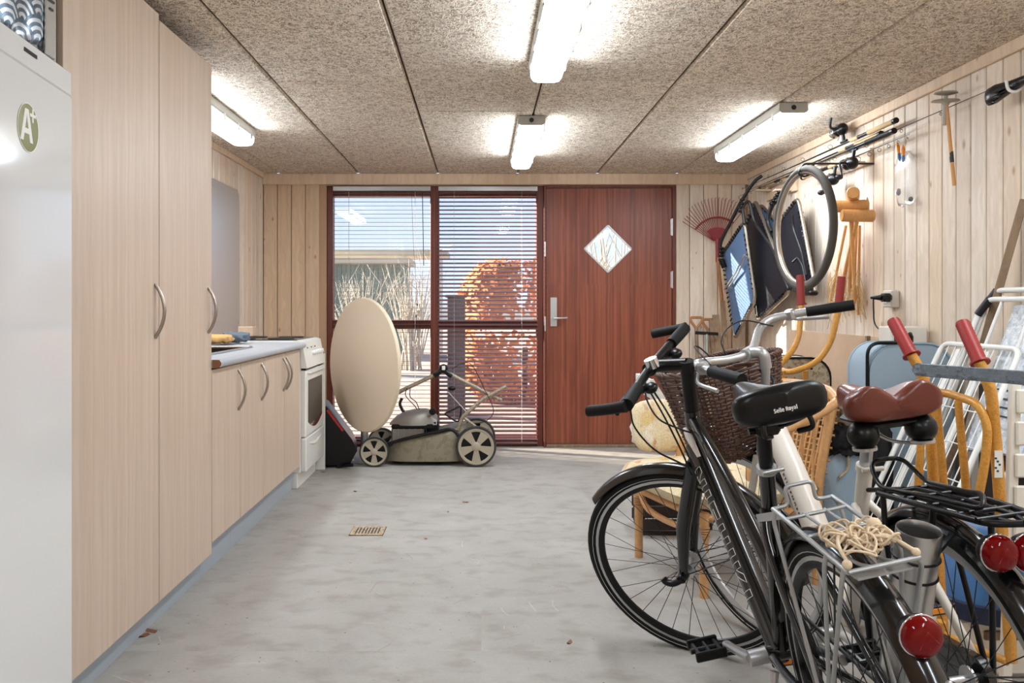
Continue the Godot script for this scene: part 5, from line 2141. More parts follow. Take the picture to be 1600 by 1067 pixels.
# the cord on the wire rack, the steel tube between the bicycles
func build_bike_extras() -> void:
	var t := thing("elastic_cord", "bundle of cream elastic cord tangled on the grey wire rack", "cord", V(0.68, 0.72, 1.52))
	var b := world_mb(t)
	var bt := Transform3D(Basis(Vector3.UP, PI - 1.5304) * Basis(Vector3.RIGHT, -0.1988), V(0.8322, 0, 1.6542))
	var r := RandomNumberGenerator.new()
	r.seed = 4
	for k in 34:
		var c := Vector3(r.randf_range(-0.18, -0.07), 0.730 + r.randf() * 0.022, r.randf_range(-0.04, 0.04))
		var ra := r.randf_range(0.01, 0.027)
		var pts := []
		var ph := r.randf() * TAU
		for i in 7:
			var a := TAU * i / 7
			pts.append(bt * (c + Vector3(cos(a + ph) * ra * 1.2, 0.010 * sin(a * 2 + ph), sin(a + ph) * ra)))
		b.tube(curve(pts, 4, true), 0.0023, 5, true)
	b.tube(curve([bt * Vector3(-0.09, 0.745, -0.02), bt * Vector3(-0.15, 0.745, -0.05), bt * Vector3(-0.2, 0.73, -0.06)]), 0.0038, 6)
	b.tube(curve([bt * Vector3(-0.12, 0.745, 0.02), bt * Vector3(-0.16, 0.745, 0.04), bt * Vector3(-0.2, 0.727, 0.06)]), 0.0038, 6)
	part("loops", b, M.rope, t)
	b = world_mb(t)
	b.ball(bt * Vector3(-0.2, 0.728, -0.062), Vector3(0.009, 0.009, 0.009), 10)
	part("knot", b, M.rope, t)
	b = world_mb(t)
	b.ball(bt * Vector3(-0.2, 0.724, 0.062), Vector3(0.008, 0.008, 0.008), 10)
	part("knot", b, M.rope, t)
	b = world_mb(t)
	b.ball(bt * Vector3(-0.11, 0.755, 0.04), Vector3(0.014, 0.012, 0.014), 10)
	part("knot", b, M.rope, t)
	t = thing("steel_tube", "tall open stainless steel tube with two black bands between the bicycles", "tube", V(0.873, 0.009, 1.815))
	t.rotation.x = 0.22
	b = MB.new()
	b.lathe([Vector2(0.04, 0.0), Vector2(0.0425, 0.0), Vector2(0.0425, 0.712), Vector2(0.0415, 0.715), Vector2(0.040, 0.712), Vector2(0.0398, 0.70)], 36)
	part("wall", b, M.steel, t)
	b = MB.new()
	b.lathe([Vector2(0.0398, 0.70), Vector2(0.0398, 0.02), Vector2(0, 0.02)], 36)
	part("bore", b, M.bore_shade, t)
	for y in [0.617, 0.657]:
		b = MB.new()
		b.tube(ring(Vector3(0, y, 0), Vector3.RIGHT, Vector3.BACK, 0.0435, 32), 0.0028, 6, true)
		part("band", b, M.black, t)
	b = MB.new()
	b.bar(Vector3(0.04, 0.66, 0.0), Vector3(0.075, 0.70, -0.01), 0.012, 0.006, Vector3.BACK)
	part("hook", b, M.dark_metal, t)


# ---------------------------------------------------------------- chairs

func build_rattan_chair() -> void:
	var t := thing("rattan_armchair", "rattan armchair with curved arms standing behind the black bicycle", "armchair", V(1.05, 0, 3.62))
	# u: far side 0 to near side 1, v: front 0 to back 1
	var C := func(u: float, v: float, y: float) -> Vector3:
		var f := Vector2(0.70, 3.84).lerp(Vector2(0.87, 3.26), u)
		return V(f.x + 0.954 * 0.58 * v, y, f.y + 0.3 * 0.58 * v)
	var b: MB
	for u in [0.04, 0.96]:
		b = world_mb(t)
		b.tube(curve([C.call(u, 0.03, 0.0), C.call(u, 0.03, 0.2), C.call(u, 0.035, 0.335)]), 0.019, 10)
		part("front_leg", b, M.rattan, t)
		b = world_mb(t)
		b.tube(curve([C.call(u, 0.95, 0.0), C.call(u, 0.97, 0.4), C.call(u, 1.08, 0.72)]), 0.019, 10)
		part("back_leg", b, M.rattan, t)
		b = world_mb(t)
		b.tube(curve([C.call(u, 0.44, 0.32), C.call(u, 0.40, 0.45), C.call(u, 0.44, 0.56), C.call(u, 0.6, 0.625), C.call(u, 0.95, 0.70), C.call(u, 1.12, 0.75), C.call(u + (0.08 if u < 0.5 else -0.08), 1.17, 0.765)], 8), 0.02, 10)
		part("arm", b, M.rattan, t)
		b = world_mb(t)
		for k in 5:
			var v := 0.5 + k * 0.1
			b.tube([C.call(u, v, 0.31), C.call(u, v + 0.04, 0.60 + 0.09 * v)], 0.006, 6)
		part("side_canes", b, M.rattan, t)
	b = world_mb(t)
	b.tube(curve([C.call(0.04, 1.14, 0.76), C.call(0.2, 1.19, 0.79), C.call(0.5, 1.2, 0.80), C.call(0.8, 1.19, 0.79), C.call(0.96, 1.14, 0.76)]), 0.02, 10)
	part("top_rail", b, M.rattan, t)
	b = world_mb(t)
	for k in 19:
		var u := 0.07 + 0.86 * k / 18.0
		b.tube([C.call(u, 0.98, 0.32), C.call(u, 1.17, 0.78)], 0.0065, 5)
	for k in 16:
		var y := 0.35 + k * 0.026
		var pts := []
		for j in 39:
			var u := 0.05 + 0.9 * j / 38.0
			pts.append(C.call(u, 0.985 + 0.19 * (y - 0.32) / 0.46 + 0.014 * (1 if (j + k) % 2 == 0 else -1), y))
		b.tube(pts, 0.005, 4)
	part("woven_back", b, M.rattan, t)
	b = world_mb(t)
	b.tube(bent([C.call(0.04, 0.03, 0.31), C.call(0.04, 0.97, 0.31), C.call(0.96, 0.97, 0.31), C.call(0.96, 0.03, 0.31)], 0.05, 5, true), 0.017, 8, true)
	b.tube(curve([C.call(0.04, 0.03, 0.33), C.call(0.25, 0.0, 0.25), C.call(0.75, 0.0, 0.25), C.call(0.96, 0.03, 0.33)]), 0.014, 8)
	for k in 8:
		var v := 0.1 + 0.8 * k / 7.0
		b.tube([C.call(0.04, v, 0.315), C.call(0.96, v, 0.315)], 0.008, 5)
	part("seat_frame", b, M.rattan, t)
	b = world_mb(t)
	for q in [[0.04, 0.03], [0.96, 0.03], [0.96, 0.95]]:
		for k in 5:
			b.tube(ring(C.call(q[0], q[1], 0.24 + k * 0.009), Vector3.RIGHT, Vector3.BACK, 0.021, 12), 0.004, 5, true)
	part("cane_binding", b, M.rattan, t)
	# loose cushions
	t = thing("seat_cushion", "thick cream floral seat cushion lying in the rattan armchair", "cushion", C.call(0.5, 0.42, 0.33))
	b = world_mb(t)
	cushion(b, func(p: Vector2, y: float) -> Vector3: return C.call(0.5 + p.x * 0.54, 0.42 + p.y * 0.56, 0.332 + y), 0.135, true)
	part("cover", b, M.floral, t)
	t = thing("scatter_cushion", "plump yellow floral cushion propped in the corner of the rattan armchair", "cushion", C.call(0.12, 0.4, 0.47))
	b = world_mb(t)
	var pc := at(1047, 664, 3.93)
	var px := V(0.93, 0.0, 0.28).normalized()
	var py := V(-0.06, 0.94, 0.22).normalized()
	var pz := px.cross(py).normalized()
	var rows := []
	for i in 13:
		var la := -PI / 2 + PI * i / 12
		var row := PackedVector3Array()
		for k in 24:
			var lo := TAU * k / 24
			var cx := signf(cos(lo)) * pow(absf(cos(lo)), 0.5)
			var cy := signf(sin(lo)) * pow(absf(sin(lo)), 0.5)
			row.append(pc + px * cx * cos(la) * 0.2 + py * cy * cos(la) * 0.125 + pz * sin(la) * 0.06)
		rows.append(row)
	b.skin(rows, true, pc)
	part("cover", b, M.floral, t)
	t = thing("low_crate", "low dark wooden crate on the floor under the rattan armchair", "crate", V(0.98, 0, 4.3))
	b = world_mb(t)
	b.box(V(0.98, 0.012, 4.3), Vector3(0.34, 0.02, 0.24), 0.002)
	part("base", b, M.dark_box, t)
	for e in [-1, 1]:
		for k in 2:
			b = world_mb(t)
			b.box(V(0.98, 0.055 + k * 0.066, 4.3 + e * 0.12), Vector3(0.36, 0.055, 0.014), 0.002)
			part("slat", b, M.dark_box, t)
		b = world_mb(t)
		b.box(V(0.98 + e * 0.165, 0.085, 4.3), Vector3(0.02, 0.13, 0.22), 0.002)
		part("end_board", b, M.dark_box, t)
	# white folding chair further back
	var fx := 1.15
	var fd := 4.85
	t = thing("folding_chair", "white slatted folding chair behind the rattan armchair", "chair", V(fx + 0.2, 0, fd))
	for e in [0.0, 0.42]:
		b = world_mb(t)
		b.bar(V(fx - 0.16, 0.72, fd + e), V(fx + 0.3, 0.0, fd + e), 0.03, 0.018, V(1, 0, 0))
		part("leg", b, M.white_paint, t)
		b = world_mb(t)
		b.bar(V(fx + 0.32, 0.42, fd + e), V(fx - 0.12, 0.0, fd + e), 0.03, 0.018, V(1, 0, 0))
		part("leg", b, M.white_paint, t)
	for k in 5:
		b = world_mb(t)
		b.box(V(fx + 0.02 + k * 0.075, 0.42, fd + 0.21), Vector3(0.055, 0.016, 0.44), 0.003)
		part("seat_slat", b, M.white_paint, t)
	for k in 2:
		b = world_mb(t)
		b.bar(V(fx - 0.16 + k * 0.05, 0.70 - k * 0.085, fd - 0.02), V(fx - 0.16 + k * 0.05, 0.70 - k * 0.085, fd + 0.44), 0.05, 0.016, Vector3.UP)
		part("back_slat", b, M.white_paint, t)
	t = thing("printed_towel", "crumpled white towel with grey and red print hanging at the folding chair", "towel", V(1.02, 0.43, 4.8))
	b = world_mb(t)
	crumple(b, at(1016, 668, 4.84), Vector3(0.10, 0.11, 0.07), 12, 0.35, 24)
	part("cloth", b, M.white_paint, t)
	b = world_mb(t)
	crumple(b, at(1020, 653, 4.78), Vector3(0.045, 0.022, 0.03), 13, 0.3)
	part("red_print", b, M.red, t)


func cushion(b: MB, place: Callable, h: float, tufts: bool) -> void:
	var n := 20
	for sidek in 2:
		var rows := []
		for i in n + 1:
			var row := PackedVector3Array()
			for j in n + 1:
				var p := Vector2(float(i) / n * 2 - 1, float(j) / n * 2 - 1)
				var e := (1.0 - pow(absf(p.x), 5)) * (1.0 - pow(absf(p.y), 5))
				var y := h * 0.5 * pow(maxf(e, 0.0), 0.4)
				if tufts:
					for q in [Vector2(-0.4, -0.4), Vector2(0.4, -0.4), Vector2(-0.4, 0.4), Vector2(0.4, 0.4), Vector2(0, 0)]:
						y -= h * 0.16 * exp(-p.distance_squared_to(q) / 0.02)
				var rr := p
				if absf(p.x) > 0.75 and absf(p.y) > 0.75:
					rr = p * (1.0 - 0.07 * (absf(p.x) - 0.75) * (absf(p.y) - 0.75) * 16)
				row.append(place.call(rr, h * 0.5 + (y if sidek == 0 else -y)))
			rows.append(row)
		b.skin(rows, false, place.call(Vector2.ZERO, h * 0.5))


# ---------------------------------------------------------------- on the right wall and in the corner

func rod(label: String, x: float, y: float, d_butt: float, d_tip: float, grip: Material, reel_at := -1.0, below := true) -> void:
	var t := thing("fishing_rod", label, "fishing rod", V(x, y, d_butt), "fishing rods on the wall rack")
	var sg := signf(d_tip - d_butt)
	var b := world_mb(t)
	b.tube([V(x, y, d_butt + sg * 0.3), V(x, y, lerpf(d_butt, d_tip, 0.5)), V(x, y + 0.004, d_tip)], [0.0065, 0.0045, 0.0015], 8)
	part("blank", b, M.black, t)
	b = world_mb(t)
	b.tube([V(x, y, d_butt + sg * 0.012), V(x, y, d_butt + sg * 0.30)], 0.0135, 12)
	b.tube([V(x, y, d_butt + sg * 0.42), V(x, y, d_butt + sg * 0.52)], [0.013, 0.009], 12)
	part("grip", b, grip, t)
	b = world_mb(t)
	b.tube([V(x, y, d_butt), V(x, y, d_butt + sg * 0.025)], 0.0155, 12)
	b.tube([V(x, y, d_butt + sg * 0.30), V(x, y, d_butt + sg * 0.42)], 0.011, 10)
	part("butt_cap", b, M.black, t)
	b = world_mb(t)
	for k in 6:
		var d := lerpf(d_butt + sg * 0.8, d_tip - sg * 0.02, pow(k / 5.0, 0.85))
		var r := lerpf(0.013, 0.004, k / 5.0)
		var s := -1.0 if below else 1.0
		b.tube(ring(V(x, y + s * (r + 0.006), d), Vector3.RIGHT, Vector3.UP, r, 12), 0.0014, 5, true)
		b.tube([V(x, y, d + 0.01), V(x, y + s * 0.008, d)], 0.0014, 4)
	part("guides", b, M.dark_metal, t)
	if reel_at > 0:
		var s := -1.0 if below else 1.0
		var c := V(x - 0.01, y + s * 0.085, reel_at)
		b = world_mb(t)
		b.tube([V(x, y + s * 0.014, reel_at - 0.04), V(x, y + s * 0.014, reel_at + 0.04)], 0.007, 6)
		b.tube([V(x, y + s * 0.012, reel_at), c], 0.011, 8)
		b.ball(c, Vector3(0.032, 0.036, 0.042), 14)
		var rl := part("reel", b, M.black, t)
		b = world_mb(t)
		b.xf = b.xf * Transform3D(Basis(Vector3.RIGHT, PI / 2), c + V(0, 0, 0.07))
		b.lathe([Vector2(0, -0.03), Vector2(0.038, -0.03), Vector2(0.038, -0.022), Vector2(0.026, -0.018), Vector2(0.026, 0.02), Vector2(0.038, 0.025), Vector2(0.038, 0.032), Vector2(0, 0.036)], 22)
		part("spool", b, M.chrome, rl)
		b = world_mb(t)
		b.tube(curve([c + Vector3(-0.035, 0, 0), c + Vector3(-0.075, s * 0.01, 0.015), c + Vector3(-0.085, s * 0.08, 0.06)]), 0.0075, 8)
		b.ball(c + Vector3(-0.1, s * 0.088, 0.064), Vector3(0.022, 0.016, 0.016), 10)
		part("crank_handle", b, M.dark_metal, rl)
		b = world_mb(t)
		b.tube(ring(c + V(0, 0, 0.08), Vector3.UP, Vector3(0.7, 0, -0.7), 0.05, 14, 0.0, PI), 0.003, 5)
		part("bail_arm", b, M.steel, rl)


func build_wall_things() -> void:
	# rod rack: two notched boards
	for q in [[4.62, 5.15, "long pine rod rack board under the fishing reels"], [5.72, 6.3, "pine rod rack board near the corner behind the hanging tyre"]]:
		var t := thing("rod_rack", q[2], "rack", V(RIGHT - 0.07, 1.98, (q[0] + q[1]) / 2))
		var b := world_mb(t)
		b.box(V(RIGHT - 0.012, 1.99, (q[0] + q[1]) / 2), Vector3(0.022, 0.085, q[1] - q[0]), 0.003)
		part("back_board", b, M.pine_trim, t)
		for k in 2:
			b = world_mb(t)
			b.box(V(RIGHT - 0.08, 1.962 + k * 0.055, lerpf(q[0], q[1], 0.15 + 0.7 * k)), Vector3(0.115, 0.014, 0.05), 0.002)
			part("arm", b, M.pine_trim, t)
	rod("fishing rod with cork grip, reel standing above it", 2.105, 2.095, 4.22, 6.72, M.cork, 4.83, false)
	rod("fishing rod with short cork grip lying above the rack", 2.135, 2.075, 4.44, 6.66, M.cork)
	rod("fishing rod with black foam grip and hanging reel", 2.07, 2.032, 4.17, 6.7, M.rubber, 4.62, true)
	rod("long fishing rod pointing along the wall, its tip beside the plunger", 2.12, 2.05, 6.3, 3.47, M.cork)
	rod("fishing rod with the lowest hanging reel and orange lure at its tip", 2.085, 1.985, 5.4, 4.05, M.cork, 4.9, true)
	# lures
	for q in [[1402, 222, 1406, 252, 0], [1411, 226, 1411, 254, 1], [1355, 308, 1357, 346, 2]]:
		var p := on_x(q[0], q[1], 2.12)
		var e := on_x(q[2], q[3], 2.12)
		var t := thing("fishing_lure", ["orange fishing lure with a blue tail hanging from a rod tip", "orange and blue lure hanging next to the plastic bag", "pale yellow lure hanging beside the wooden mallets"][q[4]], "lure", e)
		var b := world_mb(t)
		b.tube([p, p.lerp(e, 0.25), p.lerp(e, 0.6)], [0.002, 0.011, 0.007], 8)
		part("body", b, M.amber if q[4] < 2 else M.cork, t)
		b = world_mb(t)
		b.tube([p.lerp(e, 0.6), p.lerp(e, 0.8), e], [0.007, 0.009, 0.003], 8)
		part("tail", b, M.blue_tub, t)
		b = world_mb(t)
		b.tube([p, p + Vector3(0.03, 0.03, 0)], 0.0008, 4)
		part("line", b, M.steel, t)
	# clear bag
	var t := thing("plastic_bag", "clear plastic bag of tackle hanging on a nail", "bag", on_x(1415, 318, 2.15))
	var b := world_mb(t)
	var bc := on_x(1416, 280, 2.145)
	crumple(b, bc, Vector3(0.028, 0.135, 0.09), 17, 0.25, 22)
	part("film", b, M.clear_bag, t)
	b = world_mb(t)
	b.ball(on_x(1423, 311, 2.15), Vector3(0.012, 0.013, 0.013), 10)
	b.ball(on_x(1404, 300, 2.145), Vector3(0.01, 0.02, 0.016), 8)
	part("tackle", b, M.ink, t)
	b = world_mb(t)
	b.tube([on_x(1418, 240, 2.175), on_x(1418, 240, 2.13)], 0.003, 6)
	part("nail", b, M.steel, t)
	# plunger
	t = thing("rubber_plunger", "rubber plunger with two grey discs and a bamboo handle hanging upside down", "plunger", on_x(1491, 290, 2.14))
	var p0 := on_x(1478, 150, 2.10)
	var p1 := on_x(1491, 290, 2.14)
	b = world_mb(t)
	b.tube([p0 + Vector3(0, -0.02, 0), p1], 0.0085, 10)
	part("handle", b, M.croquet, t)
	b = world_mb(t)
	b.tube([p0.lerp(p1, 0.62), p0.lerp(p1, 0.74)], 0.0092, 10)
	part("dark_band", b, M.dark_metal, t)
	b = MB.new()
	b.xf = t.transform.affine_inverse() * Transform3D(Basis(Vector3.RIGHT, 0.1), p0)
	b.lathe([Vector2(0, 0.022), Vector2(0.045, 0.018), Vector2(0.05, 0.011), Vector2(0.03, 0.006), Vector2(0.009, 0.002), Vector2(0.009, -0.012), Vector2(0.056, -0.018), Vector2(0.06, -0.024), Vector2(0.02, -0.03), Vector2(0.011, -0.045), Vector2(0.012, -0.1), Vector2(0.009, -0.13), Vector2(0, -0.13)], 24)
	part("rubber_cup", b, mat(rgb(172, 164, 150), 0.6), t)
	# black stick with a flared end on white hooks
	t = thing("flared_stick", "black stick with a flared butt resting on white hooks under the ceiling", "stick", V(2.08, 2.0, 3.0))
	b = world_mb(t)
	var rows := []
	for q in [[3.42, 0.0, 0.0], [3.415, 0.02, 0.036], [3.37, 0.024, 0.038], [3.28, 0.019, 0.024], [3.2, 0.017, 0.018], [2.6, 0.015, 0.016], [2.4, 0.012, 0.012], [2.4, 0.0, 0.0]]:
		var row := PackedVector3Array()
		for k in 14:
			var a := TAU * k / 14
			row.append(V(2.085 + cos(a) * q[1], 2.02 + sin(a) * q[2] - 0.012 * (q[0] - 3.2 if q[0] > 3.2 else 0.0) * 4, q[0]))
		rows.append(row)
	b.skin(rows, true, V(2.085, 2.02, 2.95))
	part("shaft", b, M.black, t)
	for d in [3.24, 2.66]:
		var h := thing("wall_hook", ("white coated hook under the flared end of the black stick" if d > 3.0 else "white coated hook under the thin end of the black stick"), "hook", V(2.17, 2.02, d), "white hooks under the black stick")
		b = world_mb(h)
		b.tube(bent([V(2.165, 2.12, d), V(2.12, 2.03, d), V(2.09, 1.985, d), V(2.05, 1.99, d), V(2.045, 2.03, d)], 0.02), 0.006, 8)
		part("wire", b, M.white_plastic, h)
		b = world_mb(h)
		b.tube([V(2.178, 2.12, d), V(2.162, 2.12, d)], 0.012, 12)
		part("plate", b, M.white_plastic, h)
	# croquet mallets
	for k in 3:
		t = thing("croquet_mallet", ["wooden croquet mallet hung with its round head end facing the room", "wooden croquet mallet with its head lying level on the hook", "wooden croquet mallet, lowest of the three heads"][k], "mallet", on_x(1334, [306, 322, 336][k] + 20, 2.06), "croquet mallets")
		var c := [on_x(1333, 305, 2.05), on_x(1329, 322, 2.04), on_x(1340, 337, 2.06)][k] as Vector3
		var dirv := [Vector3(-0.45, 0.05, 1), Vector3(1, 0.0, 0.25), Vector3(1, -0.02, 0.1)][k] as Vector3
		dirv = dirv.normalized()
		b = world_mb(t)
		b.tube([c - dirv * 0.085, c - dirv * 0.08, c + dirv * 0.08, c + dirv * 0.085], [0.03, 0.034, 0.034, 0.03], 16)
		part("head", b, M.croquet, t)
		b = world_mb(t)
		var e := on_x([1327, 1336, 1312][k], [455, 470, 462][k], 2.12)
		b.tube([c + Vector3(0, -0.02, 0), c.lerp(e, 0.5), e], [0.011, 0.0105, 0.0105], 10)
		part("shaft", b, M.croquet, t)
	for k in 4:
		var st := on_x([1322, 1330, 1338, 1343][k], 352, 2.13)
		var en := on_x([1298, 1332, 1334, 1341][k], [470, 420, 478, 492][k], 2.15)
		b = MB.new()
		b.tube([Vector3.ZERO, en - st], [0.009, 0.008], 8)
		var o := solid("wooden_stake", b, M.croquet, ["slanting wooden croquet stake leaning out from the bundle", "short wooden croquet stake in the hanging bundle", "middle wooden croquet stake in the hanging bundle", "longest wooden croquet stake in the hanging bundle"][k], "stake", "croquet stakes")
		o.position = st
	t = thing("jute_net", "frayed jute string net hanging around the croquet stakes", "net", on_x(1320, 500, 2.14))
	b = world_mb(t)
	var r := RandomNumberGenerator.new()
	r.seed = 77
	for k in 130:
		var a := on_x(r.randf_range(1294, 1346), r.randf_range(420, 475), r.randf_range(2.10, 2.16))
		var c := a + Vector3(r.randf_range(-0.02, 0.02), -r.randf_range(0.05, 0.16), r.randf_range(-0.06, 0.06))
		var m := a.lerp(c, 0.5) + Vector3(r.randf_range(-0.02, 0.01), r.randf_range(-0.02, 0.02), r.randf_range(-0.03, 0.03))
		b.tube([a, m, c], 0.0018, 4)
	part("strings", b, M.jute, t).set_meta("kind", "stuff")
	# socket with plug and cable
	t = thing("wall_socket", "grey surface-mounted double socket on the board wall", "socket", on_x(1392, 467, 2.16))
	b = world_mb(t)
	b.box(on_x(1392, 467, 2.157), Vector3(0.045, 0.09, 0.1), 0.006)
	part("box", b, mat(rgb(206, 198, 186), 0.5), t)
	b = world_mb(t)
	b.box(on_x(1383, 467, 2.133), Vector3(0.006, 0.05, 0.05), 0.004)
	part("faceplate", b, M.white_plastic, t)
	t = thing("black_plug", "black plug in the grey socket with its cable hanging down", "plug", on_x(1380, 467, 2.12))
	b = world_mb(t)
	var pl := on_x(1384, 465, 2.105)
	b.box(pl, Vector3(0.05, 0.045, 0.06), 0.012)
	b.tube([pl + Vector3(-0.02, 0, 0), pl + Vector3(-0.06, 0.0, -0.04)], [0.016, 0.006], 8)
	part("plug_body", b, M.black, t)
	b = world_mb(t)
	b.tube(curve([pl + Vector3(-0.05, 0, -0.03), on_x(1365, 485, 2.06), on_x(1368, 508, 2.06), on_x(1390, 528, 2.05), on_x(1402, 545, 2.06), on_x(1404, 600, 2.05)]), 0.004, 6)
	b.tube(curve([on_x(1418, 560, 1.95), on_x(1416, 528, 1.98), on_x(1423, 520, 1.99), on_x(1424, 530, 1.98), on_x(1412, 545, 1.96)]), 0.004, 6)
	part("cable", b, M.cable, t)
	# bicycle tyre hung on the rack
	var tc := at(1255, 357, 4.62)
	t = thing("hanging_wheel", "old spokeless bicycle wheel with worn tyre hanging before the sunbeds", "wheel", tc)
	t.basis = Basis(Vector3.UP, PI / 2 + 0.10) * Basis(Vector3.BACK, 0.0)
	b = MB.new()
	b.tube(ring(Vector3.ZERO, Vector3.RIGHT, Vector3.UP, 0.328, 72), 0.0195, 12, true)
	part("tyre", b, M.rubber_old, t)
	b = MB.new()
	b.xf = Transform3D(Basis(Vector3.RIGHT, PI / 2), Vector3.ZERO)
	b.lathe([Vector2(0.313, 0.014), Vector2(0.304, 0.014), Vector2(0.297, 0.007), Vector2(0.296, -0.007), Vector2(0.304, -0.014), Vector2(0.313, -0.014)], 64)
	part("rim", b, M.nickel, t)
	b = MB.new()
	b.tube(bent([tc + Vector3(0.30, 0.36, 0), tc + Vector3(0.0, 0.36, 0), tc + Vector3(-0.03, 0.305, 0), tc + Vector3(0.0, 0.285, 0), tc + Vector3(0.035, 0.30, 0)], 0.02), 0.006, 8)
	b.tube([tc + Vector3(0.30, 0.36, 0), Vector3(RIGHT, tc.y + 0.36, tc.z)], 0.006, 8)
	var o := solid("wheel_hook", b, M.dark_metal, "dark steel hook from which the spokeless wheel hangs", "hook")
	# leaf rake on the back wall
	var rz := BACK - 0.05
	var rh := at(1121, 384, rz)
	t = thing("leaf_rake", "dark red leaf rake standing tines up in the corner", "rake", V(at(1150, 690, rz).x, 0, rz))
	b = world_mb(t)
	var foot := at(1152, 694, rz - 0.25)
	foot.y = 0.0
	b.tube([rh + Vector3(0, -0.08, 0), foot], 0.0135, 10)
	part("handle", b, M.wood_handle, t)
	b = world_mb(t)
	b.tube([rh + Vector3(0.002, -0.13, 0.0), rh, rh + Vector3(0, 0.06, 0)], [0.017, 0.014, 0.02], 10)
	part("socket", b, M.rake, t)
	var tcn := rh + Vector3(0, 0.02, 0)
	for k in 22:
		var a := deg_to_rad(lerpf(-58, 38, k / 21.0))
		var dv := Vector3(sin(a), cos(a), 0)
		var l := 0.36 if absf(a) < 0.7 else 0.33
		b = world_mb(t)
		b.tube([tcn + dv * 0.03, tcn + dv * l * 0.9, tcn + dv * l, tcn + dv * (l + 0.012) + Vector3(0, -0.004, 0.03)], [0.0028, 0.0028, 0.0026, 0.002], 5)
		part("tine", b, M.rake, t)
	b = world_mb(t)
	b.tube(ring(tcn, Vector3.RIGHT, Vector3.UP, 0.21, 24, deg_to_rad(90 - 38), deg_to_rad(90 + 58)), 0.008, 6)
	part("cross_band", b, M.rake, t)
	b = world_mb(t)
	var fan := PackedVector2Array([Vector2(0, 0.0)])
	for k in 9:
		var a := deg_to_rad(lerpf(-40, 28, k / 8.0))
		fan.append(Vector2(sin(a), cos(a)) * 0.13)
	b.xf = b.xf * Transform3D(Basis(), tcn)
	b.prism(fan, -0.002, 0.002)
	part("fan_plate", b, M.rake, t)
	# spades and laths in the corner
	for q in [[1088, 1086, 496, "wooden D-handled spade leaning in the corner", 0], [1107, 1110, 499, "second wooden D-handled spade leaning beside the first", 1]]:
		var tp := at(q[0], q[2], rz - 0.06)
		var ft := at(q[1] + 6, 690, rz - 0.3)
		t = thing("garden_spade", q[3], "spade", Vector3(ft.x, 0, ft.z), "spades in the corner")
		ft.y = 0.28
		b = world_mb(t)
		b.tube([tp + Vector3(0, -0.08, 0), ft], 0.015, 10)
		part("shaft", b, M.old_wood, t)
		b = world_mb(t)
		b.tube(bent([tp + Vector3(0, -0.09, 0), tp + Vector3(-0.045, -0.03, 0), tp + Vector3(-0.045, 0.0, 0), tp + Vector3(0.045, 0.0, 0), tp + Vector3(0.045, -0.03, 0), tp + Vector3(0, -0.09, 0)], 0.012), 0.011, 8)
		part("grip", b, M.wood_handle, t)
		b = world_mb(t)
		b.box(ft + Vector3(0, -0.135, 0), Vector3(0.17, 0.28, 0.008), 0.003)
		part("blade", b, M.dark_metal, t)
	t = thing("black_tool", "slim tool with a black T-grip standing among the spades", "tool", V(1.86, 0, rz - 0.2))
	var bt := at(1104, 521, rz - 0.2)
	b = world_mb(t)
	b.tube([bt + Vector3(-0.09, 0.006, 0), bt + Vector3(0.09, -0.004, 0)], 0.013, 10)
	part("grip", b, M.black, t)
	b = world_mb(t)
	b.tube([bt, Vector3(bt.x, 0, bt.z)], 0.012, 8)
	part("shaft", b, M.grey_metal, t)
	for q in [[1118, 492, 0.05, "broad grey lath leaning in the corner"], [1129, 470, 0.035, "tall narrow grey lath leaning in the corner"], [1112, 500, 0.045, "short brown lath leaning in the corner"]]:
		var tp := at(q[0], q[1], rz - 0.1)
		b = MB.new()
		b.bar(Vector3(0.0, 0, 0.0), Vector3(tp.x, tp.y, tp.z) - V(tp.x + 0.02, 0, rz - 0.32), q[2], 0.02, Vector3.RIGHT, 0.002)
		var oo := solid("wooden_lath", b, M.old_wood, q[3], "lath", "laths in the corner")
		oo.position = V(tp.x + 0.02, 0, rz - 0.32)


func lounger_panel(t: Node3D, q: Array, m: Material, tube_m: Material) -> void:
	# q: top, left, bottom, right corner in the world
	var b := world_mb(t)
	var inner := []
	var c: Vector3 = (q[0] + q[1] + q[2] + q[3]) / 4.0
	for p in q:
		inner.append(c + (p - c) * 0.93)
	var nn: Vector3 = (q[2] - q[0]).cross(q[3] - q[1]).normalized()
	var n := 8
	for s in [-1.0, 1.0]:
		var rows := []
		for i in n + 1:
			var row := PackedVector3Array()
			for j in n + 1:
				var u := float(i) / n
				var v := float(j) / n
				var p: Vector3 = inner[0].lerp(inner[1], u).lerp(inner[3].lerp(inner[2], u), v)
				row.append(p + nn * (0.003 * s + 0.018 * sin(PI * u) * sin(PI * v)))
			rows.append(row)
		b.skin(rows, false, c - nn * s)
	part("canvas", b, m, t)
	b = world_mb(t)
	b.tube(bent(q, 0.06, 5, true), 0.0125, 10, true)
	part("frame_tube", b, tube_m, t)
	b = world_mb(t)
	for e in 4:
		var p0: Vector3 = q[e]
		var p1: Vector3 = q[(e + 1) % 4]
		var i0: Vector3 = inner[e]
		var i1: Vector3 = inner[(e + 1) % 4]
		var k := 0.14
		while k < 0.87:
			var pm := p0.lerp(p1, k)
			var im := i0.lerp(i1, k)
			b.tube([pm + nn * 0.015, im + nn * 0.005], 0.006, 5)
			b.tube([pm - nn * 0.015, im - nn * 0.005], 0.006, 5)
			k += 0.036 / p0.distance_to(p1)
	part("lacing", b, M.black, t)


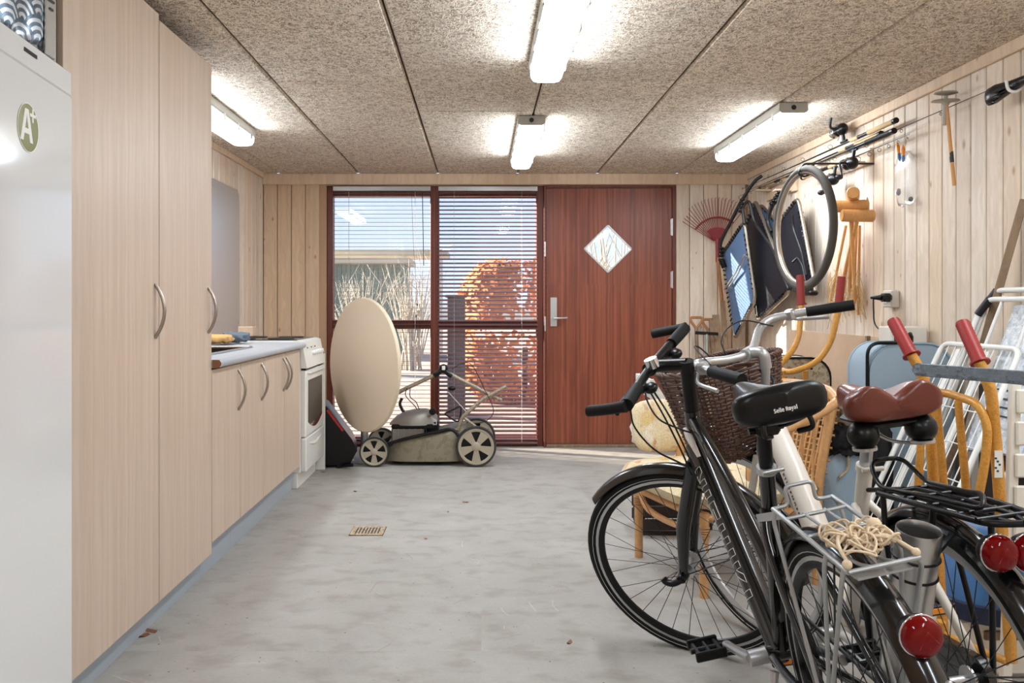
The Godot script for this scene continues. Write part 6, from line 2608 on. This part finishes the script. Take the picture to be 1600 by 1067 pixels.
func build_loungers() -> void:
	var t := thing("folded_sunbed", "folded blue canvas sunbed with sunlight stripes hanging next to the rake", "sunbed", V(1.98, 1.0, 6.2), "folded sunbeds on the wall")
	lounger_panel(t, [at(1163, 345, 6.0), at(1129, 396, 6.42), at(1148, 530, 6.42), at(1181, 468, 5.95)], M.blue_canvas, M.nickel)
	lounger_panel(t, [at(1180, 312, 6.12), at(1166, 352, 6.3), at(1184, 502, 6.1), at(1235, 455, 5.5)], M.navy_canvas, M.nickel)
	var b := world_mb(t)
	b.tube(curve([at(1128, 398, 6.38), at(1126, 380, 6.38), at(1140, 350, 6.3), at(1158, 315, 6.2), at(1178, 285, 6.1), at(1190, 275, 6.05)]), 0.013, 8)
	part("folded_leg", b, M.dark_metal, t)
	b = world_mb(t)
	b.tube(bent([at(1163, 350, 5.95), at(1160, 322, 6.0), at(1170, 312, 6.02), at(1178, 345, 6.0), at(1205, 385, 5.8), at(1232, 452, 5.45)], 0.04), 0.012, 8)
	part("folded_leg", b, M.dark_metal, t)
	b = world_mb(t)
	for k in 4:
		b.ball(at(1128 - k * 0.5, 388 + k * 6, 6.36), Vector3(0.024, 0.012, 0.02), 8)
		b.ball(at(1157 + k, 330 - k * 6, 6.0), Vector3(0.022, 0.012, 0.02), 8)
	b.tube([at(1127, 405, 6.36), at(1132, 418, 6.36)], 0.022, 8)
	part("ratchet_joint", b, M.black, t)
	b = world_mb(t)
	b.tube(bent([at(1163, 398, 5.93), at(1150, 425, 6.1), at(1132, 452, 6.35)], 0.03), 0.006, 6)
	b.tube(bent([at(1166, 400, 5.93), at(1153, 428, 6.1), at(1134, 456, 6.35)], 0.03), 0.006, 6)
	part("support_wire", b, M.alu, t)
	t = thing("folded_sunbed", "folded dark navy sunbed with black tube frame behind the hanging wheel", "sunbed", V(2.1, 1.0, 5.5), "folded sunbeds on the wall")
	lounger_panel(t, [at(1247, 308, 5.45), at(1214, 352, 5.8), at(1226, 450, 5.65), at(1276, 462, 5.15)], M.navy_canvas, M.nickel)
	lounger_panel(t, [at(1188, 318, 6.18), at(1180, 340, 6.3), at(1214, 436, 5.95), at(1224, 360, 5.9)], M.blue_canvas, M.nickel)
	b = world_mb(t)
	b.tube(bent([at(1238, 335, 5.4), at(1239, 355, 5.42), at(1252, 392, 5.3), at(1260, 430, 5.25)], 0.03), 0.009, 8)
	part("folded_leg", b, M.dark_metal, t)
	b = world_mb(t)
	b.tube(bent([at(1238, 410, 5.4), at(1246, 402, 5.4), at(1254, 415, 5.32), at(1262, 455, 5.22)], 0.03), 0.009, 8)
	part("folded_leg", b, M.dark_metal, t)
	b = world_mb(t)
	b.tube(curve([at(1218, 310, 5.75), at(1206, 322, 5.85), at(1200, 345, 5.9), at(1206, 362, 5.85)]), 0.016, 8)
	part("folded_leg", b, M.dark_metal, t)
	b = world_mb(t)
	for k in 5:
		b.ball(at(1206 + k * 3, 318 - k * 4.5, 5.8), Vector3(0.02, 0.014, 0.02), 8)
	part("ratchet_joint", b, M.black, t)
	b = world_mb(t)
	b.box(at(1266, 458, 5.16), Vector3(0.06, 0.03, 0.12), 0.01)
	part("ratchet_joint", b, M.black, t)


# ---------------------------------------------------------------- stored along the right wall

func rounded_case(t: Node3D, x0: float, x1: float, y0: float, y1: float, d0: float, d1: float, r: float, m: Material, piping: Material) -> void:
	var b := MB.new()
	var c := V((x0 + x1) / 2, (y0 + y1) / 2, (d0 + d1) / 2)
	b.xf = t.transform.affine_inverse() * Transform3D(Basis(), c)
	var poly := rounded(x1 - x0, y1 - y0, r, 6)
	var dz := (d1 - d0) / 2
	b.prism(poly, -dz + 0.012, dz - 0.012, true)
	b.prism(scaled(poly, 0.965), -dz, dz, true)
	part("shell", b, m, t)
	b = MB.new()
	b.xf = t.transform.affine_inverse() * Transform3D(Basis(), c)
	for z in [-dz + 0.01, dz - 0.01]:
		var pts := []
		for p in poly:
			pts.append(Vector3(p.x, p.y, z))
		b.tube(pts, 0.006, 6, true)
	part("piping", b, piping, t)


func scaled(p: PackedVector2Array, s: float) -> PackedVector2Array:
	var q := PackedVector2Array()
	for v in p:
		q.append(v * s)
	return q


func red_grip(t: Node3D, a: Vector3, c: Vector3) -> void:
	var b := world_mb(t)
	var pts := []
	var rs := []
	for k in 31:
		pts.append(a.lerp(c, k / 30.0))
		rs.append(0.0205 if k % 2 == 0 else 0.0188)
	rs[0] = 0.017
	rs[29] = 0.027
	rs[30] = 0.027
	b.tube(pts, rs, 14)
	part("red_grip", b, M.red_grip, t, "ribbed red plastic grip")


func build_stored_things() -> void:
	var b: MB
	var t: Node3D
	# orange handle frame behind the bicycle basket
	t = thing("orange_barrow", "upright orange tube barrow frame with red grips behind the basket", "barrow", at(1235, 580, 4.1) * Vector3(1, 0, 1))
	red_grip(t, at(1250, 430, 4.3), at(1252, 476, 4.28))
	red_grip(t, at(1315, 432, 4.0), at(1310, 482, 4.0))
	b = world_mb(t)
	b.tube(bent([at(1252, 476, 4.28), at(1248, 538, 4.24), at(1214, 575, 4.2), at(1232, 583, 4.1), at(1276, 568, 4.02), at(1299, 535, 4.0), at(1310, 482, 4.0)], 0.12, 6), 0.0145, 12)
	part("handle_tube", b, M.orange, t)
	b = world_mb(t)
	for px in [1222, 1258]:
		var p := at(px, 579, 4.12)
		b.tube([p, Vector3(p.x + 0.05, 0.13, p.z - 0.08)], 0.0145, 10)
	b.tube([at(1222, 579, 4.12) * Vector3(1, 0, 1) + Vector3(0.05, 0.13, -0.08), at(1258, 579, 4.12) * Vector3(1, 0, 1) + Vector3(0.05, 0.13, -0.08)], 0.0145, 10)
	part("frame_tube", b, M.orange, t)
	b = world_mb(t)
	for q in [[1219, 572], [1268, 573], [1281, 562]]:
		b.tube([at(q[0], q[1] + 4, 4.08), at(q[0], q[1] - 6, 4.07)], 0.006, 6)
	part("bolts", b, M.black, t)
	b = MB.new()
	b.xf = Transform3D(Basis(Vector3.RIGHT, PI / 2), Vector3(0.07, 0.13, -0.08))
	b.lathe([Vector2(0.06, -0.02), Vector2(0.115, -0.025), Vector2(0.13, 0.0), Vector2(0.115, 0.025), Vector2(0.06, 0.02), Vector2(0.0, 0.02)], 24)
	part("wheel", b, M.rubber, t)
	# sack truck near the white bicycle
	var dl := 2.52
	var dr := 2.32
	t = thing("sack_truck", "orange tubular sack truck with red grips beside the white bicycle", "sack truck", V(1.40, 0, 2.42))
	red_grip(t, at(1395, 500, dl + 0.1), at(1425, 556, dl + 0.02))
	red_grip(t, at(1503, 503, dr + 0.1), at(1532, 568, dr + 0.02))
	for q in [[1424, 554, 1445, 592, 1452, 650, 1459, 760, dl], [1530, 566, 1548, 605, 1556, 690, 1563, 790, dr]]:
		b = world_mb(t)
		var p2 := at(q[6], q[7], q[8])
		var p3 := at(q[4], q[5], q[8])
		var low := p2 + (p2 - p3).normalized() * ((p2.y - 0.16) / (p3.y - p2.y) * p3.distance_to(p2))
		b.tube(bent([at(q[0], q[1], q[8] + 0.02), at(q[2], q[3], q[8]), p3, p2, low], 0.08, 6), 0.0155, 12)
		part("side_tube", b, M.orange, t)
	b = world_mb(t)
	b.tube(bent([at(1446, 612, dl - 0.02), at(1480, 614, dl - 0.06), at(1528, 630, dr + 0.02), at(1544, 665, dr - 0.01), at(1540, 720, dr - 0.01), at(1524, 800, dr)], 0.12, 7), 0.012, 10)
	part("arched_tube", b, M.orange, t)
	for q in [[1443, 624, 1434, 770, dl - 0.02], [1463, 618, 1476, 772, dl - 0.05], [1497, 626, 1511, 780, dr + 0.08]]:
		b = world_mb(t)
		var a := at(q[0], q[1], q[4])
		var e := at(q[2], q[3], q[4])
		b.tube([a, e], [0.0105, 0.0115], 10)
		part("spindle", b, M.orange, t)
	b = world_mb(t)
	b.tube([at(1460, 776, dl), at(1434, 772, dl - 0.02), at(1511, 782, dr + 0.08), at(1526, 790, dr), at(1563, 790, dr)], 0.011, 8)
	part("cross_tube", b, M.orange, t)
	b = world_mb(t)
	b.bar(at(1430, 577, 2.36), at(1432, 577, 2.36) + V(0.24, -0.005, -0.42), 0.036, 0.006, Vector3.UP, 0.002)
	b.tube([at(1436, 577, 2.365), at(1436, 577, 2.345)], 0.018, 16)
	part("steel_stay", b, M.blue_steel, t, "flat grey steel bar with rounded end")
	b = world_mb(t)
	b.tube([at(1459, 800, dl) * Vector3(1, 0, 1) + Vector3(0.02, 0.16, 0), at(1563, 800, dr) * Vector3(1, 0, 1) + Vector3(0.02, 0.16, 0)], 0.012, 8)
	b.box(V(1.36, 0.012, 2.5), Vector3(0.28, 0.012, 0.2), 0.003)
	b.tube([V(1.34, 0.02, 2.5), V(1.36, 0.22, 2.46)], 0.014, 8)
	part("toe_plate", b, M.orange, t)
	b = world_mb(t)
	b.box(at(1560, 725, dr - 0.017), Vector3(0.022, 0.075, 0.002), 0.0)
	part("sticker", b, M.white_plastic, t)
	b = world_mb(t)
	for k in 5:
		b.box(at(1556 + (k % 3) * 3, 716 + k * 5, dr - 0.0185), Vector3(0.006, 0.005, 0.001), 0.0)
	part("sticker_print", b, M.ink, t)
	# canvas trunk, board and blue suitcase
	t = thing("canvas_trunk", "old beige canvas suitcase with dark leather edge under the orange frame", "suitcase", V(1.6, 0, 4.38))
	rounded_case(t, 1.40, 1.80, 0.0, 0.885, 4.28, 4.5, 0.1, M.tan_canvas, M.coat)
	t = thing("plywood_board", "pale plywood board leaning behind the blue suitcase", "board", V(1.98, 0, 4.45))
	b = world_mb(t)
	b.bar(V(1.86, 0.0, 4.62), V(1.98, 1.0, 4.68), 0.46, 0.016, V(1, -0.1, -0.55), 0.001)
	part("sheet", b, M.ply, t)
	b = world_mb(t)
	b.bar(V(2.10, 0.62, 4.52), V(2.11, 0.99, 4.54), 0.02, 0.02, V(1, 0, 0))
	part("batten", b, M.old_wood, t)
	t = thing("blue_suitcase", "light blue soft suitcase with a dark piped edge behind the brown saddle", "suitcase", V(1.88, 0, 3.83))
	rounded_case(t, 1.735, 2.12, 0.0, 0.985, 3.73, 3.94, 0.12, M.sky_suitcase, M.sky_suitcase)
	b = world_mb(t)
	b.tube(bent([V(1.80, 0.004, 3.735), V(1.733, 0.004, 3.735), V(1.733, 0.987, 3.735), V(1.86, 0.987, 3.735), V(1.90, 0.987, 3.75)], 0.12, 8), 0.008, 8)
	part("edge_piping", b, M.black, t)
	b = world_mb(t)
	b.box(V(1.95, 1.0, 3.84), Vector3(0.07, 0.05, 0.06), 0.01)
	part("handle", b, M.black, t)
	t = thing("blue_bag", "worn blue denim holdall on the floor under the dark coat", "bag", V(1.55, 0, 3.60))
	b = world_mb(t)
	crumple(b, V(1.555, 0.305, 3.60), Vector3(0.095, 0.305, 0.085), 31, 0.14, 26)
	part("fabric", b, M.sky_suitcase, t)
	b = world_mb(t)
	b.tube(curve([V(1.51, 0.55, 3.52), V(1.515, 0.60, 3.51), V(1.57, 0.60, 3.51), V(1.58, 0.55, 3.52)]), 0.012, 8)
	part("handle", b, M.black, t)
	t = thing("dark_coat", "black coat with a brown fur collar slung over the blue bag", "coat", V(1.57, 0.5, 3.57))
	b = world_mb(t)
	crumple(b, V(1.565, 0.60, 3.575), Vector3(0.10, 0.09, 0.10), 41, 0.35, 44)
	crumple(b, V(1.685, 0.37, 3.56), Vector3(0.06, 0.31, 0.08), 43, 0.3, 40)
	part("cloth", b, M.coat, t)
	b = world_mb(t)
	crumple(b, V(1.57, 0.68, 3.55), Vector3(0.09, 0.045, 0.07), 45, 0.5, 40)
	crumple(b, V(1.525, 0.71, 3.61), Vector3(0.05, 0.04, 0.06), 46, 0.5, 40)
	part("fur_collar", b, M.fur, t)
	t = thing("grey_strap", "small grey webbing strap hanging over the blue bag", "strap", V(1.52, 0.45, 3.5))
	b = world_mb(t)
	b.tube(curve([V(1.545, 0.53, 3.505), V(1.54, 0.47, 3.50), V(1.505, 0.43, 3.50)]), 0.012, 8, false, true, 0.4)
	part("webbing", b, M.tan_canvas, t)
	t = thing("dark_box", "added dark brown box standing in for shade behind the white wire rack", "box", V(2.08, 0, 3.15))  # added box, its dark colour makes the shaded gaps behind the rack
	b = world_mb(t)
	b.box(V(2.085, 0.42, 3.15), Vector3(0.16, 0.84, 0.42), 0.006)
	part("carton", b, M.dark_box, t)
	b = world_mb(t)
	b.box(V(2.004, 0.42, 3.15), Vector3(0.003, 0.84, 0.05), 0.0)
	part("tape", b, M.old_wood, t)
	# white wire rack leaning on the wall
	t = thing("wire_rack", "white wire shelf rack leaning against the right wall behind the sack truck", "rack", V(1.7, 0, 3.15))
	var P := func(u: float, v: float, out := 0.0) -> Vector3:
		# u along the wall (0 far), v from the top edge down
		return V(1.96 - 0.56 * v - out, 0.995 * (1.0 - v), lerpf(3.53, 3.02, u) - 0.18 * v)
	b = world_mb(t)
	b.tube(bent([P.call(0, 1), P.call(0, 0), P.call(1, 0), P.call(1, 1)], 0.05), 0.0105, 10)
	part("outer_frame", b, M.white_paint, t)
	for k in 9:
		b = world_mb(t)
		var u := 0.1 + 0.8 * k / 8.0
		b.tube([P.call(u, 0.0), P.call(u, 0.95)], 0.0024, 5)
		part("wire", b, M.white_paint, t)
	for k in 8:
		b = world_mb(t)
		var v := 0.12 + 0.82 * k / 7.0
		b.tube([P.call(0, v), P.call(1, v)], 0.0024, 5)
		part("wire", b, M.white_paint, t)
	for u in [0.22, 0.6]:
		b = world_mb(t)
		b.bar(P.call(u, 0.02, -0.012), P.call(u, 0.96, -0.012), 0.03, 0.012, V(0, 0, 1), 0.002)
		part("support_bar", b, M.white_paint, t)
	t = thing("clothes_airer", "white tubular clothes airer folded flat against the right wall", "clothes airer", V(1.8, 0, 3.1))
	var Q := func(u: float, v: float, out := 0.0) -> Vector3:
		return V(2.085 - 0.5 * v - out, 1.215 * (1.0 - v), lerpf(3.40, 2.75, u) - 0.05 * v)
	for k in 2:
		b = world_mb(t)
		var off := 0.024 * k
		b.tube(bent([Q.call(0.02 * k, 1, off), Q.call(0.02 * k, 0.03 * k, off), Q.call(1, 0.03 * k, off), Q.call(1, 1, off)], 0.07), 0.011, 10)
		part("tube_frame", b, M.white_plastic, t)
		b = world_mb(t)
		b.tube([Q.call(0.02 * k, 0.05 + 0.03 * k, off + 0.002), Q.call(0.06 + 0.02 * k, 0.03 * k, off + 0.002)], 0.016, 8)
		part("corner_joint", b, M.dark_metal, t)
	for k in 3:
		b = world_mb(t)
		b.tube([Q.call(0.2 + k * 0.3, 0.02, 0.02), Q.call(0.2 + k * 0.3, 0.98, 0.02)], 0.007, 8)
		part("rail", b, M.white_plastic, t)
	# old pole, wrapped panel
	b = MB.new()
	var pa := on_x(1600, 312, 2.16)
	b.bar(Vector3.ZERO, pa - V(1.87, 0, 3.56), 0.055, 0.03, V(0.6, 0, 1), 0.003)
	var o := solid("old_plank", b, M.old_wood, "weathered grey-brown plank leaning against the right wall", "plank")
	o.position = V(1.87, 0, 3.56)
	t = thing("wrapped_panel", "panel wrapped in crinkled clear film with printed lines", "panel", V(1.9, 0.62, 2.95))
	b = world_mb(t)
	var w0 := V(2.09, 1.17, 3.24)
	var w1 := V(1.86, 0.62, 3.18)
	b.bar(w1 + V(0, 0, -0.2), w0 + V(0, 0, -0.2), 0.4, 0.02, V(0, 0, 1), 0.003)
	part("sheet", b, M.wrap, t)
	b = world_mb(t)
	for k in 6:
		var c := w0.lerp(w1, 0.50 + k * 0.055) + V(-0.012, 0.006, -0.13 - 0.02 * (k % 2))
		b.bar(c + V(0, 0, 0.07 - 0.01 * (k % 3)), c + V(0, 0, -0.07), 0.006, 0.001, (w1 - w0).normalized())
	part("print", b, M.ink, t)
	# white carton behind the grips
	b = MB.new()
	b.box(Vector3(0, 0.56, 0), Vector3(0.22, 1.12, 0.16), 0.006)
	o = solid("white_carton", b, M.white_box, "tall pale carton with ribbed top behind the red grips", "carton")
	o.position = V(2.06, 0, 4.07)
	o.scale = Vector3(0.8, 0.94, 0.8)
	# louvred white panel
	t = thing("slatted_panel", "white slatted garden chair back standing at the wall end", "panel", V(1.70, 0.0, 2.45))
	for e in [0, 1]:
		b = world_mb(t)
		b.bar(V(1.545 + 0.34 * e, 0.0, 2.455), V(1.575 + 0.34 * e, 0.93, 2.455), 0.03, 0.02, V(1, 0, 0), 0.003)
		part("stile", b, M.white_box, t)
	for k in range(4, 9):
		b = world_mb(t)
		b.box(V(1.72 + 0.0025 * k, 0.12 + k * 0.094, 2.44), Vector3(0.34, 0.07, 0.014), 0.004)
		part("slat", b, M.white_box, t)
	# blue tub upside down on a white box
	t = thing("white_crate", "white plastic crate on the floor behind the rear bicycle wheel", "crate", V(1.64, 0, 2.66))
	b = world_mb(t)
	b.box(V(1.66, 0.09, 2.66), Vector3(0.40, 0.18, 0.15), 0.012)
	part("body", b, M.white_box, t)
	b = world_mb(t)
	b.box(V(1.62, 0.13, 2.582), Vector3(0.12, 0.03, 0.012), 0.004)
	part("grip", b, M.old_wood, t)
	t = thing("blue_tub", "shiny blue plastic tub with navy rim standing on the white crate", "tub", V(1.62, 0.18, 2.66))
	b = MB.new()
	b.lathe([Vector2(0.0, 0.275), Vector2(0.09, 0.272), Vector2(0.12, 0.25), Vector2(0.145, 0.055)], 30)
	part("bowl", b, M.blue_tub, t)
	b = MB.new()
	b.lathe([Vector2(0.145, 0.055), Vector2(0.154, 0.05), Vector2(0.156, 0.0), Vector2(0.145, 0.0)], 30)
	part("rim", b, M.navy_tub, t)


func build_floor_bits() -> void:
	# drain
	var dc := at(575, 830, 4.26)
	var t := thing("floor_drain", "small square floor drain grate set in the concrete", "drain", V(dc.x, 0.0, 4.26))
	var b := MB.new()
	b.tube([Vector3(-0.085, 0.001, -0.085), Vector3(0.085, 0.001, -0.085), Vector3(0.085, 0.001, 0.085), Vector3(-0.085, 0.001, 0.085)], 0.003, 4, true)
	part("frame", b, M.old_wood, t)
	b = MB.new()
	b.box(Vector3(0, 0.0005, 0), Vector3(0.165, 0.001, 0.165))
	part("well", b, M.ink, t)
	for k in 9:
		b = MB.new()
		b.box(Vector3(-0.064 + k * 0.016, 0.003, 0), Vector3(0.009, 0.004, 0.12), 0.001)
		part("bar", b, M.tan_canvas, t)
	b = MB.new()
	for e in [-1, 1]:
		b.box(Vector3(0, 0.003, e * 0.071), Vector3(0.165, 0.004, 0.022), 0.001)
		b.box(Vector3(e * 0.076, 0.003, 0), Vector3(0.015, 0.004, 0.12), 0.001)
	part("grate_border", b, M.tan_canvas, t)
	# dry leaves blown in
	var spots := [[727, 785, 0.02], [890, 1004, 0.018], [238, 986, 0.03], [225, 993, 0.025], [665, 842, 0.014], [555, 768, 0.014], [700, 800, 0.012], [505, 738, 0.02]]
	var i := 0
	for s in spots:
		var d: float = FOCAL * EYE / (s[1] - 479.0)
		b = MB.new()
		var n := 7
		var pts := []
		for k in n:
			var a := TAU * k / n
			pts.append(Vector3(cos(a) * s[2] * (1.0 if k % 2 == 0 else 0.7), 0.002 + 0.004 * sin(a * 2 + i), sin(a) * s[2] * 0.55))
		for k in n:
			b.tri(Vector3(0, 0.005, 0), pts[k], pts[(k + 1) % n], Vector3.UP, Vector3.UP, Vector3.UP)
			b.tri(Vector3(0, 0.003, 0), pts[k] - Vector3(0, 0.0015, 0), pts[(k + 1) % n] - Vector3(0, 0.0015, 0), Vector3.DOWN, Vector3.DOWN, Vector3.DOWN)
		var o := solid("dry_leaf", b, M.laminate_edge, ["dry brown leaf alone on the floor before the mower", "dry brown leaf beside the black bicycle wheel", "larger dry leaf by the tall cabinet plinth", "dry leaf crumb next to the larger one by the plinth", "tiny dry leaf beside the floor drain", "tiny dry leaf between drain and mower", "tiny dry leaf in front of the mower deck", "dry leaf at the foot of the cooker"][i], "leaf", "dry leaves on the floor")
		o.position = at(s[0], s[1], d) * Vector3(1, 0, 1)
		o.rotation.y = i * 1.3
		i += 1
